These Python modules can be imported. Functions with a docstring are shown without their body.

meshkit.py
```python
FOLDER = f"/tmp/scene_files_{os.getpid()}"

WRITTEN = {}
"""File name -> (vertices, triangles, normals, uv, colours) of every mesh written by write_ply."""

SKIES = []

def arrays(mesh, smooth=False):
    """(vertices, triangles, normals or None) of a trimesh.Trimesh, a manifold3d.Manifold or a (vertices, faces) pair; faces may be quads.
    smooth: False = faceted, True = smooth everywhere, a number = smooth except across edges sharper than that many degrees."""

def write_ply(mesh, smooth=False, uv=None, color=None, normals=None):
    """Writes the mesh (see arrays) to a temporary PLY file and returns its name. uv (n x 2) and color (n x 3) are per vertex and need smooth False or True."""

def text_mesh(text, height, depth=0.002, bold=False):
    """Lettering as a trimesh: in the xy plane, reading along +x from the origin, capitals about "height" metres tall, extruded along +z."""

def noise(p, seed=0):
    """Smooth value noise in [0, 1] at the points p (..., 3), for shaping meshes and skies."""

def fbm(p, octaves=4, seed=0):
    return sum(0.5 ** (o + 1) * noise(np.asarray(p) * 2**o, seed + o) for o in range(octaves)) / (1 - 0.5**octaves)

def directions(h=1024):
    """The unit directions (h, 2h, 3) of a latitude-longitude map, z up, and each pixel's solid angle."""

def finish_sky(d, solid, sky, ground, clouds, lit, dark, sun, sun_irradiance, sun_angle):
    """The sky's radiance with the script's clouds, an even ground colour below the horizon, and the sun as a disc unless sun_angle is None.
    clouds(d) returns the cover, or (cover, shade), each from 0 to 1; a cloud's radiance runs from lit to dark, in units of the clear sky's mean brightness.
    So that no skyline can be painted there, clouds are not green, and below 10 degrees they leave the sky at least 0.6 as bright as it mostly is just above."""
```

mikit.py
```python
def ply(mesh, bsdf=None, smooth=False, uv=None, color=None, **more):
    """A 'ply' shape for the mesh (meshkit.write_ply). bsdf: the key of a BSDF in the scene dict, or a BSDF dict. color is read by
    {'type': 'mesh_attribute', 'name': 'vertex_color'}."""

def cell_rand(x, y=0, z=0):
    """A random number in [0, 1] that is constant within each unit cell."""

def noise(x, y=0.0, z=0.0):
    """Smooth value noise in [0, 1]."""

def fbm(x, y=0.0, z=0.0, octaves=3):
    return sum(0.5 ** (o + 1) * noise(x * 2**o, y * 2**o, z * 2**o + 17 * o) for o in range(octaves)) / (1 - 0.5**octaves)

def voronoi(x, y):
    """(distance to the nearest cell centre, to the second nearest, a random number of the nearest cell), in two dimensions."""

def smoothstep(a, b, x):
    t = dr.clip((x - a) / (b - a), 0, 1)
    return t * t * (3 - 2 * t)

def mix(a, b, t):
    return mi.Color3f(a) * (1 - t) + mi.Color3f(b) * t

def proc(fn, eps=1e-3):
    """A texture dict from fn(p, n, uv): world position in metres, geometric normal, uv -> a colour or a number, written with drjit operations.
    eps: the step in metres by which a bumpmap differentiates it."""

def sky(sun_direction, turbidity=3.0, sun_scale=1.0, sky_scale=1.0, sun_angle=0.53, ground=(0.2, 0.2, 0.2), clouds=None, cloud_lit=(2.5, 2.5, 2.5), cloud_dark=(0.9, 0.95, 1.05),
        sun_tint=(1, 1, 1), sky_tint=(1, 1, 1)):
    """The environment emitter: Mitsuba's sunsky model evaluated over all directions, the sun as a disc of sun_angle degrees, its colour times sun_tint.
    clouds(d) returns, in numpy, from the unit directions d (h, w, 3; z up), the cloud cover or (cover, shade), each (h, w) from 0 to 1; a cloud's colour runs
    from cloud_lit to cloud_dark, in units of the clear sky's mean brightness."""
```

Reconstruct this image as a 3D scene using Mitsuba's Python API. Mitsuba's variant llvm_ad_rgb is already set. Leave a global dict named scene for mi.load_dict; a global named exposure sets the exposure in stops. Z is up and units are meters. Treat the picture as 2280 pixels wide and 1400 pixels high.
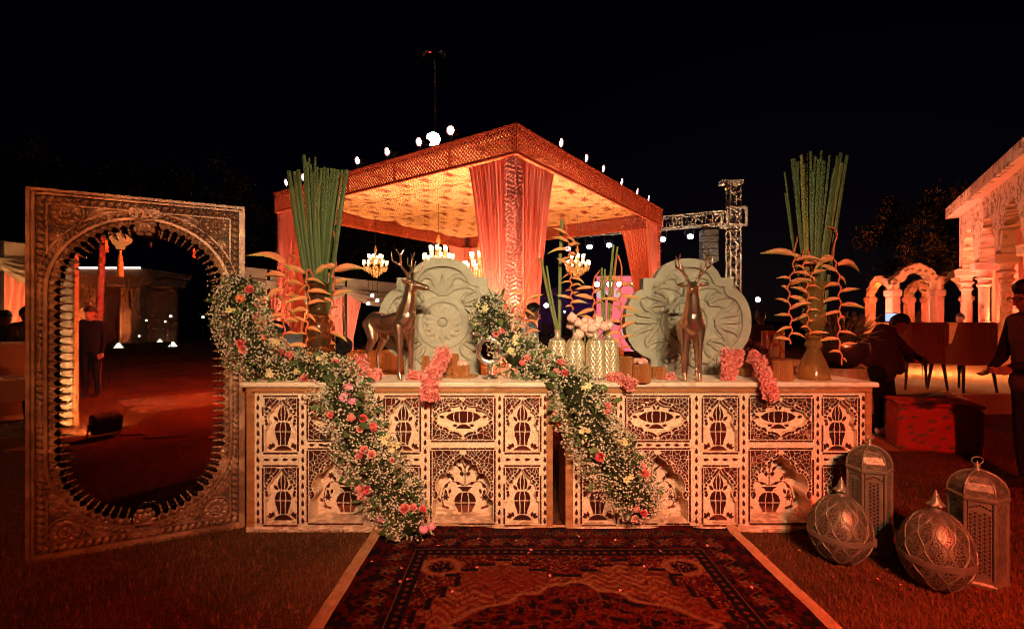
import math, random
import numpy as np, trimesh, manifold3d
import shapely
from shapely.geometry import Polygon, LineString, MultiPolygon, Point, box as sbox
from shapely import affinity
from shapely.ops import unary_union
from scipy.spatial import Voronoi
import drjit as dr, mitsuba as mi, mikit, meshkit
from mikit import noise, fbm, voronoi, cell_rand, smoothstep, mix, proc

T = mi.ScalarTransform4f
PI = math.pi
scene, labels = {}, {}

# ---------------------------------------------------------------- camera, sky, exposure
FOC, CX, HY, EYE = 1072.0, 1140.0, 716.0, 1.4
scene['camera'] = {'type': 'perspective', 'fov': 2 * math.degrees(math.atan(1140.0 / FOC)), 'fov_axis': 'x',
                   'principal_point_offset_y': -16.0 / 1400.0, 'near_clip': 0.05, 'far_clip': 600.0,
                   'to_world': T().look_at(origin=[0, 0, EYE], target=[0, 1, EYE], up=[0, 0, 1])}
exposure = 7.0              # a night exposure: every lamp below is written in display units and scaled by LS
LS = 2.0 ** -exposure
scene['sky'] = {**mikit.sky((0.3, 0.6, 0.05), turbidity=3, sun_scale=0.0, sky_scale=0.012 * LS, sky_tint=(0.6, 0.55, 2.6), ground=(0.02, 0.02, 0.02)),
                'sampling_weight': 0.5}
KEY = 160.0          # warm front spots on the unseen lamp stand behind the viewer
RED = 85.0           # red wash spots on the same unseen stand
REDC = (1.0, 0.055, 0.018)
WARM = (1.0, 0.76, 0.43)

# ---------------------------------------------------------------- helpers
def P(px, py, Y):
    return np.array([(px - CX) / FOC * Y, Y, EYE - (py - HY) / FOC * Y])

def rgb(*c):
    return {'type': 'rgb', 'value': [float(x) for x in c]}

USED = {}
def fresh(base):
    n = USED.get(base, -1) + 1
    USED[base] = n
    return base if n == 0 else f'{base}_{n:03d}'

def thing(name, label, cat, group=None, kind=None):
    k = fresh(name)
    labels[k] = {'label': label, 'category': cat}
    if group: labels[k]['group'] = group
    if kind: labels[k]['kind'] = kind
    return k

def M4(t=(0, 0, 0), rz=0.0, s=1.0, rx=0.0, ry=0.0):
    cz, sz, cx, sx, cy, sy = math.cos(rz), math.sin(rz), math.cos(rx), math.sin(rx), math.cos(ry), math.sin(ry)
    R = np.array([[cz, -sz, 0], [sz, cz, 0], [0, 0, 1]]) @ np.array([[cy, 0, sy], [0, 1, 0], [-sy, 0, cy]]) @ np.array([[1, 0, 0], [0, cx, -sx], [0, sx, cx]])
    m = np.eye(4)
    m[:3, :3] = R @ np.diag(np.broadcast_to(s, 3))
    m[:3, 3] = t
    return m

def frame(o, x, y, z):
    m = np.eye(4)
    m[:3, 0], m[:3, 1], m[:3, 2], m[:3, 3] = x, y, z, o
    return m

def unit(v):
    v = np.asarray(v, float)
    return v / (np.linalg.norm(v) + 1e-12)

def apply(M, v):
    return np.asarray(v) @ M[:3, :3].T + M[:3, 3]

class MB:
    """collects triangles of one mesh, with a colour per vertex when asked"""
    def __init__(self): self.v, self.f, self.c, self.n = [], [], [], 0
    def add(self, vf, M=None, col=None):
        v, f = np.asarray(vf[0], float), np.asarray(vf[1], int)
        if f.shape[1] == 4: f = np.vstack([f[:, [0, 1, 2]], f[:, [0, 2, 3]]])
        if M is not None:
            v = apply(M, v)
            if np.linalg.det(M[:3, :3]) < 0: f = f[:, ::-1]
        self.v.append(v); self.f.append(f + self.n); self.n += len(v)
        if col is not None: self.c.append(np.broadcast_to(col, (len(v), 3)))
        return self
    def vf(self): return np.vstack(self.v), np.vstack(self.f)
    def col(self): return np.vstack(self.c) if self.c else None

def put(key, mesh, bsdf, smooth=False, color=None, M=None, **more):
    """one entry of the scene"""
    if isinstance(mesh, MB):
        color = mesh.col() if color is None else color
        mesh = mesh.vf()
    if isinstance(mesh, tuple) and not smooth: pass
    d = mikit.ply(mesh, bsdf, smooth=smooth, color=color, **more)
    if M is not None: d['to_world'] = T(np.asarray(M).tolist())
    scene[key] = d
    return d

def part(parent, name, mesh, bsdf, smooth=False, color=None, M=None, label=None, kind=None, **more):
    k = fresh(parent + '__' + name)
    put(k, mesh, bsdf, smooth, color, M, **more)
    if label or kind:
        labels[k] = {}
        if label: labels[k]['label'] = label
        if kind: labels[k]['kind'] = kind
    return k

def mk(mesh, bsdf, smooth=False, color=None):
    if isinstance(mesh, MB):
        color = mesh.col() if color is None else color
        mesh = mesh.vf()
    return mikit.ply(mesh, bsdf, smooth=smooth, color=color)

FLIPPED = {}
def copy(parent, name, d, M=None):
    k = fresh(parent + '__' + name)
    if M is not None and np.linalg.det(np.asarray(M)[:3, :3]) < 0:      # a mirrored copy gets a mirrored mesh of its own
        if d['filename'] not in FLIPPED:
            v, f, n, uv, c = meshkit.WRITTEN[d['filename']]
            FLIPPED[d['filename']] = mikit.ply((v * [-1, 1, 1], f[:, ::-1]), d['bsdf']['id'], smooth=n is not None, color=c)
        d, M = FLIPPED[d['filename']], np.asarray(M) @ np.diag([-1, 1, 1, 1.0])
    scene[k] = dict(d) if M is None else {**d, 'to_world': T(np.asarray(M).tolist())}
    return k

def struct(name, mesh, bsdf, smooth=False, label=None, cat=None, kind='structure', **more):
    k = fresh(name)
    put(k, mesh, bsdf, smooth, **more)
    labels[k] = {'kind': kind}
    if label: labels[k]['label'] = label
    if cat: labels[k]['category'] = cat
    return k

# ---- shapes as (vertices, triangles)
BOXF = np.array([[0, 2, 3, 1], [4, 5, 7, 6], [0, 1, 5, 4], [2, 6, 7, 3], [0, 4, 6, 2], [1, 3, 7, 5]])
def bx(x0, x1, y0, y1, z0, z1):
    v = np.array([[x, y, z] for x in (x0, x1) for y in (y0, y1) for z in (z0, z1)], float)
    f = np.array([[0, 1, 3, 2], [4, 6, 7, 5], [0, 4, 5, 1], [2, 3, 7, 6], [0, 2, 6, 4], [1, 5, 7, 3]])
    return v, np.vstack([f[:, [0, 1, 2]], f[:, [0, 2, 3]]])

def cbx(x0, x1, y0, y1, z0, z1, c=0.006):
    """box with chamfered edges"""
    lo, hi = np.array([x0, y0, z0], float), np.array([x1, y1, z1], float)
    pts = []
    for sx in (0, 1):
        for sy in (0, 1):
            for sz in (0, 1):
                s = np.array([sx, sy, sz])
                p = np.where(s, hi, lo); d = np.where(s, -c, c)
                for k in range(3):
                    q = p + d; q[k] = p[k]; pts.append(q)
    h = trimesh.convex.convex_hull(np.array(pts))
    return np.array(h.vertices), np.array(h.faces)

def tube(pts, rad, sides=6, cap=True):
    p = np.asarray(pts, float); n = len(p)
    r = np.broadcast_to(np.asarray(rad, float), (n,))
    t = np.gradient(p, axis=0); t /= np.linalg.norm(t, axis=1, keepdims=True) + 1e-12
    a = np.cross(t[0], [0, 0, 1.0] if abs(t[0][2]) < 0.9 else [1.0, 0, 0]); a = unit(a)
    A = []
    for k in range(n):
        a = unit(a - t[k] * (a @ t[k])); A.append(a)
    A = np.array(A); B = np.cross(t, A)
    ang = np.arange(sides) * 2 * PI / sides
    v = p[:, None] + r[:, None, None] * (np.cos(ang)[None, :, None] * A[:, None] + np.sin(ang)[None, :, None] * B[:, None])
    i, j = np.meshgrid(np.arange(n - 1), np.arange(sides), indexing='ij'); i, j = i.ravel(), j.ravel(); k = (j + 1) % sides
    f = np.vstack([np.stack([i * sides + j, i * sides + k, (i + 1) * sides + k], 1), np.stack([i * sides + j, (i + 1) * sides + k, (i + 1) * sides + j], 1)])
    v = v.reshape(-1, 3)
    if cap:
        q = np.arange(sides)
        f = np.vstack([f, np.stack([(q + 1) % sides, q, q * 0 + len(v)], 1), np.stack([(n - 1) * sides + q, (n - 1) * sides + (q + 1) % sides, q * 0 + len(v) + 1], 1)])
        v = np.vstack([v, p[:1], p[-1:]])
    return v, f

def lathe(prof, n=24, M=None):
    """profile of (radius, z) from bottom to top, about z"""
    p = np.asarray(prof, float); m = len(p)
    a = np.arange(n) * 2 * PI / n
    v = np.stack([p[:, None, 0] * np.cos(a), p[:, None, 0] * np.sin(a), np.broadcast_to(p[:, None, 1], (m, n))], -1).reshape(-1, 3)
    i, j = np.meshgrid(np.arange(m - 1), np.arange(n), indexing='ij'); i, j = i.ravel(), j.ravel(); k = (j + 1) % n
    f = np.vstack([np.stack([i * n + j, i * n + k, (i + 1) * n + k], 1), np.stack([i * n + j, (i + 1) * n + k, (i + 1) * n + j], 1)])
    return (v if M is None else apply(M, v)), f

_ICO = {}
def ball(c=(0, 0, 0), r=1.0, sub=1):
    if sub not in _ICO:
        m = trimesh.creation.icosphere(subdivisions=sub); _ICO[sub] = np.array(m.vertices), np.array(m.faces)
    v, f = _ICO[sub]
    return v * np.asarray(r) + np.asarray(c), f

OCT = (np.array([[1, 0, 0], [-1, 0, 0], [0, 1, 0], [0, -1, 0], [0, 0, 1], [0, 0, -1.0]]),
       np.array([[0, 2, 4], [2, 1, 4], [1, 3, 4], [3, 0, 4], [2, 0, 5], [1, 2, 5], [3, 1, 5], [0, 3, 5]]))

def gridf(nu, nv, wrap=False):
    i, j = np.meshgrid(np.arange(nu - 1), np.arange(nv - 1), indexing='ij'); i, j = i.ravel(), j.ravel()
    return np.vstack([np.stack([i * nv + j, (i + 1) * nv + j, (i + 1) * nv + j + 1], 1), np.stack([i * nv + j, (i + 1) * nv + j + 1, i * nv + j + 1], 1)])

def polys(g):
    if g.is_empty: return []
    if g.geom_type == 'Polygon': return [g]
    return [q for q in getattr(g, 'geoms', []) if q.geom_type == 'Polygon' and q.area > 0]

def extr(g, y0, y1):
    """polygon(s) in (x, z) extruded along y from y0 (front, towards -y) to y1"""
    mb = MB()
    for q in polys(g):
        m = trimesh.creation.extrude_polygon(q, 1.0, engine='earcut')
        v = np.array(m.vertices)
        mb.add((np.stack([v[:, 0], y0 + (1 - v[:, 2]) * (y1 - y0), v[:, 1]], 1), np.array(m.faces)))
    return mb.vf()

def prism(q, y0, y1, tilt=(0.0, 0.0)):
    """a cheap convex tile: front face and rim, the front tilted a little"""
    p = np.array(q.exterior.coords)[:-1]
    if not q.exterior.is_ccw: p = p[::-1]
    n = len(p); c = p.mean(0)
    f0 = y0 + (p[:, 0] - c[0]) * tilt[0] + (p[:, 1] - c[1]) * tilt[1]
    v = np.vstack([np.stack([p[:, 0], f0, p[:, 1]], 1), np.stack([p[:, 0], p[:, 0] * 0 + y1, p[:, 1]], 1)])
    i = np.arange(n); k = (i + 1) % n
    f = np.vstack([np.stack([i[1:-1] * 0, i[1:-1], i[2:]], 1), np.stack([i, i + n, k + n], 1), np.stack([i, k + n, k], 1)])
    return v, f

def spline(pts, n=40):
    """Catmull-Rom through the points"""
    p = np.asarray(pts, float)
    q = np.vstack([2 * p[0] - p[1], p, 2 * p[-1] - p[-2]])
    out = []
    per = max(2, n // (len(p) - 1))
    for k in range(len(p) - 1):
        a, b, c, d = q[k:k + 4]
        for t in np.linspace(0, 1, per, endpoint=False):
            out.append(0.5 * ((2 * b) + (-a + c) * t + (2 * a - 5 * b + 4 * c - d) * t * t + (-a + 3 * b - 3 * c + d) * t ** 3))
    out.append(p[-1])
    return np.array(out)

def rope_bone(*spheres):
    """hull of spheres (x, y, z, r) as a manifold"""
    pts = np.vstack([ball(s[:3], s[3], 1)[0] for s in spheres])
    return manifold3d.Manifold.hull_points(pts)

def blob(bones, edge=0.02, it=12):
    """bones: lists of (x, y, z, r); union, refined and smoothed -> trimesh"""
    m = manifold3d.Manifold.batch_boolean([rope_bone(*b) for b in bones], manifold3d.OpType.Add)
    m = m.refine_to_length(edge)
    q = m.to_mesh()
    t = trimesh.Trimesh(q.vert_properties[:, :3], q.tri_verts, process=True)
    trimesh.smoothing.filter_taubin(t, lamb=0.5, nu=0.52, iterations=it)
    return t

def leaf_vf(L, W, bend=0.2, fold=0.25, n=5):
    """a pointed leaf along +x, folded along its rib"""
    t = np.linspace(0, 1, n + 1)
    w = W * np.sin(PI * np.clip(t, 0, 1) ** 0.8) ** 0.9
    x, z = L * t, -bend * L * t * t
    rows = [np.stack([x, w * s, z + fold * w * abs(s)], 1) for s in (-1, 0, 1)]
    v = np.stack(rows, 1).reshape(-1, 3)
    return v, gridf(n + 1, 3)

def lamp_shape(key, mesh, radiance, weight=0.02, smooth=False, M=None):
    mb = MB(); mb.add(mesh, M)
    d = put(key, mb, 'black_metal', smooth)
    d['emitter'] = {'type': 'area', 'radiance': rgb(*(LS * np.asarray(radiance, float))), 'sampling_weight': weight * .02}

NL = [0]
def spot(pos, target, inten, col=(1, 1, 1), cut=35.0, beam=None, weight=1.0):
    """a cone of light; some stand for unseen lamps without a body"""
    NL[0] += 1
    up = [0, 0, 1] if abs(unit(np.subtract(target, pos))[2]) < 0.95 else [0, 1, 0]
    scene[f'spot_light_{NL[0]:03d}'] = {'type': 'spot', 'to_world': T().look_at(origin=list(map(float, pos)), target=list(map(float, target)), up=up),
        'intensity': rgb(*(LS * inten * np.asarray(col))), 'cutoff_angle': cut, 'beam_width': cut * 0.6 if beam is None else beam, 'sampling_weight': weight}

def glow(pos, inten, col=(1, 1, 1), weight=1.0):
    NL[0] += 1
    scene[f'point_light_{NL[0]:03d}'] = {'type': 'point', 'position': list(map(float, pos)), 'intensity': rgb(*(LS * inten * np.asarray(col))), 'sampling_weight': weight}

# ---------------------------------------------------------------- materials
def two(d): return {'type': 'twosided', 'bsdf': d}
def mat(key, color, rough=0.6, metal=0.0, spec=0.4, **more):
    c = color if isinstance(color, dict) else rgb(*color)
    scene[key] = two({'type': 'principled', 'base_color': c, 'roughness': float(rough), 'metallic': float(metal), 'specular': float(spec), **more})
def bumped(key, color, fn, scale=1.0, eps=1e-3, rough=0.6, metal=0.0, spec=0.4):
    c = color if isinstance(color, dict) else rgb(*color)
    scene[key] = two({'type': 'bumpmap', 'arbitrary': proc(fn, eps=eps), 'scale': float(scale),
                      'bsdf': {'type': 'principled', 'base_color': c, 'roughness': float(rough), 'metallic': float(metal), 'specular': float(spec)}})

scene['vertex_paint'] = two({'type': 'principled', 'base_color': {'type': 'mesh_attribute', 'name': 'vertex_color'}, 'roughness': 0.55, 'specular': 0.3})
scene['cloth_paint'] = two({'type': 'principled', 'base_color': {'type': 'mesh_attribute', 'name': 'vertex_color'}, 'roughness': 0.9, 'specular': 0.1})
mat('black_metal', (0.02, 0.02, 0.022), 0.4)
mat('dark_cloth', (0.012, 0.011, 0.013), 0.9, spec=0.1)
mat('steel', (0.55, 0.55, 0.56), 0.32, 0.9)
mat('copper', proc(lambda p, n, uv: mix((0.62, 0.36, 0.23), (0.86, 0.60, 0.44), fbm(p.x * 11, p.y * 11, p.z * 11, 3))), 0.27, 0.95)
mat('silver', (0.75, 0.72, 0.68), 0.22, 1.0)
mat('old_gold', (0.60, 0.49, 0.33), 0.36, 0.55)
mat('brass', (0.7, 0.5, 0.2), 0.25, 1.0)
scene['smoke_mirror'] = two({'type': 'conductor', 'material': 'none', 'specular_reflectance': rgb(0.45, 0.42, 0.40)})
mat('shard', (0.34, 0.13, 0.11), 0.09, 0.92)  # mirror glass tinted wine red; the reflected red lawn put into colour
scene['mirror_glass'] = two({'type': 'conductor', 'material': 'none', 'specular_reflectance': rgb(0.80, 0.80, 0.78)})
scene['amber_glass'] = {'type': 'thindielectric', 'int_ior': 1.6, 'specular_transmittance': rgb(0.93, 0.72, 0.36)}
scene['amber_vase'] = {'type': 'blendbsdf', 'weight': 0.2, 'a': {'type': 'thindielectric', 'int_ior': 1.6, 'specular_transmittance': rgb(0.93, 0.72, 0.36)}, 'b': two({'type': 'principled', 'base_color': rgb(0.50, 0.30, 0.10), 'roughness': 0.12, 'specular': 0.9, 'clearcoat': 1.0})}
scene['dark_vase'] = {'type': 'blendbsdf', 'weight': 0.3, 'a': {'type': 'thindielectric', 'int_ior': 1.6, 'specular_transmittance': rgb(0.7, 0.42, 0.18)}, 'b': two({'type': 'principled', 'base_color': rgb(0.14, 0.055, 0.02), 'roughness': 0.1, 'specular': 0.9, 'clearcoat': 1.0})}
scene['smoke_glass'] = {'type': 'thindielectric', 'int_ior': 1.55, 'specular_transmittance': rgb(0.8, 0.66, 0.42)}
scene['rib_glass'] = two({'type': 'principled', 'base_color': rgb(0.30, 0.105, 0.03), 'roughness': 0.16, 'specular': 0.6, 'clearcoat': 0.6})
scene['crystal'] = {'type': 'thindielectric', 'int_ior': 1.7, 'specular_transmittance': rgb(0.95, 0.86, 0.66)}

def _plaster(p, n, uv):
    a = fbm(p.x * 5, p.y * 5, p.z * 5, 4)
    stain = smoothstep(0.60, 0.74, fbm(p.x * 9 + 3, p.y * 9, p.z * 16, 4))
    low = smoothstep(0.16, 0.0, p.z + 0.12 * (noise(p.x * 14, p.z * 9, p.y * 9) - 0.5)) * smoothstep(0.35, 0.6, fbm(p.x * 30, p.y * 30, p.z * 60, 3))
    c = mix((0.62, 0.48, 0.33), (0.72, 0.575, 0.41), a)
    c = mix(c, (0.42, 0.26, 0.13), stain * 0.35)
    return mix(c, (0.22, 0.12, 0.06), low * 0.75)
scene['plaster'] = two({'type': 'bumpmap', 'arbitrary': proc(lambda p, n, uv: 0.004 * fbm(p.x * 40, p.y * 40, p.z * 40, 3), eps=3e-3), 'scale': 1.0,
                        'bsdf': {'type': 'principled', 'base_color': proc(_plaster), 'roughness': 0.75, 'specular': 0.2}})

def _wood(p, n, uv):
    g = fbm(p.x * 5 + 3 * noise(p.z * 3, p.x * 3), p.y * 30, p.z * 30, 4)
    w = smoothstep(0.55, 0.8, fbm(p.x * 22, p.y * 22, p.z * 22, 3))
    return mix(mix((0.20, 0.075, 0.025), (0.42, 0.19, 0.07), g), (0.5, 0.36, 0.2), w * 0.35)
mat('teak', proc(_wood), 0.45)

def _carve(p, n, uv):
    a = fbm(p.x * 30, p.y * 30, p.z * 30, 4)
    b = smoothstep(0.45, 0.7, fbm(p.x * 7, p.y * 7, p.z * 7, 3))
    return mix(mix((0.10, 0.045, 0.025), (0.30, 0.15, 0.08), a), (0.50, 0.31, 0.18), b * 0.6)
scene['carved_wood'] = two({'type': 'bumpmap', 'arbitrary': proc(lambda p, n, uv: 0.002 * fbm(p.x * 60, p.y * 60, p.z * 60, 3), eps=2e-3), 'scale': 1.0,
                            'bsdf': {'type': 'principled', 'base_color': proc(_carve), 'roughness': 0.38, 'specular': 0.5, 'metallic': 0.2}})

def _stone(p, n, uv):
    a = fbm(p.x * 8, p.y * 8, p.z * 8, 4); b = noise(p.x * 150, p.y * 150, p.z * 150)
    c = mix((0.36, 0.33, 0.26), (0.50, 0.46, 0.365), a)
    return c * (0.88 + 0.24 * b)
scene['sandstone'] = two({'type': 'bumpmap', 'arbitrary': proc(lambda p, n, uv: 0.003 * fbm(p.x * 50, p.y * 50, p.z * 50, 3), eps=2e-3), 'scale': 1.0,
                          'bsdf': {'type': 'principled', 'base_color': proc(_stone), 'roughness': 0.85, 'specular': 0.15}})

def _tabletop(p, n, uv):
    a = fbm(p.x * 3, p.y * 40, p.z * 40, 3)
    s = smoothstep(0.6, 0.75, fbm(p.x * 11, p.y * 11, p.z * 11, 3))
    return mix(mix((0.60, 0.49, 0.37), (0.74, 0.63, 0.50), a), (0.35, 0.2, 0.09), s * 0.4)
mat('tabletop', proc(_tabletop), 0.5)

def _lawn(p, n, uv):
    a = fbm(p.x * 2.2, p.y * 2.2, 0, 4); b = fbm(p.x * 60, p.y * 60, 3, 3)
    c = mix((0.050, 0.025, 0.009), (0.15, 0.055, 0.024), a)
    return c * (0.3 + 1.1 * b)
scene['lawn_soil'] = two({'type': 'bumpmap', 'arbitrary': proc(lambda p, n, uv: 0.02 * fbm(p.x * 70, p.y * 70, 1.0, 3), eps=3e-3), 'scale': 1.0,
                          'bsdf': {'type': 'principled', 'base_color': proc(_lawn), 'roughness': 0.95, 'specular': 0.1}})

def _drape(p, n, uv):
    a = noise(p.x * 3, p.y * 3, p.z * 1.2); w = noise(p.x * 220, p.y * 220, p.z * 220)
    return mix((0.78, 0.31, 0.22), (0.86, 0.39, 0.29), a) * (0.94 + 0.1 * w)
scene['peach_drape'] = two({'type': 'principled', 'base_color': proc(_drape), 'roughness': 0.7, 'specular': 0.1})
mat('sage_drape', (0.42, 0.40, 0.27), 0.8, spec=0.1)
mat('lattice_paint', (0.50, 0.10, 0.042), 0.5)
mat('leaf_green', (0.055, 0.085, 0.022), 0.45)
mat('recess_shade_wood', proc(lambda p, n, uv: mix((0.030, 0.016, 0.011), (0.085, 0.045, 0.028), fbm(p.x * 25, p.y * 25, p.z * 25, 3))), 0.6)  # carved wood darkened for the recessed board; recess shade put into colour
mat('dark_leaf', (0.030, 0.042, 0.014), 0.6)
mat('orange_sofa', (0.55, 0.20, 0.05), 0.8)
mat('skin', (0.30, 0.15, 0.09), 0.5)
mat('hair', (0.010, 0.008, 0.008), 0.45)
# ---------------------------------------------------------------- unseen lamp stand behind the camera, placed to light counters and lawn
def par_can(key_parent, name, pos, target, r=0.085, L=0.2):
    d = unit(np.subtract(target, pos)); a = unit(np.cross([0, 0, 1], d)); b = np.cross(d, a)
    M = frame(pos, a, b, d)
    prof = [(0.0, -L), (r * .7, -L), (r, -L * .55), (r, 0.03), (r * .93, 0.03), (r * .93, 0.0)]
    part(key_parent, name, lathe(prof, 20), 'black_metal', 40, M=M)
    return M
st = thing('unseen_lamp_stand', 'unseen black lamp stand on the lawn behind the viewer, its spotlights lighting counters and lawn', 'light stand')
SX, SY, SZ = 0.95, -1.7, 3.15
part(st, 'pole', tube([(SX, SY, 0.02), (SX, SY, SZ)], 0.02, 10), 'black_metal', 40)
part(st, 'crossbar', tube([(SX - 1.3, SY, SZ), (SX + 1.0, SY, SZ)], 0.018, 10), 'black_metal', 40)
for a in (0.3, 2.4, 4.5):
    part(st, 'leg', tube([(SX, SY, 0.75), (SX + .55 * math.cos(a), SY + .55 * math.sin(a), 0.02)], 0.014, 8), 'black_metal', 40)
HEADS = [(-.85, (-.98, 3.3, 1.40), KEY * .33, WARM, 20.5, 8.5, 5), (-.55, (-.30, 3.3, 1.2), KEY * .24, WARM, 22, 10, 5), (-.15, (.45, 3.3, 1.2), KEY * .24, WARM, 22, 10, 5), (.25, (1.5, 3.3, 1.25), KEY * .26, WARM, 23, 11, 5),
         (-.35, (-.2, 1.3, 0), RED * .9, REDC, 31, 12, 4), (.55, (1.8, 1.0, 0), RED * 1.3, REDC, 31, 12, 4), (.90, (3.9, 2.5, 0), RED * 1.3, REDC, 33, 14, 3), (.05, (-.7, -4.2, 0), RED * 1.4, REDC, 66, 50, 3), (-1.25, (-2.85, 2.8, 1.5), RED * .55, (1, .27, .08), 22, 5, 2)]
for dx, tgt, I_, c_, cut, beam, wt in HEADS:
    pos = np.array([SX + dx, SY + (0.12 if tgt[1] > 0 else -.12), SZ - 0.04])
    par_can(st, 'lamp_head', pos, tgt)
    spot(pos + unit(np.subtract(tgt, pos)) * 0.05, tgt, I_, c_, cut, beam, weight=wt)
# ---------------------------------------------------------------- ground, grass, carpets
v = np.array([[-90, -40, 0], [90, -40, 0], [90, 150, 0], [-90, 150, 0.0]])
struct('lawn', (v, np.array([[0, 1, 2], [0, 2, 3]])), 'lawn_soil', label='dark trodden lawn in red light around the counters', cat='lawn')

def _blade(p, n, uv):
    a = fbm(p.x * 2.2, p.y * 2.2, 0, 4); r = noise(p.x * 90, p.y * 90, 1.0)
    return mix(mix((0.05, 0.032, 0.009), (0.155, 0.062, 0.024), a), (0.24, 0.105, 0.045), smoothstep(0.6, 0.95, r))
mat('grass_blade', proc(_blade), 0.8, spec=0.15)
rng = np.random.default_rng(5)
def blades(n, x0, x1, y0, y1):
    x, y = rng.uniform(x0, x1, n), rng.uniform(y0, y1, n)
    keep = meshkit.fbm(np.stack([x * 1.7, y * 1.7, x * 0], 1), 3) + rng.uniform(-.25, .25, n) > 0.36
    return x[keep], y[keep]
xs, ys = [], []
for a in ((70000, -3.6, -0.86, 2.05, 3.3), (50000, 1.43, 4.3, 2.05, 4.2), (26000, -7, -2.6, 3.0, 7.0), (26000, 2.4, 6.5, 3.3, 7.0), (9000, -0.9, 1.45, 3.1, 3.24)):
    x, y = blades(*a); xs.append(x); ys.append(y)
x, y = np.concatenate(xs), np.concatenate(ys); n = len(x)
ang, ln, h = rng.uniform(0, 2 * PI, n), rng.uniform(0.0, 0.03, n), rng.uniform(0.014, 0.04, n)
w = rng.uniform(0.0015, 0.003, n)
c, s = np.cos(ang), np.sin(ang)
a = np.stack([x - s * w, y + c * w, x * 0], 1); b = np.stack([x + s * w, y - c * w, x * 0], 1); d = np.stack([x + c * ln, y + s * ln, h], 1)
struct('grass', (np.stack([a, b, d], 1).reshape(-1, 3), np.arange(3 * n).reshape(-1, 3)), 'grass_blade', kind='stuff', label='short dry grass blades on the lawn before the counters', cat='grass')

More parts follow.
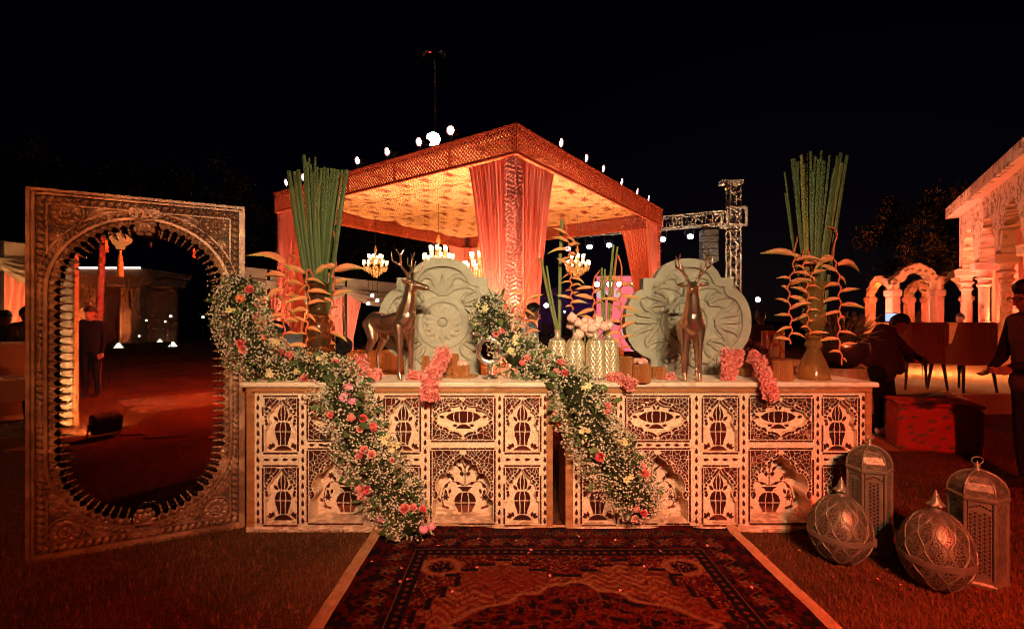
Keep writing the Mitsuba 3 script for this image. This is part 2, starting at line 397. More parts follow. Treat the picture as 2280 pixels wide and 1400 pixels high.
RX, RHW, RY0, RY1 = 0.285, 1.155, 0.5, 3.215
def _carpet(p, n, uv):
    x, y = p.x - RX, RY1 - p.y
    ax = dr.abs(x)
    b = dr.minimum(RHW - ax, y)
    side = (RHW - ax) < y
    s = dr.select(side, y, x)                      # along the border
    fine = noise(p.x * 95, p.y * 95); mid = fbm(p.x * 34, p.y * 34, 0, 3)
    line = smoothstep(0.10, 0.0, dr.abs(fbm(p.x * 24 + 2 * noise(p.y * 12, p.x * 12), p.y * 24, 5, 3) - 0.5))
    red, deep, navy, tan, rust = (0.22, 0.022, 0.016), (0.11, 0.010, 0.010), (0.022, 0.012, 0.018), (0.50, 0.27, 0.13), (0.34, 0.07, 0.025)
    # border: rosettes joined by vines
    u = s / 0.15
    fu = u - dr.floor(u) - 0.5
    rv = (b - 0.19) / 0.08
    rr = dr.sqrt(dr.square(fu * 2) + dr.square(rv))
    ang = dr.atan2(rv, fu * 2)
    ros = smoothstep(0.62 + 0.12 * dr.cos(ang * 8), 0.5 + 0.12 * dr.cos(ang * 8), rr)
    core = smoothstep(0.28, 0.22, rr)
    vine = smoothstep(0.2, 0.05, dr.abs(rv - 0.55 * dr.sin(u * PI * 2)))
    dots = smoothstep(0.30, 0.2, dr.sqrt(dr.square(u * 3 - dr.floor(u * 3) - 0.5) + dr.square((b - 0.325) / 0.05)))
    band = mix(deep, navy, smoothstep(0.4, 0.6, mid))
    band = mix(band, rust, vine * 0.45)
    band = mix(band, tan, ros * (0.12 + 0.35 * fine)); band = mix(band, red, core)
    guard = mix(navy, rust, dots * 0.6)
    # stepped field
    q = dr.floor(ax / 0.095)
    tri = dr.abs(q - 3.0 - 6.0 * dr.floor(q / 6.0))
    edge = 0.42 + 0.055 * tri
    q2 = dr.floor(y / 0.10)
    tri2 = dr.abs(q2 - 3.0 - 6.0 * dr.floor(q2 / 6.0))
    edge2 = 0.40 + 0.06 * tri2
    fd = dr.minimum(y - edge, RHW - ax - edge2)
    wv = dr.sin((y * 115 + 3.0 * dr.abs(((x / 0.16) - dr.floor(x / 0.16)) - 0.5) * 6 + 4 * noise(p.x * 9, p.y * 9)))
    field = mix(rust, tan, smoothstep(-0.1, 0.7, wv) * (0.35 + 0.65 * mid))
    field = mix(field, deep, line * 0.85)
    wear = smoothstep(0.52, 0.72, fbm(p.x * 2.3 + 7, p.y * 2.3, 1.0, 3))
    field = mix(field, red, wear * 0.6)
    cy = y - 1.02 - 1.9 * dr.floor(y / 1.9)
    med = dr.abs(x - 0.03) / 0.62 + dr.abs(cy) / 0.36 + 0.05 * dr.cos(dr.atan2(cy, x) * 12)
    medc = mix(navy, deep, smoothstep(0.45, 0.6, mid)); medc = mix(medc, rust, line * 0.7)
    rings = smoothstep(0.12, 0.0, dr.abs(dr.sqrt(dr.square((x * 6 - dr.floor(x * 6)) - 0.5) + dr.square((y * 6 - dr.floor(y * 6)) - 0.5)) - 0.3))
    medc = mix(medc, red, rings * 0.7)
    field = mix(field, medc, smoothstep(1.04, 0.98, med))
    field = mix(field, tan, smoothstep(0.05, 0.02, dr.abs(med - 1.07)) * 0.7)
    spand = mix(red, deep, smoothstep(0.35, 0.65, mid)); spand = mix(spand, navy, line * 0.8); spand = mix(spand, tan, smoothstep(0.72, 0.8, fine) * 0.5)
    cr = dr.sqrt(dr.square((ax - 0.68) / 0.13) + dr.square((y - 0.50) / 0.11)) + 0.25 * (mid - 0.5)
    spand = mix(spand, rust, smoothstep(1.0, 0.9, cr)); spand = mix(spand, tan, smoothstep(0.12, 0.04, dr.abs(cr - 0.75)) * 0.6); spand = mix(spand, mix(navy, rust, smoothstep(0.6, 0.7, fine)), smoothstep(0.6, 0.5, cr))
    col = mix(spand, field, smoothstep(-0.002, 0.006, fd))
    col = mix(col, navy, smoothstep(0.022, 0.008, dr.abs(fd)))
    col = dr.select(b < 0.36, guard, col)
    col = dr.select(b < 0.285, band, col)
    col = dr.select(dr.abs(b - 0.285) < 0.004, mi.Color3f(0.2, 0.07, 0.035), col)
    col = dr.select(b < 0.10, mix(deep, navy, smoothstep(0.4, 0.6, noise(s * 30, b * 40))), col)
    return col * (0.25 + 0.26 * fine)
bumped('carpet_weave', proc(_carpet), lambda p, n, uv: 0.0025 * noise(p.x * 260, p.y * 260), 1.0, rough=0.95, spec=0.05)
mat('carpet_hem', proc(lambda p, n, uv: mix((0.30, 0.16, 0.075), (0.46, 0.29, 0.15), fbm(p.x * 25, p.y * 25, 0, 3))), 0.9, spec=0.1)

def rug_sheet(x0, x1, y0, y1, z, nx, ny, amp, back=0.0):
    X, Y = np.meshgrid(np.linspace(x0, x1, nx), np.linspace(y0, y1, ny), indexing='ij')
    Z = z + amp * meshkit.fbm(np.stack([X * 2.3, Y * 2.3, X * 0], -1), 3)
    if back:
        t = np.clip((Y - (y1 - 0.07)) / 0.07, 0, 1)
        Z = Z + back * t * (0.35 + 0.65 * meshkit.noise(np.stack([X * 4.5, X * 0, X * 0], -1))) + 0.0 * X
        Y = Y - 0.02 * t * meshkit.noise(np.stack([X * 4.5, X * 0 + 3, X * 0], -1))
    return X, Y, Z
rug = thing('persian_carpet', 'large red and navy patterned carpet with a pale hem before the counters', 'carpet')
X, Y, Z = rug_sheet(RX - RHW, RX + RHW, RY0, RY1, 0.012, 90, 110, 0.012, 0.035)
part(rug, 'pile', (np.stack([X, Y, Z], -1).reshape(-1, 3), gridf(90, 110)), 'carpet_weave', True)
for i, sl in ((0, np.s_[0, :]), (1, np.s_[-1, :]), (2, np.s_[:, -1])):
    line = np.stack([X[sl], Y[sl], Z[sl]], 1)
    off = {0: (-0.02, 0, 0.004), 1: (0.02, 0, 0.004), 2: (0, 0.012, 0.006)}[i]
    w = {0: np.array([0.034, 0, 0]), 1: np.array([0.034, 0, 0]), 2: np.array([0, 0.008, 0.004])}[i]
    line = line + off
    if i < 2: line[:, 0] += 0.006 * (meshkit.noise(np.stack([line[:, 1] * 6, line[:, 1] * 0 + i, line[:, 1] * 0], 1)) - .5)
    top = np.stack([line - w, line + [0, 0, 0.007], line + w, line + w - [0, 0, 0.03], line - w - [0, 0, 0.03]], 1)
    m = len(line)
    f = gridf(m, 5)
    part(rug, 'hem', (top.reshape(-1, 3), f), 'carpet_hem', True)
# ---------------------------------------------------------------- the two mosaic counters
S = 1 / 333.6                      # metres for one pixel of the photograph at the counters' front
CW, CHT = 2.04, 0.997
CY0 = 3.213
def motif(parent, name, d, x, z, y):
    return copy(parent, name, d, M4((x, y, z)))
def tear(L=13.5, w=7.2):
    t = np.linspace(0, 1, 9)
    r = w / 2 * np.sin(PI * t ** 0.75) ** 0.85 * (1 - 0.25 * t)
    p = np.vstack([np.stack([r, L * (t - .45)], 1), np.stack([-r, L * (t - .45)], 1)[::-1][1:-1]])
    return Polygon(p * S).buffer(0)
def tile_dict(g, th=0.0025, tilt=(0, 0)):
    mb = MB()
    for q in polys(g):
        q = q.simplify(0.0004)
        if q.convex_hull.area < q.area * 1.02: mb.add(prism(q.convex_hull, -th, 0.0008, tilt))
        else: mb.add(extr(q, -th, 0.0008))
    return mk(mb, 'shard')
DROP = [tile_dict(tear(), tilt=(t, u)) for t, u in ((0.01, -0.012), (-0.012, 0.008), (0.004, 0.015))]
DROPH = [tile_dict(affinity.rotate(tear(), -90, origin=(0, 0)), tilt=(t, u)) for t, u in ((0.01, 0.01), (-0.01, -0.012))]
def px(pts): return Polygon(np.asarray(pts, float) * S).buffer(0)
def mirror_pts(p): p = list(p); return p + [(-a, b) for a, b in reversed(p)]
def leaf_poly(L=15, w=7, deg=0, at=(0, 0)):
    t = np.linspace(0, 1, 8); r = w / 2 * np.sin(PI * t)
    p = Polygon(np.vstack([np.stack([L * t, r], 1), np.stack([L * t, -r], 1)[::-1][1:-1]]))
    return affinity.translate(affinity.scale(affinity.rotate(p, deg, origin=(0, 0)), S, S, origin=(0, 0)), at[0] * S, at[1] * S)
def cutup(g, lines, gap=2.0):
    return polys(g.difference(unary_union([LineString(np.asarray(l) * S).buffer(gap * S / 2, cap_style=2) for l in lines])))
# tall vase of the narrow bays: x from the bay's middle, z downwards from the bay's top made negative
def vase_tall():
    out = []
    bud = px(mirror_pts([(0, -20), (3, -26), (9, -36), (12, -46), (10, -56), (6, -59)]))
    out += [('bud_tile', q) for q in cutup(bud, [spline([(0, -18), (-4.5, -38), (-3, -62)]), spline([(0, -18), (4.5, -38), (3, -62)])])]
    body = px(mirror_pts([(9, -63), (15, -68), (18.5, -78), (17, -92), (12, -106), (10.5, -114)]))
    out += [('vase_tile', q) for q in cutup(body, [spline([(-4, -60), (-6.5, -78), (-5, -95), (-5.5, -116)]), spline([(4, -60), (6.5, -78), (5, -95), (5.5, -116)]), [(-30, -84), (30, -84)]])]
    out += [('base_tile', px(mirror_pts([(0, -115.5), (9, -117), (17, -122), (22, -128)])))]
    for s in (-1, 1):
        out.append(('leaf_tile', leaf_poly(15, 7, 90 - s * 40, (s * 11, -61))))
        for (a, dx, dy) in ((75, 20, -127), (48, 23, -127), (20, 24, -129)):
            out.append(('leaf_tile', leaf_poly(13, 6.5, a if s > 0 else 180 - a, (s * dx, dy + 6))))
    return out
def lotus():
    out = []
    t = np.linspace(0, PI, 15)
    body = px(np.vstack([np.stack([39 * np.cos(t), -51 + 13 * np.sin(t) ** 1.3], 1), np.stack([39 * np.cos(t), -51 - 13 * np.sin(t) ** 1.3], 1)[::-1]]))
    out += [('petal_tile', q) for q in cutup(body, [spline([(-18, -30), (-22, -51), (-17, -70)]), spline([(-8, -30), (-9.5, -51), (-7, -70)]), spline([(8, -30), (9.5, -51), (7, -70)]), spline([(18, -30), (22, -51), (17, -70)])])]
    out.append(('base_tile', px(mirror_pts([(0, -67), (8, -69), (15, -74), (18, -77)]))))
    for s in (-1, 1):
        out.append(('leaf_tile', leaf_poly(12, 6, 0 if s < 0 else 180, (s * 25 + (0 if s > 0 else 0), -70))))
        out.append(('drop_tile', leaf_poly(13, 7, 160 if s < 0 else 20, (s * 42, -53))))
        out.append(('leaf_tile', leaf_poly(12, 5.5, 65 if s > 0 else 115, (s * 2, -36))))
        for (a, dx, dy) in ((90, 33, -38), (50, 33, -40), (130, 33, -40)):
            out.append(('leaf_tile', leaf_poly(9, 4.5, a, (s * dx, dy))))
    out.append(('leaf_tile', leaf_poly(12, 6, 90, (0, -28))))
    return out
def flower(cx, cz, r=9, n=6, rot=0):
    return [('flower_tile', leaf_poly(r, r * .42, rot + 360 * k / n, (cx, cz))) for k in range(n)]
def stem(pts, w=2.2):
    return ('stem_tile', LineString(np.asarray(pts) * S).buffer(w * S / 2, cap_style=2))
def vase_round():
    out = []
    body = px(mirror_pts([(9, -117), (15, -119), (22, -126), (25.5, -136), (23, -147), (17, -158), (15, -163)]))
    out += [('vase_tile', q) for q in cutup(body, [spline([(-6, -115), (-9, -138), (-7, -165)]), spline([(6, -115), (9, -138), (7, -165)]), [(-30, -141), (30, -141)]])]
    out.append(('neck_tile', px(mirror_pts([(18, -104), (10, -109), (7, -114.5)]))))
    out.append(stem([(0, -103), (0, -76), (0, -52)]))
    for s in (-1, 1):
        out.append(stem([(s * 3, -101), (s * 15, -94), (s * 31, -91)])); out.append(stem([(s * 34, -91), (s * 46, -100), (s * 52, -112)])); out.append(stem([(s * 52, -116), (s * 55, -130), (s * 50, -148)]))
        out.append(stem([(s * 2, -76), (s * 12, -62), (s * 20, -54)])); out.append(stem([(s * 1, -60), (s * 7, -46)]))
        for (x_, z_, a) in ((5, -80, 60), (7, -66, 50), (19, -56, 35), (12, -50, 80), (10, -98, 20), (40, -96, -60), (34, -108, -75), (46, -110, -100), (26, -90, 60), (56, -140, 60), (48, -150, 200), (44, -152, 20)):
            out.append(('leaf_tile', leaf_poly(13, 6.5, a if s > 0 else 180 - a, (s * x_, z_))))
        out += flower(s * 38, -78, 9, 6, 15) + flower(s * 45, -128, 9.5, 6, 0)
    out.append(('leaf_tile', leaf_poly(11, 5, 90, (0, -50))))
    return out
MOTIF = {k: [(n_, tile_dict(q, tilt=(0.006 * ((i * 7) % 5 - 2), 0.006 * ((i * 3) % 5 - 2)))) for i, (n_, q) in enumerate(f())] for k, f in (('tall', vase_tall), ('lotus', lotus), ('round', vase_round))}

ARCH_A = [(0, .07), (.09, .13), (.26, .19), (.44, .235), (.46, .28), (.58, .30), (.68, .35), (.70, .41), (.62, .47), (.64, .50), (.74, .54), (.76, .585), (.985, .60)]
ARCH_B = [(0, .08), (.08, .13), (.25, .17), (.29, .215), (.40, .225), (.47, .29), (.50, .325), (.66, .34), (.78, .42), (.83, .50), (.80, .56), (.74, .60), (.80, .66), (.975, .69)]
CART = [(0, -.72), (.10, -.60), (.22, -.53), (.40, -.50), (.47, -.36), (.62, -.32), (.74, -.22), (.80, -.09), (.90, 0)]
def outline(kind, w, h):
    """arch opening and the polyline its border tiles follow; x from the bay's middle, z from its top downwards (pixels)"""
    hw = w / 2
    if kind == 'lotus':
        c = spline(np.array(CART), 60); r = np.stack([c[:, 0] * hw, -h / 2 - c[:, 1] * h / 2], 1)
        low = np.stack([c[:, 0] * hw, -h / 2 + c[:, 1] * h / 2], 1)[::-1]
        half = np.vstack([r, low[1:]])
        full = np.vstack([half, (half * [-1, 1])[::-1][1:-1]])
        return Polygon(full * S).buffer(0), np.vstack([full, full[:1]])
    a = spline(np.array(ARCH_A if kind == 'tall' else ARCH_B), 80)
    r = np.stack([a[:, 0] * hw, -a[:, 1] * h], 1)
    bot = -(h - 5.5) if kind == 'tall' else -(h - 6)
    inx = hw - 6
    r[:, 0] = np.minimum(r[:, 0], inx)
    full = np.vstack([[(-inx, bot)], (r * [-1, 1])[::-1], r[1:], [(inx, bot)]])
    return Polygon(full * S).buffer(0), np.vstack([(r * [-1, 1])[::-1], r[1:]])

BAYS = []   # kind, x0, x1, z_top, height (pixels from the counter's lower left)
for x0, x1 in ((33, 116), (303, 388), (570, 656)):
    BAYS += [('tall', x0, x1, 304, 132), ('tall', x0, x1, 149, 138)]
for x0, x1 in ((132, 280), (407, 554)):
    BAYS += [('lotus', x0, x1, 304, 105), ('round', x0, x1, 187, 172)]

def build_counter(X0, label, seed):
    rs = np.random.default_rng(seed)
    k = thing('mosaic_counter', label, 'counter', 'mosaic counters side by side')
    O = M4((X0, CY0, 0))
    w = CW; z0, z1 = 12 * S, 309 * S; xl, xr = 17 * S, w - 14 * S
    holesA, holesB, allw = [], [], []
    for kind, a, b, zt, h in BAYS:
        op, line = outline(kind, b - a, h)
        op = affinity.translate(op, (a + b) / 2 * S, zt * S)
        (holesB if kind == 'round' else holesA).append(op)
    face = sbox(xl, z0, xr, z1)
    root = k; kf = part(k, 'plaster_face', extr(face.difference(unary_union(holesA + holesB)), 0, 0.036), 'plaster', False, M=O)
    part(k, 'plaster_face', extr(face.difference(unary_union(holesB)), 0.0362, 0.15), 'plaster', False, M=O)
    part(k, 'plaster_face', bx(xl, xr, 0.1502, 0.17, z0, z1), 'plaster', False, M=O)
    for a, b in ((0, xl), (xr, w)):
        part(k, 'corner_post', cbx(a, b, -0.012, 0.18, 0, z1 + 0.0, 0.004), 'teak', 20, M=O)
    part(k, 'apron', cbx(-0.002, w + 0.002, -0.014, 0.14, z1 + 0.001, z1 + 0.046, 0.004), 'teak', 20, M=O)
    part(k, 'plinth', cbx(0.0, w, -0.02, 0.13, 0, z0 - 0.001, 0.006), 'plaster', 20, M=O)
    for a, b in ((0, 0.025), (w - 0.025, w)):
        part(k, 'side_panel', bx(a, b, 0.181, 0.43, 0, z1 + 0.045), 'teak', False, M=O)
    part(k, 'back_panel', bx(0.026, w - 0.026, 0.41, 0.43, 0, z1 + 0.045), 'teak', False, M=O)
    e = 0.03
    pts = [(-e, -0.058, 0), (-e, -0.066, 0.008), (-e, -0.066, 0.02), (-e, -0.056, 0.031)]
    prof = Polygon([(-0.026, 0.0), (-0.034, 0.008), (-0.034, 0.02), (-0.027, 0.0315), (0.446, 0.0315), (0.446, 0)])
    m = trimesh.creation.extrude_polygon(prof, w + 2 * e, engine='earcut'); vv = np.array(m.vertices)
    part(k, 'tabletop', (np.stack([vv[:, 2] - e, vv[:, 0], vv[:, 1] + CHT - 0.0315], 1), np.array(m.faces)), 'tabletop', 25, M=O)
    # drops in the upright and level bands
    def dropcol(xc, za, zb):
        n = int(round((zb - za) / 20.0))
        for i in range(n):
            copy(kf, 'drop_tile', DROP[rs.integers(3)], M4((X0 + (xc + rs.normal(0, .4)) * S, CY0 - 0.0002, (za + (i + .5) * (zb - za) / n + rs.normal(0, .5)) * S), ry=rs.normal(0, .06)))
    for xc, za, zb in ((24.5, 14, 306), (124, 14, 306), (292, 14, 306), (397, 14, 306), (562, 14, 306), (663, 14, 306)): dropcol(xc, za, zb)
    for xa, xb, zc in ((33, 116, 160.5), (303, 388, 160.5), (570, 656, 160.5), (134, 280, 193)):
        n = int(round((xb - xa) / 21.0))
        for i in range(n):
            copy(kf, 'drop_tile', DROPH[rs.integers(2)], M4((X0 + (xa + (i + .5) * (xb - xa) / n) * S, CY0 - 0.0002, (zc + rs.normal(0, .4)) * S)))
    shards = []
    for kind, a, b, zt, h in BAYS:
        cx, cz = (a + b) / 2 * S, zt * S
        op, line = outline(kind, b - a, h)
        for nm, d in MOTIF[kind]:
            copy(kf, nm, d, M4((X0 + cx, CY0 + (0.15 if kind == 'round' else 0.036) - 0.0002, cz)))
        # strips round the bay
        def strip(p, q):
            n = max(1, int(round(np.hypot(*(np.subtract(q, p))) / 19)))
            for i in range(n):
                s0, s1 = np.array(p) + (np.subtract(q, p)) * i / n, np.array(p) + (np.subtract(q, p)) * (i + 1) / n
                lo, hi = np.minimum(s0, s1), np.maximum(s0, s1)
                hz = abs(s1[0] - s0[0]) > abs(s1[1] - s0[1])
                g = 0.45
                bxp = sbox(lo[0] + (g if hz else -2), lo[1] + (g if not hz else -2), hi[0] - (g if hz else -2), hi[1] - (g if not hz else -2))
                if rs.random() < 0.035: continue
                shards.append((affinity.translate(affinity.scale(bxp, S, S, origin=(0, 0)), cx, cz), 0.006))
        hw = (b - a) / 2 - 2.4
        strip((-hw, -2.4), (hw, -2.4)); strip((-hw, -h + 2.4), (hw, -h + 2.4)); strip((-hw, -6), (-hw, -h + 6)); strip((hw, -6), (hw, -h + 6))
        # tiles along the arch
        L = LineString(line); n = int(L.length / 6.4)
        band = []
        for i in range(n):
            t0 = L.interpolate((i + .08) / n, normalized=True); t1 = L.interpolate((i + .92) / n, normalized=True)
            p, q = np.array(t0.coords[0]), np.array(t1.coords[0])
            d = unit(q - p); nn = np.array([-d[1], d[0]])
            if kind == 'lotus' or True:
                mid = (p + q) / 2
                if op.contains(Point((mid + nn * 2) * S)): nn = -nn
            quad = Polygon(np.array([p + nn * 1.3, q + nn * 1.3, q + nn * 6.9, p + nn * 6.9]) * S).convex_hull
            if max(abs(quad.bounds[0]), abs(quad.bounds[2])) > (hw - 2.4) * S: continue
            band.append(affinity.translate(quad, cx, cz))
        shards += [(q, 0.02) for q in band]
        # broken mirror in the spandrels
        hwm = hw - 3.2
        reg = Polygon([(-hwm * S, -6 * S), (hwm * S, -6 * S), (hwm * S, -(h - 6) * S), (-hwm * S, -(h - 6) * S)]).difference(op.buffer(7.6 * S))
        if kind != 'lotus': reg = reg.intersection(sbox(-hw * S, -h * S * 0.70, hw * S, 0))
        x0_, z0_, x1_, z1_ = reg.bounds
        area = (x1_ - x0_) * (z1_ - z0_)
        npts = int(area / (8.6 * S) ** 2)
        pp = np.stack([rs.uniform(x0_, x1_, npts), rs.uniform(z0_, z1_, npts)], 1)
        for _ in range(1):   # spread a little
            dd = pp[:, None] - pp[None]; di = np.hypot(dd[..., 0], dd[..., 1]) + np.eye(npts)
            pp += (dd / di[..., None] * np.clip(6.2 * S - di, 0, None)[..., None] * 0.5).sum(1)
        big = np.vstack([pp, [[-9, -9], [9, -9], [9, 9], [-9, 9]]])
        vor = Voronoi(big)
        for i in range(npts):
            rg = vor.regions[vor.point_region[i]]
            if -1 in rg or not rg: continue
            cell = Polygon(vor.vertices[rg]).intersection(reg)
            for q in polys(cell):
                q = q.buffer(-0.58 * S, join_style=2)
                for q2 in polys(q):
                    if q2.area < (2.6 * S) ** 2: continue
                    shards.append((affinity.translate(q2.convex_hull, cx, cz), 0.03))
    shards.sort(key=lambda s_: -s_[0].area)
    rest = MB()
    for i, (q, tl) in enumerate(shards):
        q = affinity.translate(q.convex_hull.simplify(0.0002), X0, 0)
        vf = prism(q, CY0 - 0.0028, CY0 + 0.0008, rs.normal(0, tl, 2))
        if i < 300: part(kf, 'mirror_tile', vf, 'shard')
        else: rest.add(vf)
    part(kf, 'small_mirror_tiles', rest, 'shard', kind='stuff')
    return k
build_counter(-1.768, 'cream mosaic counter under the large flower garland, next to the carved standing mirror', 11)
build_counter(0.355, 'cream mosaic counter beside the metal lanterns, end counter further from the standing mirror', 12)
# ---------------------------------------------------------------- carved standing mirror
FW, FH = 1.106, 2.18
FX, FY = np.array([0.889, 0.458, 0]), np.array([-0.458, 0.889, 0])
MF = frame((-2.81, 2.784, 0), FX, FY, (0, 0, 1))
mir = thing('standing_mirror', 'tall carved wooden standing mirror with an arched opening lined with turned spindles', 'mirror')
def stadium(hw, zt, zb, n=40):
    c = FW / 2; a = np.linspace(0, PI, n)
    top = np.stack([c + hw * np.cos(a), zt - hw + hw * np.sin(a)], 1)
    bot = np.stack([c - hw * np.cos(a), zb + hw - hw * np.sin(a)], 1)
    return Polygon(np.vstack([top, bot]))
OPEN = stadium(0.463, 2.04, 0.124)
full = sbox(0, 0, FW, FH)
ins = lambda d: sbox(d, d, FW - d, FH - d)
part(mir, 'outer_rim', extr(full.difference(ins(0.018)), -0.012, 0.09), 'carved_wood', M=MF)
part(mir, 'outer_rim', extr(ins(0.0185).difference(ins(0.034)), 0.006, 0.08), 'carved_wood', M=MF)
kb = part(mir, 'board', extr(ins(0.0342).difference(OPEN), 0.022, 0.06), 'recess_shade_wood', M=MF)
part(mir, 'back_board', bx(0.01, FW - 0.01, 0.075, 0.088, 0.01, FH - 0.01), 'carved_wood', M=MF)
for g_ in polys(ins(0.083).difference(ins(0.091)).difference(OPEN.buffer(0.062))): part(kb, 'fillet', extr(g_, 0.008, 0.0225), 'carved_wood', M=MF)
part(kb, 'fillet', extr(OPEN.buffer(0.017).difference(OPEN), 0.004, 0.0225), 'carved_wood', M=MF)
for g_ in polys(OPEN.buffer(0.062).difference(OPEN.buffer(0.055)).intersection(ins(0.036))): part(kb, 'fillet', extr(g_, 0.010, 0.0225), 'carved_wood', M=MF)
def rope(line, step, wd):
    mb = MB(); L = LineString(line); n = int(L.length / step)
    for i in range(n):
        t = (i + .5) / n
        p = np.array(L.interpolate(t, normalized=True).coords[0]); q = np.array(L.interpolate(min(1, t + 1e-3), normalized=True).coords[0]); o = np.array(L.interpolate(max(0, t - 1e-3), normalized=True).coords[0])
        d = unit(q - o); a = math.atan2(d[1], d[0])
        M = frame((p[0], 0.020, p[1]), (math.cos(a + .45), 0, math.sin(a + .45)), (0, 1, 0), (-math.sin(a - .1), 0, math.cos(a - .1)))
        v, f = ball((0, 0, 0), (step * .50, 0.017, wd * .5), 1)
        mb.add((v, f), M); 
        v, f = ball((step * .28, -0.012, -wd * .12), (step * .22, 0.007, wd * .25), 1)
        mb.add((v, f), M)
    return mb
ci = 0.0585
part(kb, 'rope_moulding', rope([(ci, ci), (FW - ci, ci), (FW - ci, FH - ci), (ci, FH - ci), (ci, ci)], 0.040, 0.044), 'carved_wood', True, M=MF)
ip = np.array(OPEN.buffer(0.036, quad_segs=16).exterior.coords)
part(kb, 'rope_moulding', rope(ip, 0.036, 0.036), 'carved_wood', True, M=MF)
# rosettes
def petal_dome(L, W, h, n=6, m=5):
    t = np.linspace(0, 1, n); s = np.linspace(-1, 1, m)
    w = W * np.sqrt(np.clip(np.sin(PI * (0.12 + 0.88 * t) ** 1.5), 0, 1)) + 0.001
    x = L * t[:, None] + 0 * s; z = w[:, None] * s; y = -h * (1 - s ** 2) * np.sin(PI * (0.1 + .85 * t))[:, None] + h * 0.4 * np.exp(-(s * 4) ** 2)
    return np.stack([x, y, z], -1).reshape(-1, 3), gridf(n, m)[:, ::-1]
def inplane(x, z, a, y=0.02, s=1.0, flip=1):
    return frame((x, y, z), (s * math.cos(a), 0, s * math.sin(a)), (0, s, 0), (-flip * s * math.sin(a), 0, flip * s * math.cos(a)))
ROS = MB()
ring = lathe([(0.080, 0.0), (0.083, 0.012), (0.091, 0.014), (0.094, 0.0)], 40)
RM = frame((0, 0.022, 0), (1, 0, 0), (0, 0, 1), (0, -1, 0))
ROS.add(ring, RM)
for i in range(12): ROS.add(petal_dome(0.046, 0.021, 0.013), inplane(0.032 * math.cos(i * PI / 6), 0.032 * math.sin(i * PI / 6), i * PI / 6))
for i in range(8): ROS.add(petal_dome(0.034, 0.015, 0.014), inplane(0.006 * math.cos(i * PI / 4), 0.006 * math.sin(i * PI / 4), i * PI / 4, 0.012))
ROS.add(ball((0, 0.002, 0), (0.010, 0.010, 0.010), 1))
rosd = mk(ROS, 'carved_wood', True)
CORN = MB()   # scrolling leaves of one corner, from its rosette; x to the middle, z away from the corner
def lf(x, z, deg, L, W, h=0.015, y=0.021): CORN.add(petal_dome(L * 1.12, W * 1.25, h), inplane(x, z, math.radians(deg), y))
for d_, l_, w_ in ((-28, .10, .020), (-8, .13, .020), (12, .12, .018), (34, .085, .018), (58, .07, .016)): lf(0.10, -0.005, d_, l_, w_)
for x_, z_, d_, l_ in ((0.215, -0.03, 10, .07), (0.225, -0.015, -14, .06), (0.265, -0.042, 24, .05), (0.27, -0.03, -20, .055), (0.31, -0.04, 4, .06)): lf(x_, z_, d_, l_, .012)
for d_, l_, w_ in ((64, .05, .015), (96, .085, .020), (118, .075, .018)): lf(-0.03, 0.10, d_, l_, w_)
for d_, l_, w_ in ((60, .06, .014), (38, .07, .014)): lf(0.02, 0.09, d_, l_, w_)
for x_, z_, d_, l_ in ((-0.045, 0.17, 80, .10), (-0.025, 0.175, 62, .08), (-0.055, 0.175, 100, .07), (-0.045, 0.26, 92, .075), (-0.05, 0.265, 68, .06), (-0.045, 0.33, 84, .07)): lf(x_, z_, d_, l_, .014)
CORN.add(ball((-0.04, 0.022, 0.125), (0.02, 0.012, 0.02), 1)); CORN.add(ball((0.075, 0.022, 0.075), (0.017, 0.011, 0.017), 1))
cornd = mk(CORN, 'carved_wood', True)
for sx in (0, 1):
    for sz in (0, 1):
        cx_, cz_ = (0.168 if sx == 0 else FW - 0.168), (0.14 if sz == 0 else FH - 0.132)
        copy(kb, 'rosette', rosd, MF @ M4((cx_, 0, cz_)))
        fl = np.diag([1 if sx == 0 else -1, 1, 1 if sz == 0 else -1, 1.0])
        copy(kb, 'carved_leaves', cornd, MF @ M4((cx_, 0, cz_)) @ fl)
for zc in (2.088, 0.074):
    lob = unary_union([Point(FW / 2 + dx, zc).buffer(r) for dx, r in ((-.05, .028), (0, .03), (.05, .028))])
    lob = lob.difference(sbox(0, 0, FW, 0.036)).difference(OPEN.buffer(0.02))
    part(kb, 'plaque', extr(lob.buffer(.004), 0.006, 0.0222), 'carved_wood', M=MF)
# palmettes on the axis of the opening
PAL = MB()
for d_, l_, w_ in ((-90, .075, .022), (-60, .085, .02), (-120, .085, .02), (-25, .07, .016), (-155, .07, .016)): PAL.add(petal_dome(l_, w_, .016), inplane(0, 0, math.radians(d_), 0.012))
for s_ in (-1, 1): PAL.add(ball((s_ * .021, -0.002, -.088), (.021, .012, .014), 1)); PAL.add(ball((s_ * .045, 0.0, -.06), (.012, .01, .02), 1))
PAL.add(bx(-.05, .05, 0.0, 0.03, -.012, .012))
pald = mk(PAL, 'carved_wood', True)
copy(kb, 'palmette', pald, MF @ M4((FW / 2, 0, 2.04)))
copy(kb, 'palmette', pald, MF @ M4((FW / 2, 0, 0.124)) @ np.diag([1, 1, -1, 1.0]))
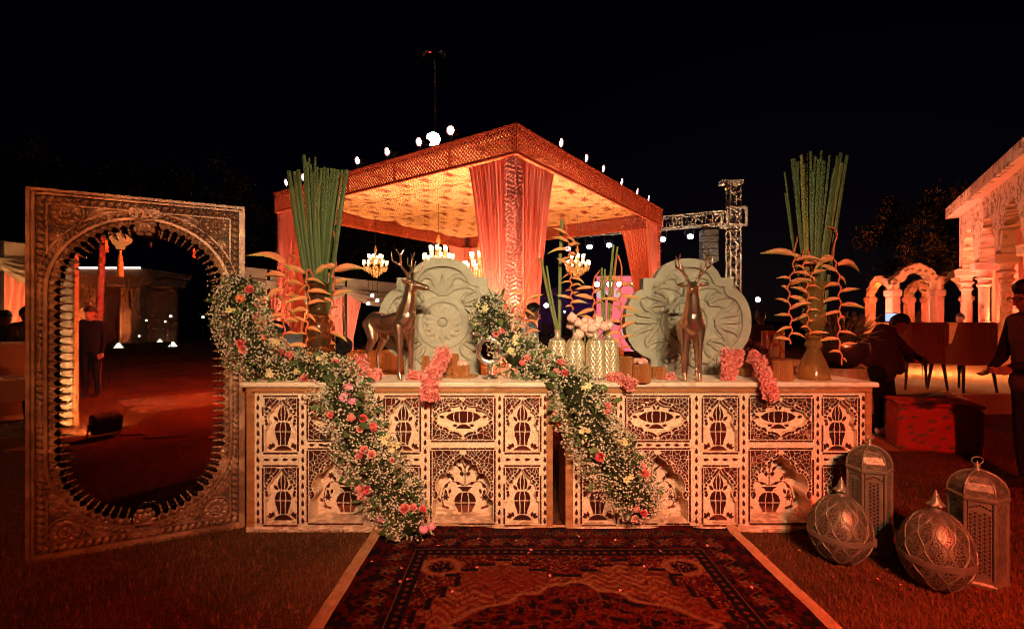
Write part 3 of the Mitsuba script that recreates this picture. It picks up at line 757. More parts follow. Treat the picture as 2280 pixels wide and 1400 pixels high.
# petals and turned spindles round the opening
SP = MB()
sprof = [(0.0, 0.026), (.007, .028), (.009, .036), (.0045, .041), (.0035, .048), (.0078, .053), (.0078, .060), (.0035, .065), (.003, .072), (.0066, .076), (.0066, .082), (.003, .087), (.0025, .092), (.0045, .096), (0.0, .100)]
spd = mk(lathe(sprof, 10, frame((0, 0.026, 0), (0, 1, 0), (0, 0, 1), (1, 0, 0))), 'carved_wood', True)
PT = MB()
t = np.linspace(0, 1, 8)
for s_ in (-1, 1):
    w = 0.0175 * np.sin(PI * (0.08 + .9 * t)) ** 0.7
    y = 0.022 - 0.022 * np.sin(PI * t * .8)
    v = np.stack([np.stack([0.050 * t, y + .014, 0 * t], 1), np.stack([0.048 * t, y, s_ * w * .6], 1), np.stack([0.045 * t, y + .010, s_ * w], 1)], 1).reshape(-1, 3)
    PT.add((v, gridf(8, 3)))
    v2 = v * [1, 1, 1] + [0, .004, 0]
    PT.add((v2, gridf(8, 3)[:, ::-1]))
    PT.add(petal_dome(.030, .008, .008), inplane(0.0, s_ * .021, s_ * -.12, 0.016))
ptd = mk(PT, 'carved_wood', True)
L = LineString(np.array(OPEN.exterior.coords)); n = 98
for i in range(n):
    t_ = (i + .5) / n
    p = np.array(L.interpolate(t_, normalized=True).coords[0])
    if abs(p[0] - FW / 2) < 0.055: continue
    q = np.array(L.interpolate((t_ + .002) % 1, normalized=True).coords[0]); o = np.array(L.interpolate((t_ - .002) % 1, normalized=True).coords[0])
    d = unit(q - o); nn = np.array([-d[1], d[0]])
    if not OPEN.contains(Point(p + nn * .02)): nn = -nn
    M = MF @ inplane(p[0], p[1], math.atan2(nn[1], nn[0]), 0.0)
    copy(mir, 'petal', ptd, M)
    if i != 70: copy(mir, 'spindle', spd, M)
part(mir, 'mirror_glass', extr(OPEN.buffer(0.008), 0.062, 0.066), 'mirror_glass', M=MF)
part(mir, 'foot', bx(0.15, 0.21, 0.088, 0.5, 0, 0.04), 'carved_wood', M=MF); part(mir, 'foot', bx(FW - .21, FW - .15, 0.088, 0.5, 0, 0.04), 'carved_wood', M=MF)
for u in (.18, FW - .18):
    part(mir, 'rear_strut', tube([apply(MF, [[u, 0.09, 1.3]])[0], apply(MF, [[u, 0.48, 0.03]])[0]], 0.018, 6), 'carved_wood')
# ---------------------------------------------------------------- draped canopy
C0 = np.array([0.065, 7.0]); DR = np.array([0.577, 0.817]); DL = np.array([-0.817, 0.577]); CS = 6.6
VB, VT, ZC = 3.855, 4.29, 4.21
def E(s, t, z): return np.array([*(C0 + DR * s + DL * t), z])
can = thing('draped_canopy', 'large peach draped canopy with pierced red border and patterned ceiling, chandeliers inside', 'canopy')
def lattice(L, h, pitch=0.066):
    g = sbox(0, 0, L, h); holes = []
    nz = int((h - .03) / (pitch / 2)); nx = int(L / (pitch / 2))
    for i in range(1, nx):
        for j in range(1, nz):
            if (i + j) % 2 == 0:
                x, z = i * pitch / 2, .016 + j * (h - .03) / nz
                if .02 < x < L - .02 and .02 < z < h - .02:
                    holes.append(Point(x, z).buffer(pitch * .275, quad_segs=2))
    return g.difference(unary_union(holes))
NS = 5
LAT = lattice(CS / NS - .008, VT - VB)
latd = mk(extr(LAT, -0.006, 0.006), 'lattice_paint')
def side(o, d, inward):
    for i in range(NS):
        p = np.array(o) + np.array(d) * (i * CS / NS + .004)
        copy(can, 'lattice_panel', latd, frame((p[0], p[1], VB), (d[0], d[1], 0), (inward[0], inward[1], 0), (0, 0, 1)))
    a = np.array(o); M = frame((a[0], a[1], 0), (d[0], d[1], 0), (inward[0], inward[1], 0), (0, 0, 1))
    part(can, 'rail', bx(0, CS, 0.007, .05, VT - .03, VT + .02), 'lattice_paint', M=M)
    part(can, 'rail', bx(0.001, CS - .001, -0.012, .02, VB - .018, VB - .001), 'lattice_paint', M=M)
side(C0, DR, DL); side(C0, DL, DR)
side(C0 + DR * CS, DL, DR); side(C0 + DL * CS, DR, DL)
def _ceil(p, n, uv):
    x, y = p.x - 0.065, p.y - 7.0
    a = (x * 0.577 + y * 0.817) / 0.62; b = (x * -0.817 + y * 0.577) / 0.62
    fa, fb = a - dr.floor(a) - .5, b - dr.floor(b) - .5
    ga, gb = (a + .5) - dr.floor(a + .5) - .5, (b + .5) - dr.floor(b + .5) - .5
    r1 = dr.maximum(dr.abs(fa) * 1.0, dr.abs(fb) * 1.6) + .04 * dr.cos(dr.atan2(fb, fa) * 8)
    r2 = dr.sqrt(dr.square(ga) + dr.square(gb))
    med = smoothstep(.20, .17, r1)
    ringd = smoothstep(.03, .012, dr.abs(r1 - .25)); star = smoothstep(.12, .1, r2 + .05 * dr.cos(dr.atan2(gb, ga) * 6))
    k = 9.0
    dots = smoothstep(.33, .22, dr.sqrt(dr.square(a * k - dr.floor(a * k) - .5) + dr.square(b * k - dr.floor(b * k) - .5)))
    k2 = 4.5
    leaf = smoothstep(.16, .1, dr.abs(dr.sin(a * PI * k2) * dr.cos(b * PI * k2) - .35 * dr.sin((a + b) * PI * 3)))
    hole = dr.maximum(dr.maximum(med, ringd * .8), dr.maximum(star * .9, dr.maximum(dots * .85, leaf * .8)))
    hole = hole * (0.6 + 0.6 * noise(p.x * 13, p.y * 13))
    return mix((0.74, 0.46, 0.20), (0.16, 0.022, 0.010), dr.clip(hole, 0, 1))
mat('jali_ceiling', proc(_ceil), 0.6, spec=0.2)
for i in range(4):
    a0, a1 = .05 + i * (CS - .1) / 4 + .012, .05 + (i + 1) * (CS - .1) / 4 - .012
    n = 30; tt = np.linspace(.05, CS - .05, n); rows = []
    for q in np.linspace(0, 1, 9):
        s_ = a0 + (a1 - a0) * q
        sag = -.07 * math.sin(PI * q) ** .7
        rows.append([E(s_, t_, ZC + sag) for t_ in tt])
    part(can, 'ceiling_panel', (np.array(rows).reshape(-1, 3), gridf(9, n)), 'jali_ceiling', True)
    if i: part(can, 'ceiling_beam', tube([E(a0 - .012, .05, ZC + .03), E(a0 - .012, CS - .05, ZC + .03)], 0.02, 6), 'black_metal')
rngc = np.random.default_rng(3)
def curtain(p0, p1, q0, q1, zt, zb, pleats, amp, seed=0, tie=0.75):
    nu, nv = pleats * 7 + 1, 26
    u = np.linspace(0, 1, nu); v = np.linspace(0, 1, nv)
    U, V = np.meshgrid(u, v, indexing='ij')
    r = np.random.default_rng(seed)
    uw = np.interp(u, np.linspace(0, 1, pleats + 1), np.concatenate([[0], np.cumsum(r.uniform(.5, 1.5, pleats))]) )
    uw = uw / uw[-1] * pleats
    k = np.clip(V / tie, 0, 1)[..., None] ** 0.8
    a = np.array(p0)[None, None] * (1 - k) + np.array(q0) * k
    b = np.array(p1)[None, None] * (1 - k) + np.array(q1) * k
    xy = a * (1 - U[..., None]) + b * U[..., None]
    d = unit(np.subtract(p1, p0)); nn = np.array([-d[1], d[0]])
    w = np.sin(2 * PI * uw[:, None] + 0.5 * np.sin(V * 3 + r.uniform(0, 6))) + .35 * np.sin(4 * PI * uw[:, None] + V * 2.5 + 1)
    xy = xy + nn * (amp * (0.55 + .6 * V) * w)[..., None]
    z = zt + (zb - zt) * V
    return np.concatenate([xy, z[..., None]], -1).reshape(-1, 3), gridf(nu, nv)
def ruched(c, d1, d2, w, zt, zb, seed=0):
    """post cloth gathered in slanting folds"""
    nv, nu = 420, 17
    vv = np.linspace(0, 1, nv)
    per = [(-w, -w), (w, -w), (w, w), (-w, w), (-w, -w)]
    pts = []
    for i in range(4):
        for k in range(4): pts.append(np.array(per[i]) * (1 - k / 4) + np.array(per[i + 1]) * k / 4)
    pts.append(np.array(per[0])); pts = np.array(pts)
    nrm = pts / np.linalg.norm(pts, axis=1, keepdims=True)
    z = zt + (zb - zt) * vv
    out = np.zeros((nu, nv, 3))
    for i in range(nu):
        ang = i / 16 * 2 * PI
        ph = (z / 0.062) * 2 * PI + 5.0 * np.abs(((i % 16) / 4.0 + .5) % 1 - .5) * 2 + 3.2 * meshkit.noise(np.stack([z * 3.0, z * 0 + math.cos(ang) * 1.2 + seed, z * 0 + math.sin(ang) * 1.2], 1))
        off = .020 * np.sin(ph) + .012 * np.sin(ph * 1.83 + i) + 0.02 * meshkit.noise(np.stack([z * 5, z * 0 + i * .7, z * 0], 1))
        q = pts[i][None] + nrm[i][None] * off[:, None]
        out[i, :, 0] = c[0] + d1[0] * q[:, 0] + d2[0] * q[:, 1]
        out[i, :, 1] = c[1] + d1[1] * q[:, 0] + d2[1] * q[:, 1]
        out[i, :, 2] = z + .012 * np.cos(ph)
    return out.reshape(-1, 3), gridf(nu, nv)
def corner(o, d1, d2, seed, w=(1.0, .95)):
    """o the corner, d1 and d2 the two edges leaving it"""
    o = np.array(o); ic = o + (d1 + d2) * .13
    part(can, 'ruched_post', ruched(ic, d1, d2, .085, VB - .01, 0.0, seed), 'peach_drape', True)
    part(can, 'pole', tube([(ic[0], ic[1], 0), (ic[0], ic[1], VT)], .04, 8), 'black_metal')
    for i, d in enumerate((d1, d2)):
        e = d2 if i == 0 else d1
        base = o + e * .06
        part(can, 'curtain', curtain(base + d * .16, base + d * w[i], base + d * .18, base + d * (.52 + .03 * i), VB - .02, 0.02, 12, .042, seed * 7 + i), 'peach_drape', True)
corner(C0, DL, DR, 1, (.95, 1.17))
corner(C0 + DL * CS, -DL, DR, 2); corner(C0 + DR * CS, -DR, DL, 3, (1.0, 1.1)); corner(C0 + DL * CS + DR * CS, -DL, -DR, 4)

# row of spotlights standing on the canopy's border
def edge_at(pxl, d):
    k = (pxl - CX) / FOC
    t = (k * C0[1] - C0[0]) / (d[0] - k * d[1])
    return C0 + d * t
def par_light(xy, outward, tilt, label, up=0.11):
    k = thing('spotlight', label, 'spotlight', 'spotlights along the canopy top')
    d = unit([outward[0], outward[1], tilt]); a = unit(np.cross([0, 0, 1], d)); b = np.cross(d, a)
    M = frame((xy[0], xy[1], VT + up + .02), a, b, d)
    part(k, 'housing', lathe([(0, -.2), (.05, -.2), (.075, -.12), (.08, .02), (.073, .02), (.071, 0.0)], 18), 'black_metal', 40, M=M)
    part(k, 'yoke', tube(apply(M, [(.1, 0, -.06), (.1, -.1, -.06), (-.1, -.1, -.06), (-.1, 0, -.06)]), .008, 5), 'black_metal')
    part(k, 'clamp', tube([(xy[0], xy[1], VT + .0), (xy[0], xy[1], VT + up - .05)], .015, 6), 'black_metal')
    mb = MB()
    for rr, nn in ((0, 1), (.027, 6), (.052, 10)):
        for i in range(nn):
            mb.add(lathe([(.0001, .004), (.0135, .0)], 8), M @ M4((rr * math.cos(6.283 * i / nn), rr * math.sin(6.283 * i / nn), 0.006)))
    v, f = mb.vf()
    lamp_shape(fresh(k + '__led_cluster'), (v, f[:, ::-1]), (30, 13, 13))
    lamp_shape(fresh(k + '__lens'), (apply(M, lathe([(.0001, .0), (.070, .0)], 18)[0]), lathe([(.0001, 0), (.070, 0)], 18)[1][:, ::-1]), (5.0, 0.55, 0.5))
where = ['furthest along', 'behind the reeds of', 'second behind the reeds of']
for i, pxl in enumerate((638, 676, 797, 863, 934, 1004)):
    xy = edge_at(pxl, DL)
    par_light(xy, -DR + DL * (.08 if i < 5 else -.2), -.25, ['small lit spotlight at the far end of the canopy edge, seen through the green reeds', 'lit spotlight on the canopy edge just above the tips of the reeds', 'lit spotlight on the canopy edge next beside the reeds',
        'lit spotlight on the canopy edge midway between the reeds and the bright floodlight', 'lit spotlight immediately left of the bright white floodlight', 'lit spotlight between the bright white floodlight and the canopy peak'][i], up=.13 + .03 * (i == 5))
for i, pxl in enumerate((1248, 1304, 1342, 1383, 1418, 1443)):
    xy = edge_at(pxl, DR)
    par_light(xy, -DL + DR * .1, -.2, f'{["first", "second", "third", "fourth", "fifth", "last"][i]} spotlight from the canopy peak along the edge towards the truss', up=.08 - .04 * (i > 2))

# ---------------------------------------------------------------- chandeliers
mat('gilt_glass', (0.75, 0.55, 0.25), 0.2, 0.6)
def chandelier(pos, zt, label, s=1.0):
    k = thing('chandelier', label, 'chandelier', 'crystal chandeliers under the canopy')
    x, y, z = pos                     # z: middle of the lower tier of cups
    A = lambda v: (np.asarray(v) * s + [x, y, z])
    part(k, 'chain', tube([(x, y, z + .5 * s), (x, y, zt)], .007, 5), 'black_metal')
    part(k, 'stem', lathe([(0, -.32), (.02, -.30), (.03, -.26), (.015, -.2), (.05, -.12), (.07, -.06), (.025, 0), (.02, .1), (.045, .16), (.02, .22), (.018, .3), (.04, .36), (.045, .40), (.015, .46), (.03, .49), (0, .51)], 12, M4((x, y, z), s=s)), 'gilt_glass', True)
    cups, cr = MB(), MB()
    for tier, (n, r, h, z0) in enumerate(((10, .30, 0.0, -.06), (6, .17, .17, .1))):
        for i in range(n):
            a = 2 * PI * (i + .5 * tier) / n
            c, sn = math.cos(a), math.sin(a)
            pts = spline([(0, 0, z0), (r * .35 * c, r * .35 * sn, z0 - .07), (r * .8 * c, r * .8 * sn, z0 - .06), (r * c, r * sn, h - .01)], 12)
            part(k, 'arm', tube(A(pts), .008 * s, 5), 'gilt_glass', True)
            cups.add(lathe([(.008, 0), (.022, .01), (.034, .04), (.032, .07), (.04, .1), (.0001, .085)], 8, M4(A((r * c, r * sn, h)), s=s)))
            cr.add(lathe([(.0, -.02), (.04, -.005), (.042, 0), (0, .004)], 8, M4(A((r * c, r * sn, h)), s=s)))
            for q in range(3):
                b = a + (q - 1) * .16
                for m in range(2):
                    cr.add(ball((0, 0, 0), 1, 0), M4(A((r * (1 - .05 * m) * math.cos(b), r * (1 - .05 * m) * math.sin(b), h - .05 - .05 * m - .02 * q)), s=(.011 * s, .011 * s, .024 * s)))
    for ring, (r, zz, n) in enumerate(((.24, -.16, 16), (.17, -.21, 12), (.10, -.26, 8), (.05, -.31, 5))):
        for i in range(n):
            a = 2 * PI * i / n
            for m in range(3): cr.add(ball((0, 0, 0), 1, 0), M4(A((r * math.cos(a), r * math.sin(a), zz + .045 * m)), s=(.012 * s, .012 * s, .024 * s)))
    part(k, 'crystal_drops', cr, 'crystal_drop', kind='stuff')
    kk = fresh(k + '__lamp_cups'); labels[kk] = {'kind': 'stuff'}
    lamp_shape(kk, cups.vf(), (7.0, 4.4, 1.9), 0.25, 20)
    glow((x, y, z + .25 * s), 6.0 * s, (1, .62, .28), weight=.8)
mat('crystal_drop', (0.92, 0.78, 0.48), 0.25, 0.0, spec=0.9)
chandelier(tuple(P(836, 590, 12.6)), ZC - .03, 'lit chandelier hanging free left of the copper stag antlers', 1.0)
chandelier(tuple(P(976, 577, 11.2)), ZC - .03, 'lit chandelier whose lower half is hidden by the sandstone panel', 1.12)
chandelier(tuple(P(1286, 590, 12.4)), ZC - .03, 'lit chandelier behind the tall hanging flower strand near the stage lights', 1.0)
chandelier(tuple(P(1069, 596, 9.9)), ZC - .03, 'lit chandelier partly covered by the peach curtain of the near post', 1.15)
# unseen lamps on the floor at the posts, placed to light drapes and ceiling
def unseen_uplight(pos, target, inten, col, cut, label, weight=2.5, r=.09):
    k = thing('unseen_uplight', label, 'unseen_uplight', 'unseen floor uplights')
    M = par_can(k, 'housing', pos, target, r)
    d = unit(np.subtract(target, pos))
    part(k, 'yoke', tube([np.array(pos) + [-.12, 0, 0], (pos[0] - .12, pos[1], .02), (pos[0] + .12, pos[1], .02), np.array(pos) + [.12, 0, 0]], .01, 5), 'black_metal')
    kk = fresh(k + '__lens'); v, f = lathe([(.0001, 0.0), (r * .9, 0)], 14)
    lamp_shape(kk, (apply(M, v), f[:, ::-1]), (8 * col[0], 8 * col[1], 8 * col[2]), .02)
    spot(np.array(pos) + d * .04, target, inten, col, cut, cut * .5, weight)
OR = (1.0, 0.40, 0.16); CORAL = (1.0, 0.45, 0.29)
for (s, t, tx) in ((.9, .9, 'near post'), (CS - .9, .9, 'post towards the truss'), (.9, CS - .9, 'post behind the reeds'), (CS - .9, CS - .9, 'rear post')):
    p = E(s, t, .16)
    unseen_uplight(tuple(p), tuple(E(CS / 2 + (s - CS / 2) * .25, CS / 2 + (t - CS / 2) * .25, ZC)), 25.0, (1.0, .47, .18), 62, f'small unseen floor lamp inside the canopy by the {tx}')
for q, tx in (((-.80, .55, .16), 'left side'), ((.62, -.80, .16), 'right side')):
    p = E(*q); unseen_uplight(tuple(p), tuple(E(*((.0, .55, 3.2) if 'left' in tx else (.55, .0, 3.2)))), 125.0, CORAL, 55, f'unseen floor lamp in front of the near ruched post on its {tx}')
p = E(CS + .2, -.9, .16); unseen_uplight(tuple(p), tuple(E(CS, .2, 2.6)), 80.0, CORAL, 52, 'unseen floor lamp in front of the canopy post towards the truss')
p = E(-.9, CS + .2, .16); unseen_uplight(tuple(p), tuple(E(.2, CS, 2.6)), 80.0, CORAL, 52, 'unseen floor lamp in front of the canopy post behind the reeds')
for (s, t, s2, t2, tx) in ((-2.0, 3.3, 0, 3.3, 'between the near post and the reeds'), (3.3, -2.0, 3.3, 0, 'between the near post and the truss')):
    p = E(s, t, .16); unseen_uplight(tuple(p), tuple(E(s2, t2, 4.1)), 15.0, (1, .20, .07), 62, f'unseen floor lamp outside the canopy edge, {tx}')  # out of view, placed to light the pierced border
for s, t in ((CS - .7, CS - 1.9), (CS - 1.9, CS - .7)):
    pass
p = E(CS - 1.6, CS - 1.6, .16); unseen_uplight(tuple(p), tuple(E(CS - .2, CS - .2, 2.4)), 40.0, CORAL, 50, 'unseen floor lamp inside the canopy aimed at the rear post')
# ---------------------------------------------------------------- carved stone panels behind the counters
def raised_leaf(L, W, h, base, n=7, m=5):
    t = np.linspace(0, 1, n); s = np.linspace(-1, 1, m)
    w = W * np.clip(np.sin(PI * (0.10 + 0.9 * t) ** 1.4), 0, 1) ** .6 + 0.0008
    x = L * t[:, None] + 0 * s; z = w[:, None] * s
    y = -base - h * (1 - np.abs(s)) * np.sin(PI * (.15 + .8 * t))[:, None] + h * .5 * np.exp(-(s * 4) ** 2)
    x = np.concatenate([x[:, :1], x, x[:, -1:]], 1); z = np.concatenate([z[:, :1], z, z[:, -1:]], 1); y = np.concatenate([0 * y[:, :1], y, 0 * y[:, -1:]], 1)
    return np.stack([x, y, z], -1).reshape(-1, 3), gridf(n, m + 2)[:, ::-1]
YP = 3.76; KP = YP / FOC
half = [(0, 574), (16, 575), (30, 578), (43, 583), (55, 591), (64, 601), (71, 612), (73, 618), (101, 618), (101, 643), (112, 647), (124, 658), (134, 675), (140, 695), (142, 715), (140, 738), (133, 760), (120, 779), (102, 792), (84, 800), (84, 850)]
hp = np.array([(a * KP, EYE - (b - HY) * KP) for a, b in half] + [(84 * KP, 0.0)])
PANEL = Polygon(np.vstack([hp, (hp * [-1, 1])[::-1][:-1]])).buffer(0)
PANEL = PANEL.buffer(-.004).buffer(.004)
CEN = (0, EYE - (718 - HY) * KP)
cor = MB()
def fan(x, z, deg, n, spread, L, W, h=.012, base=.021):
    for i in range(n):
        k = (i - (n - 1) / 2)
        cor.add(raised_leaf(L * (1 - .10 * abs(k)) * KP, W * .72 * KP, h, base), inplane(x * KP, CEN[1] + z * KP, math.radians(deg + k * spread), 0.022))
FANS = []
def ribbon(pts, w):
    """a crisp curling leaf of the relief: tapered, steep sided, with a raised rib"""
    c = spline(np.array(pts, float), 26); n = len(c); t = np.linspace(0, 1, n)
    tg = np.gradient(c, axis=0); tg /= np.linalg.norm(tg, axis=1, keepdims=True); nn = np.stack([-tg[:, 1], tg[:, 0]], 1)
    wd = w * np.clip(1.9 * (t + .05) ** .5 * (1.02 - t) ** .75, .04, 1)[:, None]
    rows = [(-1.0, .0), (-1.0, .017), (-.45, .025), (0, .020), (.45, .025), (1.0, .017), (1.0, .0)]
    v = np.stack([np.stack([(c + nn * wd * a)[:, 0] * KP, np.full(n, .024 - h), CEN[1] + (c + nn * wd * a)[:, 1] * KP], 1) for a, h in rows], 1)
    return v.reshape(-1, 3), gridf(n, len(rows))[:, ::-1]
RIB = [([(0, 62), (0, 84), (0, 108)], 7), ([(2, 60), (12, 90), (32, 104), (50, 96), (48, 84)], 6.5), ([(4, 60), (28, 78), (58, 82), (80, 68), (74, 58)], 6.5), ([(6, 66), (22, 94), (28, 108)], 5),
       ([(62, 2), (88, 3), (122, 0)], 7.5), ([(62, 4), (86, 16), (112, 20), (122, 34)], 6.5), ([(62, -2), (86, -12), (110, -22), (116, -38)], 6.5), ([(64, 6), (80, 24), (96, 34), (108, 52)], 6), ([(64, -6), (80, -26), (92, -44), (86, -58)], 6),
       ([(46, 44), (66, 54), (90, 62), (96, 76)], 6), ([(48, 40), (72, 40), (86, 30)], 5.5), ([(42, 48), (52, 64), (72, 68)], 5), ([(46, -44), (66, -56), (84, -72), (76, -84)], 6), ([(50, -40), (76, -42), (98, -60)], 5.5),
       ([(40, -50), (46, -68), (62, -84)], 5.5), ([(3, -64), (20, -80), (44, -88), (58, -78)], 6.5), ([(2, -66), (10, -92), (28, -104)], 6), ([(0, -64), (0, -86), (0, -104)], 6)]
for pts_, w_ in RIB:
    for s_ in ((-1, 1) if pts_[1][0] else (1,)):
        m_ = MB(); v_, f_ = ribbon([(s_ * a_, b_) for a_, b_ in pts_], w_); m_.add((v_, f_ if s_ > 0 else f_)); FANS.append(m_)
def scroll(pts, r=.008):
    p = spline([(a * KP, 0.02, CEN[1] + b * KP) for a, b in pts], 24)
    return tube(p, r * (1 - .5 * np.linspace(0, 1, len(p))), 6)
SCR = []
for s_ in (-1, 1):
    SCR += [scroll([(s_ * 4, 60), (s_ * 26, 82), (s_ * 52, 84), (s_ * 70, 70), (s_ * 60, 60)]), scroll([(s_ * 58, 40), (s_ * 80, 56), (s_ * 96, 44), (s_ * 90, 30)]), scroll([(s_ * 62, -20), (s_ * 86, -36), (s_ * 100, -22)]), scroll([(s_ * 20, -66), (s_ * 48, -84), (s_ * 70, -74)])]
fand = [mk(f, 'sandstone', 30) for f in FANS]; scrd = [mk(s_, 'sandstone', True) for s_ in SCR]
ring = MB()
rp = lathe([(.155, 0), (.160, .02), (.185, .028), (.205, .02), (.210, 0)], 48)
RMs = frame((0, 0.024, CEN[1]), (1, 0, 0), (0, 0, 1), (0, -1, 0))
ring.add(rp, RMs)
ringd = mk(ring, 'sandstone', 40)
petd = mk(raised_leaf(.105, .0205, .012, .020), 'sandstone', 35)
budd = mk(lathe([(.0, .03), (.018, .026), (.03, .016), (.034, 0)], 10, RMs), 'sandstone', 30)
slabd = mk(extr(PANEL, 0.024, 0.10), 'sandstone')
rimd = mk(extr(PANEL.difference(PANEL.buffer(-19 * KP)), -0.016, 0.0238), 'sandstone', 30)
fild = mk(extr(PANEL.buffer(-19 * KP).difference(PANEL.buffer(-22 * KP)), 0.012, 0.0239), 'sandstone')
def stone_panel(pxc, label, Yp=YP, ros=True):
    k = thing('stone_panel', label, 'stone panel', 'carved stone panels behind the counters')
    X = (pxc - CX) / FOC * Yp
    M = M4((X, Yp, 0))
    ks = copy(k, 'slab', slabd, M); copy(k, 'rim', rimd, M); copy(k, 'fillet', fild, M)
    for d in fand: copy(ks, 'carved_leaves', d, M)
    for d in scrd: copy(ks, 'carved_scroll', d, M)
    copy(ks, 'medallion_ring', ringd, M); copy(ks, 'medallion_boss', budd, M)
    for i in range(16):
        a = 2 * PI * i / 16
        copy(ks, 'medallion_petal', petd, M @ inplane(.040 * math.cos(a), CEN[1] + .040 * math.sin(a), a, 0.024))
stone_panel(985, 'carved sandstone panel with a round flower medallion, behind the stag that looks sideways')
stone_panel(1531, 'carved sandstone panel right behind the front-facing copper stag', 3.80)

# ---------------------------------------------------------------- copper stags
def stag(label, pos, heading, yaw, sc=1.0, tilt=0.0):
    k = thing('copper_stag', label, 'stag figure', 'copper stag figures on the counters')
    body = [[(-.19, 0, .43, .082), (-.03, 0, .41, .082)], [(-.03, 0, .41, .082), (.15, 0, .43, .092)], [(.15, 0, .43, .092), (.20, 0, .47, .062)], [(-.19, 0, .44, .075), (-.24, 0, .42, .055)],
            [(-.255, 0, .45, .016), (-.285, 0, .37, .010)]]
    for s in (-1, 1):
        y = .052 * s
        body += [[(.15, y * .8, .40, .058), (.165, y, .30, .030)], [(.165, y, .30, .030), (.17, y, .205, .0195)], [(.17, y, .205, .019), (.165, y, .055, .013)], [(.165, y, .055, .015), (.176, y, .014, .016), (.186, y, .010, .012)],
                 [(-.19, y * .8, .41, .070), (-.155, y, .30, .040)], [(-.155, y, .30, .038), (-.235, y, .185, .019)], [(-.235, y, .185, .019), (-.225, y, .055, .013)], [(-.225, y, .055, .015), (-.212, y, .014, .016), (-.203, y, .010, .012)]]
    c, s_ = math.cos(yaw), math.sin(yaw)
    def hd(q, o=(.235, 0)):
        x, y = q[0] - o[0], q[1] - o[1]
        return (o[0] + c * x - s_ * y, o[1] + s_ * x + c * y, *q[2:])
    H = [[(.17, 0, .47, .078), (.215, 0, .575, .054)], [(.215, 0, .575, .054), (.232, 0, .665, .043)],
         [hd((.232, 0, .665, .045)), hd((.245, 0, .700, .044))], [hd((.245, 0, .700, .043)), hd((.315, 0, .690, .027))], [hd((.315, 0, .690, .027)), hd((.358, 0, .678, .021))]]
    for s in (-1, 1):
        H += [[hd((.228, .038 * s, .715, .010)), hd((.222, .072 * s, .722, .019)), hd((.216, .108 * s, .722, .007))], [hd((.275, .030 * s, .712, .010)), hd((.285, .031 * s, .710, .008))],
              [hd((.238, .022 * s, .735, .012)), hd((.220, .050 * s, .785, .011))], [hd((.220, .050 * s, .785, .011)), hd((.195, .085 * s, .835, .010))], [hd((.195, .085 * s, .835, .010)), hd((.200, .098 * s, .905, .0075))], [hd((.200, .098 * s, .905, .0075)), hd((.222, .088 * s, .950, .005))],
              [hd((.225, .042 * s, .770, .009)), hd((.285, .060 * s, .815, .007))], [hd((.285, .060 * s, .815, .007)), hd((.300, .062 * s, .865, .0045))],
              [hd((.195, .085 * s, .835, .009)), hd((.150, .125 * s, .865, .007))], [hd((.150, .125 * s, .865, .007)), hd((.145, .135 * s, .925, .0045))],
              [hd((.200, .098 * s, .895, .007)), hd((.180, .125 * s, .945, .0045))]]
    m = blob(body + H, 0.011, 9)
    part(k, 'body', (np.array(m.vertices), np.array(m.faces)), 'copper', True, M=M4(pos, rz=heading, s=sc))
    ey = MB()
    for s in (-1, 1): ey.add(ball(hd((.280, .030 * s, .708)), .0065, 1))
    part(k, 'eyes', ey, 'black_metal', True, M=M4(pos, rz=heading, s=sc))
TZ = CHT + .0005
stag('polished copper stag figure turned sideways, head raised, on the counter beside the large garland', (-.86, 3.42, TZ), math.atan2(-.62, .78), .45, .93)
stag('polished copper stag figure facing the viewer on the counter nearer the lanterns', (1.265, 3.40, TZ), math.atan2(-.93, -.30), -.12, .90)

# ---------------------------------------------------------------- glass vases, reeds and hanging flower strands
def reed(base, top, w):
    b, t = np.asarray(base), np.asarray(top)
    p = np.array([b + (t - b) * q for q in (0, .35, .7, 1)]); 
    mid = np.cross(unit(t - b), [0, 1, 0]); p[1:3] += mid[None] * .006
    v, f = tube(p, [w * .42, w * .5, w * .5, w * .45], 6)
    c = p.mean(0)
    # flattened across the depth
    ax = (v - b) @ unit(t - b); ctr = b + ax[:, None] * unit(t - b)
    v = ctr + (v - ctr) * [1, .35, 1]
    return v, f
RG = np.random.default_rng(8)
def reeds(label, tops, base, Yb, wpx=9.0):
    k = thing('reed_bundle', label, 'reeds')
    for i, (a, b) in enumerate(tops):
        yo = RG.uniform(-.08, .08)
        bt = P(base[0] + (a - base[0]) * .16 + RG.normal(0, 5), base[1], Yb + yo * .3); tp = P(a, b, Yb + yo)
        g = RG.uniform(.7, 1.2); col = np.array((.085, .135, .045)) * g if RG.random() < .94 else np.array((.20, .19, .05))
        v, f = reed(bt, tp, wpx * KP * RG.uniform(.6, 1.2))
        tcol = np.clip((v[:, 2] - bt[2]) / (tp[2] - bt[2]), 0, 1)[:, None]
        part(k, 'stalk', (v, f), 'vertex_paint', True, color=col * (.75 + .4 * tcol) + np.array([.02, .01, 0]) * tcol)
    return k
LT = [(643, 380), (655, 382), (664, 378), (677, 345), (688, 352), (683, 360), (702, 350), (706, 372), (715, 375), (722, 372), (730, 375), (738, 375), (745, 376), (752, 378), (762, 378), (772, 378), (690, 366), (699, 384), (725, 380), (748, 388), (668, 400), (712, 400), (734, 395)]
RT = [(1748, 383), (1762, 355), (1767, 353), (1775, 360), (1784, 345), (1792, 380), (1800, 342), (1805, 337), (1816, 348), (1822, 354), (1829, 335), (1833, 358), (1847, 346), (1866, 347), (1872, 340), (1886, 346), (1749, 430), (1757, 437), (1874, 362), (1790, 365), (1812, 380), (1838, 372), (1858, 375)]
reeds('thick bundle of cut green reeds standing in the vase near the standing mirror', LT, (712, 700), 3.45)
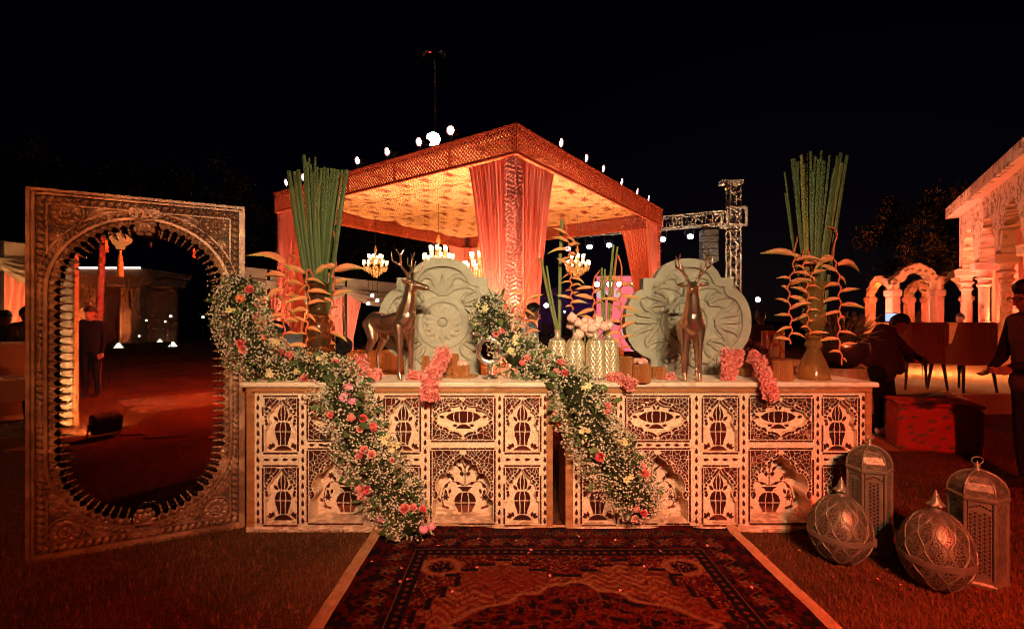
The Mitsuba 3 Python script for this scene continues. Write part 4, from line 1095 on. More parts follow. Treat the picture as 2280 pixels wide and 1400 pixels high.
reeds('thick bundle of cut green reeds standing in the clear amber vase at the counter end', RT, (1812, 735), 3.38)
def vase(label, pxc, Yv, prof_px, bs):
    k = thing('glass_vase', label, 'vase')
    kk = Yv / FOC; yb = prof_px[0][1]
    pr = [(r * kk, (yb - y) * kk) for r, y in prof_px]
    pr = spline(pr, 60); pr[:, 0] = np.maximum(pr[:, 0], .002)
    X = (pxc - CX) / FOC * Yv
    part(k, 'body', lathe(pr, 40, M4((X, Yv, TZ + .002))), bs, True)
    part(k, 'base', lathe([(.001, 0.004), (pr[0][0] * .6, .006), (pr[0][0] * .97, .004)], 30, M4((X, Yv, TZ + .002))), bs, True)
    part(k, 'lip', lathe([(pr[-1][0], 0), (pr[-1][0] + .004, .003), (pr[-1][0], .006), (pr[-1][0] - .004, .003), (pr[-1][0], 0)], 30, M4((X, Yv, TZ + pr[-1][1]))), bs, True)
vase('dark amber glass vase holding the reeds near the standing mirror', 711, 3.46, [(30, 838), (33, 825), (34, 780), (34, 735), (30, 714), (20, 702), (25, 694), (20, 686), (21, 655), (24, 640), (30, 630)], 'dark_vase')
vase('clear amber glass vase with a ringed neck and bell foot at the counter end', 1811, 3.36, [(34, 846), (34, 838), (28, 816), (18, 792), (13, 778), (18, 769), (13, 760), (17, 751), (13, 744), (15, 737), (24, 722), (25, 704), (20, 690), (20, 655), (24, 641), (31, 632)], 'amber_vase')
# hanging strands: boat-shaped bracts on both sides of a wavy stem
def bract(L=1.0, W=.24, droop=.3):
    n = 11; t = np.linspace(0, 1, n); s = np.linspace(-1, 1, 5)
    w = W * np.maximum(2.35 * (t + .03) ** .55 * np.clip(1.0 - t, 0, 1) ** 1.05, .012)
    zc = .09 * np.sin(PI * t * .9) - droop * t ** 2.6 + .10 * t ** 6
    x = L * t[:, None] + 0 * s; z = zc[:, None] + w[:, None] * s * .55; y = -(1 - s ** 2) * w[:, None] * .55
    v = np.stack([x, y, z], -1).reshape(-1, 3)
    T_, S_ = np.meshgrid(t, s, indexing='ij'); T_, S_ = T_.ravel(), S_.ravel()
    green = np.clip(1.0 * np.abs(T_ - .05) * np.clip(.55 - S_ * .9, 0, 1.5) + .9 * np.clip(T_ - .6, 0, 1), 0, 1)[:, None]
    col = np.array((.80, .27, .13)) * (1 - green) + np.array((.42, .43, .10)) * green
    return v, gridf(n, 5), col
BRV = [mk(MB().add(bract(W=w, droop=d)[:2], col=bract(W=w, droop=d)[2]), 'vertex_paint', True) for w, d in ((.21, .18), (.25, .26), (.18, .36), (.23, .06))]
def strand(label, pts, Ys, start=0, step=13.7, Lpx=42, top=None, skip=(), long_first=False):
    k = thing('flower_strand', label, 'flower strand')
    kk = Ys / FOC
    w = spline([P(a, b, Ys) for a, b in pts], 50)
    zz = w.copy(); L = np.concatenate([[0], np.cumsum(np.linalg.norm(np.diff(w, axis=0), axis=1))])
    zz[:, 0] += .008 * np.sin(L / (step * kk) * PI); zz[:, 1] += .006 * np.cos(L / (step * kk) * PI)
    if top is not None: zz = np.vstack([spline([P(a, b, Ys + .04) for a, b in top], 20)[:-1], zz])
    part(k, 'stem', MB().add(tube(zz, .0062, 6), col=(.60, .14, .06)), 'vertex_paint', True)
    n = int(L[-1] / (step * kk))
    for i in range(start, n + 1):
        s_ = i * step * kk
        p = np.array([np.interp(s_, L, w[:, q]) for q in range(3)])
        sd = 1 if i % 2 else -1
        ln = Lpx * kk * RG.uniform(.7, 1.3) * (1.45 if long_first and i - start < 2 else 1) * (1 - .35 * i / max(n, 1))
        d = BRV[RG.integers(4)]
        az = RG.uniform(-1.15, 1.15)
        M = frame(p + [sd * .006, -.004, 0], (sd * ln * math.cos(az), ln * math.sin(az), 0), (-sd * ln * math.sin(az) * sd, ln * math.cos(az), 0), (0, 0, ln)) @ M4(ry=-RG.uniform(-.4, .45), rx=RG.uniform(-.5, .5))
        copy(k, 'bract', d, M)
    return k
strand('orange green hanging strand nearest the large garland, in front of the vase by the mirror', [(639, 586), (637, 613), (638, 628), (634, 654), (637, 677), (636, 695), (633, 725), (634, 758), (648, 786)], 3.40, top=[(690, 640), (672, 585), (652, 568), (640, 575)], step=14.4, Lpx=48, long_first=True)
strand('orange green hanging strand running down the front of the vase by the mirror', [(681, 608), (683, 626), (688, 662), (684, 691), (683, 714), (683, 743), (684, 775), (687, 796)], 3.36, top=[(705, 640), (695, 610), (685, 598)], step=13.7, Lpx=48)
strand('orange green hanging strand on the stag side of the vase by the mirror', [(748, 590), (744, 606), (743, 636), (741, 677), (735, 701), (735, 747), (736, 786)], 3.42, top=[(722, 640), (728, 560), (742, 515), (748, 560)], step=13.7, Lpx=52, long_first=True)
strand('orange green strand at the counter end, outermost towards the stone panel', [(1768, 566), (1766, 603), (1758, 624), (1756, 652), (1758, 689), (1762, 723), (1760, 746), (1757, 766)], 3.32, top=[(1806, 640), (1795, 560), (1783, 505), (1772, 545)], step=13.7, Lpx=46, long_first=True)
strand('orange green strand hanging down the middle of the clear amber vase', [(1788, 573), (1790, 590), (1796, 631), (1799, 680), (1799, 723), (1805, 745)], 3.30, top=[(1815, 640), (1800, 560), (1788, 555)], step=13.0, Lpx=42)
strand('orange green strand at the counter end that hangs lowest, towards the arches', [(1856, 575), (1866, 611), (1870, 635), (1869, 667), (1872, 684), (1868, 708), (1869, 723), (1867, 753), (1876, 812)], 3.34, top=[(1820, 640), (1838, 520), (1852, 507), (1864, 520), (1855, 550)], step=15.1, Lpx=56, long_first=True)
strand('tall upright orange green strand between the canopy post and the chandelier', [(1262, 520), (1265, 540), (1268, 570), (1270, 610), (1272, 654), (1274, 690)], 3.42, top=[(1250, 490), (1254, 484), (1259, 495)], step=9.0, Lpx=42)
strand('thin orange green strand in front of the person in blue grey', [(1172, 655), (1170, 667), (1169, 692), (1173, 713), (1174, 746), (1177, 776)], 3.46, top=[(1243, 735), (1205, 585), (1188, 590), (1172, 640)], step=12.2, Lpx=40)
strand('orange green strand beside the lotus buds in front of the pink screen', [(1320, 640), (1322, 681), (1323, 716)], 3.46, top=[(1342, 735), (1340, 612), (1330, 610), (1322, 622)], step=12.2, Lpx=48)
strand('orange green strand overlapping the stone panel edge above the amber jars', [(1384, 625), (1382, 650), (1381, 670), (1383, 705), (1381, 738), (1384, 782)], 3.42, top=[(1358, 735), (1372, 580), (1380, 580), (1385, 600)], step=11.5, Lpx=46)
k = thing('cut_reeds', 'few cut green reed stems rising from the faceted gold bottles', 'reeds')
for a, b, c, d, w in ((1251, 486, 1246, 760, 8), (1205, 576, 1242, 745, 6), (1217, 592, 1246, 745, 5), (1340, 596, 1345, 750, 5), (1347, 599, 1348, 750, 5), (1366, 545, 1353, 750, 6), (1375, 549, 1356, 750, 5)):
    v, f = reed(P(c, d, 3.46), P(a, b, 3.46 + RG.uniform(-.02, .02)), w * KP)
    part(k, 'stalk', MB().add((v, f), col=(.14, .16, .04)), 'vertex_paint', True)
# faceted gold bottles
def faceted(r, h, n=20, rows=14):
    mb = MB(); zs = np.linspace(0, h, rows + 1)
    prof = lambda z: r * np.interp(z / h, [0, .03, .1, .75, .88, .96, 1.0], [.9, 1.0, 1.02, 1.0, .93, .72, .45])
    pts, idx = [], {}
    for j, z in enumerate(zs):
        for i in range(n):
            a = 2 * PI * (i + .5 * (j % 2)) / n
            pts.append((prof(z) * math.cos(a), prof(z) * math.sin(a), z))
    base = len(pts); F = []
    for j in range(rows - 1):
        for i in range(n):
            o = j % 2
            bot = j * n + i; top = (j + 2) * n + i; l = (j + 1) * n + (i - 1 + o) % n; rr = (j + 1) * n + (i + o) % n
            zc = zs[j + 1]; a = 2 * PI * (i + .5 * o) / n
            c = len(pts); q = prof(zc) * 1.055
            pts.append((q * math.cos(a), q * math.sin(a), zc))
            F += [(bot, rr, c), (rr, top, c), (top, l, c), (l, bot, c)]
    return np.array(pts), np.array(F)
FB = mk(faceted(.066, .29), 'old_gold')
FN = mk(lathe([(.030, .28), (.022, .295), (.018, .31), (.019, .335), (.026, .345)], 18), 'old_gold', True)
for pxc, Yv, lab in ((1241, 3.46, 'faceted gold bottle nearest the person in blue grey, holding two leaning reed stems'), (1281, 3.40, 'faceted gold bottle second in the row, beneath the lotus buds'), (1326, 3.36, 'broad faceted gold bottle third in the row, behind the garland'), (1356, 3.46, 'faceted gold bottle nearest the ribbed amber jars')):
    k = thing('faceted_bottle', lab, 'bottle', 'faceted gold bottles')
    X = (pxc - CX) / FOC * Yv
    copy(k, 'body', FB, M4((X, Yv, TZ))); copy(k, 'neck', FN, M4((X, Yv, TZ)))
def budv(col):
    mb = MB()
    for ring, (n, r0, L, op) in enumerate(((5, .1, 1.0, .0), (6, .2, .95, .10))):
        for i in range(n):
            a = 2 * PI * (i + .5 * ring) / n
            t = np.linspace(0, 1, 6); s = np.linspace(-1, 1, 3)
            rad = np.sin(PI * (.08 + .9 * t) ** .9) * .42 * (1 + op); wd = np.sin(PI * (.12 + .86 * t)) * .42
            v = np.stack([rad[:, None] * np.cos(a + s * wd[:, None] * 1.25), rad[:, None] * np.sin(a + s * wd[:, None] * 1.25), t[:, None] * L + 0 * s], -1).reshape(-1, 3)
            cc = np.array(col) * (1 - .4 * t[:, None]) + np.array((.75, .25, .25)) * .4 * t[:, None]
            mb.add((v, gridf(6, 3)), col=np.repeat(cc, 3, 0))
    return mk(mb, 'vertex_paint', True)
BUD = budv((.86, .58, .48))
k = thing('lotus_bouquet', 'pale pink lotus buds on stems in the faceted gold bottles', 'bouquet')
for a, b, r in ((1274, 706, 12), (1273, 722, 11), (1288, 717, 11), (1302, 712, 10), (1300, 727, 12), (1315, 728, 12), (1318, 715, 10), (1336, 711, 12), (1331, 723, 10), (1345, 726, 11), (1356, 722, 12), (1288, 742, 13), (1311, 739, 12), (1324, 742, 10)):
    Yv = 3.40 + RG.uniform(-.05, .05); p = P(a, b + r, Yv)
    kk = r * 2.1 * Yv / FOC
    copy(k, 'bud', BUD, M4(p, rz=RG.uniform(0, 6), s=kk, rx=RG.uniform(-.5, .3), ry=RG.uniform(-.4, .4)))
    part(k, 'stem', MB().add(tube([p + [0, 0, .005], P(a * .4 + 1305 * .6, 770, 3.41)], .004, 5), col=(.12, .12, .04)), 'vertex_paint', True)
# ribbed amber jars
def ribbed(r, h, n=34):
    a = np.arange(n * 2) * PI / n
    rr = r * (1 + .035 * np.cos(np.arange(n * 2) * PI))
    zs = [0, .004, h * .5, h - .004, h, h - .003, h * .25]; kk_ = [.93, 1, 1, 1, .97, .93, .93]
    v = np.concatenate([np.stack([rr * q * np.cos(a), rr * q * np.sin(a), a * 0 + z], 1) for q, z in zip(kk_, zs)])
    m = n * 2; i, j = np.meshgrid(np.arange(len(zs) - 1), np.arange(m), indexing='ij'); i, j = i.ravel(), j.ravel(); q = (j + 1) % m
    f = np.vstack([np.stack([i * m + j, i * m + q, (i + 1) * m + q], 1), np.stack([i * m + j, (i + 1) * m + q, (i + 1) * m + j], 1)])
    return v, f
def jar(pxc, ybase, w, h, label):
    Yv = .403 * FOC / (ybase - HY); kk = Yv / FOC
    k = thing('ribbed_jar', label, 'jar', 'ribbed amber glass jars')
    X = (pxc - CX) / FOC * Yv
    part(k, 'glass', ribbed(w / 2 * kk, h * kk), 'rib_glass', False, M=M4((X, Yv, TZ)))
    part(k, 'wax', lathe([(.0005, h * kk * .55), (w / 2 * kk * .9, h * kk * .55)], 16, M4((X, Yv, TZ))), 'tabletop')
    return P(pxc, ybase - h, Yv)
jar(1390, 834, 37, 40, 'ribbed amber jar beside the faceted gold bottles'); j1 = jar(1428, 851, 39, 41, 'ribbed amber jar topped with an open pink flower')
jar(1467, 843, 32, 26, 'low ribbed amber jar between the flower jar and the front-facing stag'); jar(1742, 847, 41, 42, 'ribbed amber jar standing alone beside the clear amber vase')
jar(1662, 836, 32, 34, 'ribbed amber jar half hidden behind the drooping pink garlands'); jar(948, 834, 15, 42, 'slim tall ribbed amber jar behind the pink garland by the stag')
jar(1006, 835, 30, 47, 'tall ribbed amber jar behind the low jar with flowers near the oval mirror'); j2 = jar(1027, 839, 36, 26, 'low ribbed amber jar with pink flowers near the oval mirror')
jar(786, 834, 26, 48, 'ribbed amber jar behind the pink garland next to the reed vase')
k = thing('wooden_tray', 'round wooden tray beneath the ribbed amber jars near the oval mirror', 'tray')
part(k, 'board', lathe([(.0005, 0), (.125, 0), (.13, .006), (.125, .012), (.0005, .012)], 40, M4(((1026 - CX) / FOC * 3.53, 3.53, TZ - .0005))), 'teak', 30)
# small oval dressing mirror
k = thing('oval_mirror', 'small ornate silver dressing mirror on a turned foot', 'mirror')
OM = P(1090, 780, 3.42); X, Yv = OM[0], OM[1]; kk = Yv / FOC
el = lambda r, n=40: np.stack([r * 24 * kk * np.cos(np.arange(n) * 2 * PI / n), np.arange(n) * 0, r * 26 * kk * np.sin(np.arange(n) * 2 * PI / n)], 1)
part(k, 'frame', (lambda p: tube(np.vstack([p, p[:2]]), .017, 8, False))(el(1.0) + OM), 'silver', True)
bd = MB()
for q in el(1.2, 34): bd.add(ball(q + OM, (.009, .007, .009), 1))
for q in el(.84, 40): bd.add(ball(q + OM + [0, -.006, 0], .004, 0))
part(k, 'beading', bd, 'silver', True, kind='stuff')
part(k, 'glass', (np.vstack([OM + [0, -.003, 0], el(.9) + OM + [0, -.002, 0]]), np.array([[0, i + 1, (i + 1) % 40 + 1] for i in range(40)])), 'smoke_mirror', True)
sup = [OM + [s * 30 * kk * math.cos(a), .004, 30 * kk * math.sin(a)] for s, a in [(1, q) for q in np.linspace(0, -PI, 18)]]
part(k, 'cradle', tube(sup, .006, 6), 'copper', True)
zb = TZ
hz = OM[2] - 31 * kk - zb
part(k, 'foot', lathe([(.001, .001), (.055, .001), (.055, .008), (.03, .016), (.014, .03), (.011, hz * .5), (.02, hz * .6), (.012, hz * .75), (.022, hz * .9), (.008, hz)], 24, M4((X, Yv + .004, zb))), 'silver', True)
# ---------------------------------------------------------------- flower garlands
def rose_mesh(col, seed=0, openness=1.0):
    r = np.random.default_rng(seed); mb = MB()
    for ring, (n, rad, h, lean) in enumerate(((3, .14, 1.10, -.05), (4, .28, 1.14, -.02), (5, .42, 1.10, .06), (6, .54, 1.0, .22), (5, .60, .72, .55))):
        for i in range(n):
            a = 2 * PI * (i + .37 * ring) / n + r.normal(0, .08)
            t = np.linspace(0, 1, 5); s = np.linspace(-1, 1, 5)
            wd = (.9 if ring else 1.2) * np.sin(PI * (.18 + .62 * t))
            rr = rad * (.45 + .55 * t ** .7) + lean * .22 * t ** 2 * openness
            z = h * (t ** .8) - lean * .25 * t ** 3 * openness
            edge = 1 - .25 * s ** 2
            v = np.stack([rr[:, None] * np.cos(a + s * wd[:, None] * .85 / max(rad, .3) * .5), rr[:, None] * np.sin(a + s * wd[:, None] * .85 / max(rad, .3) * .5), (z[:, None] * edge) + 0 * s], -1).reshape(-1, 3)
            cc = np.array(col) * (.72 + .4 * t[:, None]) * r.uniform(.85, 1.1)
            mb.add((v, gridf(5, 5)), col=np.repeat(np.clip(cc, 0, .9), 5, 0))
    return mb
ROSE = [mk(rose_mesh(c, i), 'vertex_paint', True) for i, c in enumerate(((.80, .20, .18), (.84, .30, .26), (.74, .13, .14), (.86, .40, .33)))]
def gerbera(col, cen):
    mb = MB()
    for ring, (n, L, h) in enumerate(((16, 1.0, .0), (14, .78, .1), (10, .5, .2))):
        for i in range(n):
            a = 2 * PI * (i + .5 * ring) / n
            v, f = leaf_vf(L, .13, -.1, .3, 4); v[:, 2] += h
            mb.add((v, f), M4(rz=a), col=np.array(col) * (.85 + .12 * ring))
    mb.add(ball((0, 0, .15), (.2, .2, .12), 1), col=cen)
    return mk(mb, 'vertex_paint', True)
GERB = [gerbera((.72, .24, .36), (.5, .3, .2)), gerbera((.78, .20, .08), (.5, .12, .05))]
def lily(col):
    mb = MB()
    for i in range(6):
        v, f = leaf_vf(1.1, .26, .35, .35, 6); v[:, 2] += .35 * np.sin(v[:, 0] * 2.2)
        mb.add((v, f), M4(rz=i * PI / 3), col=col)
    for i in range(5): mb.add(tube([(0, 0, 0), (.2 * math.cos(i * 1.26), .2 * math.sin(i * 1.26), .5)], .03, 4), col=(.55, .4, .1))
    return mk(mb, 'vertex_paint', True)
LILY = lily((.70, .62, .32))
LEAFM = [mk(MB().add(leaf_vf(1, .3, b, .25, 5), col=c), 'vertex_paint', True) for b, c in ((.25, (.065, .10, .03)), (.45, (.045, .075, .022)), (.1, (.10, .14, .04)))]
def aim(p, d, s, roll=0.0):
    """z axis along d"""
    d = unit(d); a = unit(np.cross(d, [0.3, 0.2, 1.0] if abs(d[2]) < .9 else [1, 0, 0])); b = np.cross(d, a)
    c, q = math.cos(roll), math.sin(roll)
    return frame(p, (a * c + b * q) * s, (b * c - a * q) * s, d * s)
def garland(name, label, path, flowers, n_gyp, n_leaf, seed, lilies, sprays=()):
    """path: (px, py, depth, radius in pixels)"""
    r = np.random.default_rng(seed)
    k = thing(name, label, 'flower garland')
    Q = spline([(*P(a, b, Y), R * 1.10 * Y / FOC, a, b) for a, b, Y, R in path], 160)
    pos, rad = Q[:, :3], Q[:, 3]
    tang = np.gradient(pos, axis=0); tang /= np.linalg.norm(tang, axis=1, keepdims=True)
    wgt = np.linalg.norm(np.gradient(pos, axis=0), axis=1) * rad; cum = np.cumsum(wgt) / wgt.sum()
    def sample(n, lo, hi, squash=.62):
        i = np.searchsorted(cum, r.random(n)); i = np.clip(i, 0, len(pos) - 1)
        tg = tang[i]; a = np.cross(tg, [0, 1.0, 0]); a /= np.linalg.norm(a, axis=1, keepdims=True) + 1e-9; b = np.cross(tg, a)
        th = r.uniform(0, 2 * PI, n); q = r.uniform(lo, hi, n) * rad[i] * (0.80 + .35 * meshkit.noise(np.stack([np.cos(th) * 1.3 + i * .09, np.sin(th) * 1.3, i * 0.21], 1), seed))
        dirn = a * np.cos(th)[:, None] + b * np.sin(th)[:, None] * squash
        return pos[i] + dirn * q[:, None] + tg * r.normal(0, .012, n)[:, None], dirn / np.linalg.norm(dirn, axis=1, keepdims=True), i
    core = MB().add(tube(pos[::4], rad[::4] * .42, 9), col=(.020, .022, .010))
    part(k, 'moss_core', core, 'cloth_paint', True)
    # small leaves filling the garland
    p, d, _ = sample(n_leaf, .25, .95)
    lv, lf_ = leaf_vf(1, .28, .3, .3, 3)
    V, C = [], []
    for j in range(n_leaf):
        s = r.uniform(.018, .042); dd = unit(d[j] + r.normal(0, .6, 3)); a = unit(np.cross(dd, r.normal(0, 1, 3))); M = frame(p[j], dd * s, a * s, np.cross(dd, a) * s)
        V.append(apply(M, lv)); C.append(np.broadcast_to(np.array((.055, .080, .022)) * r.uniform(.5, 1.8), (len(lv), 3)))
    f = np.vstack([lf_ + j * len(lv) for j in range(n_leaf)])
    part(k, 'greenery', (np.vstack(V), f), 'vertex_paint', True, color=np.vstack(C), kind='stuff')
    # white baby's breath: little starry heads in loose sprays
    p, d, _ = sample(n_gyp, .72, 1.13)
    clump = meshkit.noise(p * 26, seed + 5); keep = clump + r.uniform(-.22, .22, len(p)) > .42
    p, d = p[keep], d[keep]
    for (a, b, Y, R, m) in sprays:
        c = P(a, b, Y); q = c + r.normal(0, 1, (m, 3)) * R * Y / FOC * [.5, .3, .5]; p = np.vstack([p, q]); d = np.vstack([d, np.tile([0, -1.0, .3], (m, 1))])
    sz = r.uniform(.0038, .0082, len(p))
    v = p[:, None] + OCT[0][None] * sz[:, None, None] * r.uniform(.7, 1.2, (len(p), 1, 3))
    col = np.repeat(np.array((.80, .71, .53)) * r.uniform(.55, 1.05, (len(p), 1)) * (1 - .25 * (r.random((len(p), 1)) < .2) * np.array([0, .1, .5])), 6, 0)
    part(k, 'babys_breath', (v.reshape(-1, 3), (OCT[1][None] + np.arange(len(p))[:, None, None] * 6).reshape(-1, 3)), 'vertex_paint', False, color=col, kind='stuff')
    tw = MB(); sel = r.choice(len(p), min(900, len(p)), False)
    e = p[sel]; o = e - d[sel] * r.uniform(.02, .05, (len(sel), 1)) + r.normal(0, .008, (len(sel), 3)); sd = np.cross(e - o, [0, 1.0, 0]); sd /= np.linalg.norm(sd, axis=1, keepdims=True) + 1e-9
    v = np.stack([o - sd * .0007, o + sd * .0007, e], 1).reshape(-1, 3)
    part(k, 'twigs', (v, np.arange(len(v)).reshape(-1, 3)), 'leaf_green', kind='stuff')
    def front(a, b, push=.85):
        i = np.argmin((Q[:, 4] - a) ** 2 + (Q[:, 5] - b) ** 2)
        off = np.hypot(Q[i, 4] - a, Q[i, 5] - b) * pos[i][1] / FOC / rad[i]
        Y = pos[i][1] - rad[i] * .62 * push * math.sqrt(max(0.05, 1 - min(off, 1) ** 2))
        pt = P(a, b, Y); return pt, unit((pt - pos[i]) * [1, 1, 1] + [0, -.03, .01])
    for j, (a, b, kind, R) in enumerate(flowers):
        pt, dn = front(a, b)
        s = R * pt[1] / FOC
        dn = unit(dn + r.normal(0, .35, 3) + [0, -.25, .45])
        nm, d_ = {'r': ('rose', ROSE[j % 4]), 'g': ('daisy', GERB[0]), 'o': ('daisy', GERB[1])}[kind]
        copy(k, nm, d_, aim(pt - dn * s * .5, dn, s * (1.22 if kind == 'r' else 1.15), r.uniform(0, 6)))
    for a, b in lilies:
        pt, dn = front(a, b)
        for _ in range(3): copy(k, 'lily', LILY, aim(pt + r.normal(0, .018, 3), unit(dn + r.normal(0, .5, 3) + [0, -.4, 0]), .026 * r.uniform(.8, 1.15), r.uniform(0, 6)))
    n = n_leaf // 28
    p, d, _ = sample(n, .75, 1.0)
    for j in range(n):
        dd = unit(d[j] + r.normal(0, .5, 3)); up = unit(np.cross(dd, r.normal(0, 1, 3))); s = r.uniform(.05, .085)
        copy(k, 'leaf', LEAFM[r.integers(3)], frame(p[j], dd * s, up * s, np.cross(dd, up) * s))
garland('flower_garland', 'long garland of white filler and roses running from the standing mirror down to the carpet',
        [(545, 622, 3.24, 36), (535, 660, 3.22, 50), (535, 715, 3.22, 56), (560, 775, 3.24, 58), (600, 815, 3.30, 52), (655, 826, 3.34, 46), (715, 832, 3.30, 44), (765, 850, 3.20, 48), (770, 895, 3.10, 58), (785, 950, 3.10, 58), (815, 1005, 3.10, 62), (845, 1060, 3.10, 58), (880, 1115, 3.08, 60), (915, 1165, 3.02, 50), (918, 1185, 2.98, 40)],
        [(555, 645, 'r', 12), (533, 662, 'o', 11), (535, 765, 'r', 11), (541, 778, 'r', 12), (624, 785, 'r', 9), (644, 790, 'r', 11), (677, 842, 'r', 11), (696, 854, 'r', 12), (745, 806, 'r', 9), (776, 863, 'g', 11), (766, 882, 'g', 12), (783, 891, 'g', 9), (737, 923, 'r', 10), (782, 932, 'r', 12), (808, 931, 'r', 11), (802, 954, 'r', 11), (829, 951, 'r', 12), (810, 1001, 'r', 11), (801, 1015, 'r', 10), (827, 1011, 'r', 12), (873, 1024, 'r', 6), (801, 1087, 'r', 12), (818, 1090, 'r', 12), (805, 1103, 'r', 12), (901, 1132, 'r', 13), (920, 1130, 'r', 11), (941, 1134, 'r', 10), (846, 1160, 'g', 10), (943, 1175, 'g', 11), (962, 1170, 'g', 9)],
        13500, 3300, 21, [(515, 690), (608, 765), (600, 828), (660, 830), (720, 800), (860, 985), (880, 1000)], [(870, 990, 3.06, 40, 180), (505, 640, 3.2, 40, 120), (700, 880, 3.12, 36, 90), (780, 840, 3.2, 40, 90)])
garland('flower_garland', 'shorter garland of white filler and roses crossing the gap between the two counters',
        [(1080, 660, 3.52, 26), (1092, 690, 3.50, 42), (1112, 735, 3.48, 52), (1145, 785, 3.46, 56), (1190, 822, 3.38, 44), (1245, 838, 3.26, 44), (1282, 872, 3.12, 54), (1305, 930, 3.10, 60), (1335, 985, 3.10, 62), (1375, 1045, 3.10, 62), (1415, 1105, 3.09, 56), (1432, 1150, 3.09, 36)],
        [(1352, 904, 'r', 9), (1351, 917, 'r', 9), (1336, 1017, 'r', 13), (1432, 1038, 'r', 9), (1437, 1055, 'r', 12), (1418, 1134, 'r', 9), (1433, 1143, 'r', 11), (1415, 1154, 'r', 9), (1249, 808, 'r', 11), (1239, 829, 'r', 11), (1258, 831, 'r', 10), (1175, 797, 'r', 10), (1165, 808, 'r', 10), (1104, 744, 'r', 9), (1117, 737, 'r', 8), (1128, 682, 'o', 8), (1140, 690, 'r', 8)],
        11000, 2800, 22, [(1080, 690), (1140, 780), (1305, 862), (1300, 960), (1385, 985), (1388, 1070), (1150, 760)], [(1475, 1110, 3.08, 50, 160), (1360, 960, 3.1, 30, 80), (1100, 660, 3.46, 30, 80)])
# chunky pink blossom ropes on the table tops
def fluff(seed, n, L):
    r = np.random.default_rng(seed)
pv, pf = leaf_vf(1, .42, -.15, .35, 2)
def pink_rope(label, path, R=14, dens=1.0, seed=0, group='pink blossom ropes'):
    r = np.random.default_rng(seed); k = thing('blossom_rope', label, 'blossom rope', group)
    Q = spline([(*P(a, b, Y), Y) for a, b, Y in path], 60)[:, :3]
    Lm = np.linalg.norm(np.diff(Q, axis=0), axis=1).sum()
    R_ = R * Q[0][1] / FOC
    n = int(Lm / .012 * 17 * dens)
    i = r.integers(0, len(Q), n); tg = np.gradient(Q, axis=0)[i]; tg /= np.linalg.norm(tg, axis=1, keepdims=True)
    a = np.cross(tg, [.1, 1.0, .1]); a /= np.linalg.norm(a, axis=1, keepdims=True); b = np.cross(tg, a)
    th = r.uniform(0, 2 * PI, n); d = a * np.cos(th)[:, None] + b * np.sin(th)[:, None]
    bump = .7 + .5 * meshkit.noise(Q[i] * 40 + d * .8, seed)
    p = Q[i] + d * (R_ * bump * r.uniform(.75, 1.0, n))[:, None]
    V, C = [], []
    for j in range(n):
        s = r.uniform(.013, .020); base = np.array((.84, .27, .24)) * r.uniform(.7, 1.18) + np.array((.03, .07, .06)) * r.random()
        for m in range(2):
            dd = unit(d[j] + r.normal(0, .8, 3)); up = unit(np.cross(dd, r.normal(0, 1, 3)))
            V.append(apply(frame(p[j], dd * s, up * s, np.cross(dd, up) * s), pv)); C.append(np.broadcast_to(base, (len(pv), 3)))
    m = len(V); pq = np.vstack(V)
    pq[:, 2] = np.maximum(pq[:, 2], np.where(pq[:, 1] > 3.16, TZ + .001, -9))
    part(k, 'petals', (pq, np.vstack([pf + q * len(pv) for q in range(m)])), 'vertex_paint', True, color=np.vstack(C), kind='stuff')
    part(k, 'core', MB().add(tube(Q, R_ * .62, 8), col=(.55, .14, .12)), 'cloth_paint', True)
pink_rope('pink blossom rope draped upright between the reed vase and the sideways stag', [(800, 796, 3.42), (803, 815, 3.38), (808, 832, 3.34), (830, 838, 3.32), (848, 839, 3.32)], 15, seed=1)
pink_rope('pink blossom rope hanging over the counter edge in front of the sideways stag', [(988, 782, 3.44), (983, 800, 3.36), (968, 826, 3.28), (958, 848, 3.15), (957, 872, 3.11), (957, 890, 3.11)], 18, seed=2)
pink_rope('short pink blossom clump at the feet of the sideways stag', [(912, 836, 3.36), (925, 838, 3.34), (938, 836, 3.36)], 10, seed=3)
pink_rope('pink blossom rope lying at the counter edge below the ribbed amber jars', [(1358, 843, 3.32), (1380, 846, 3.24), (1398, 852, 3.15), (1408, 858, 3.12)], 13, seed=4)
pink_rope('small pink blossom clump at the hooves of the front-facing stag', [(1478, 841, 3.38), (1492, 841, 3.36), (1502, 842, 3.36)], 10, seed=5)
pink_rope('pink blossom rope in an upright double column beside the front-facing stag', [(1618, 782, 3.44), (1617, 800, 3.40), (1622, 818, 3.36), (1618, 838, 3.32), (1624, 843, 3.32), (1630, 820, 3.36), (1640, 796, 3.42), (1645, 780, 3.44)], 12, seed=6)
pink_rope('pink blossom rope draped over the counter edge nearest the clear amber vase', [(1668, 793, 3.46), (1688, 800, 3.42), (1697, 822, 3.30), (1706, 846, 3.15), (1713, 866, 3.11), (1717, 886, 3.11)], 14, seed=7)
k = thing('lotus_flower', 'open pink lotus flower on the ribbed amber jar', 'flower', None)
for q, (pp, n_) in enumerate(((j1, 7),)):
    for i in range(n_): copy(k, 'petal', ROSE[3] if i == 0 else BUD, aim(pp + [RG.normal(0, .014), RG.normal(0, .012), .004], unit([math.cos(i * 2.4), math.sin(i * 2.4), .8]), .05 if i else .03, i))
k = thing('lotus_flower', 'pale pink lotus flowers in the low ribbed jar near the oval mirror', 'flower', None)
for i in range(7): copy(k, 'petal', BUD, aim(j2 + [RG.normal(0, .016), RG.normal(0, .012), .0], unit([math.cos(i * 2.4), math.sin(i * 2.4), 1.0]), .045, i))

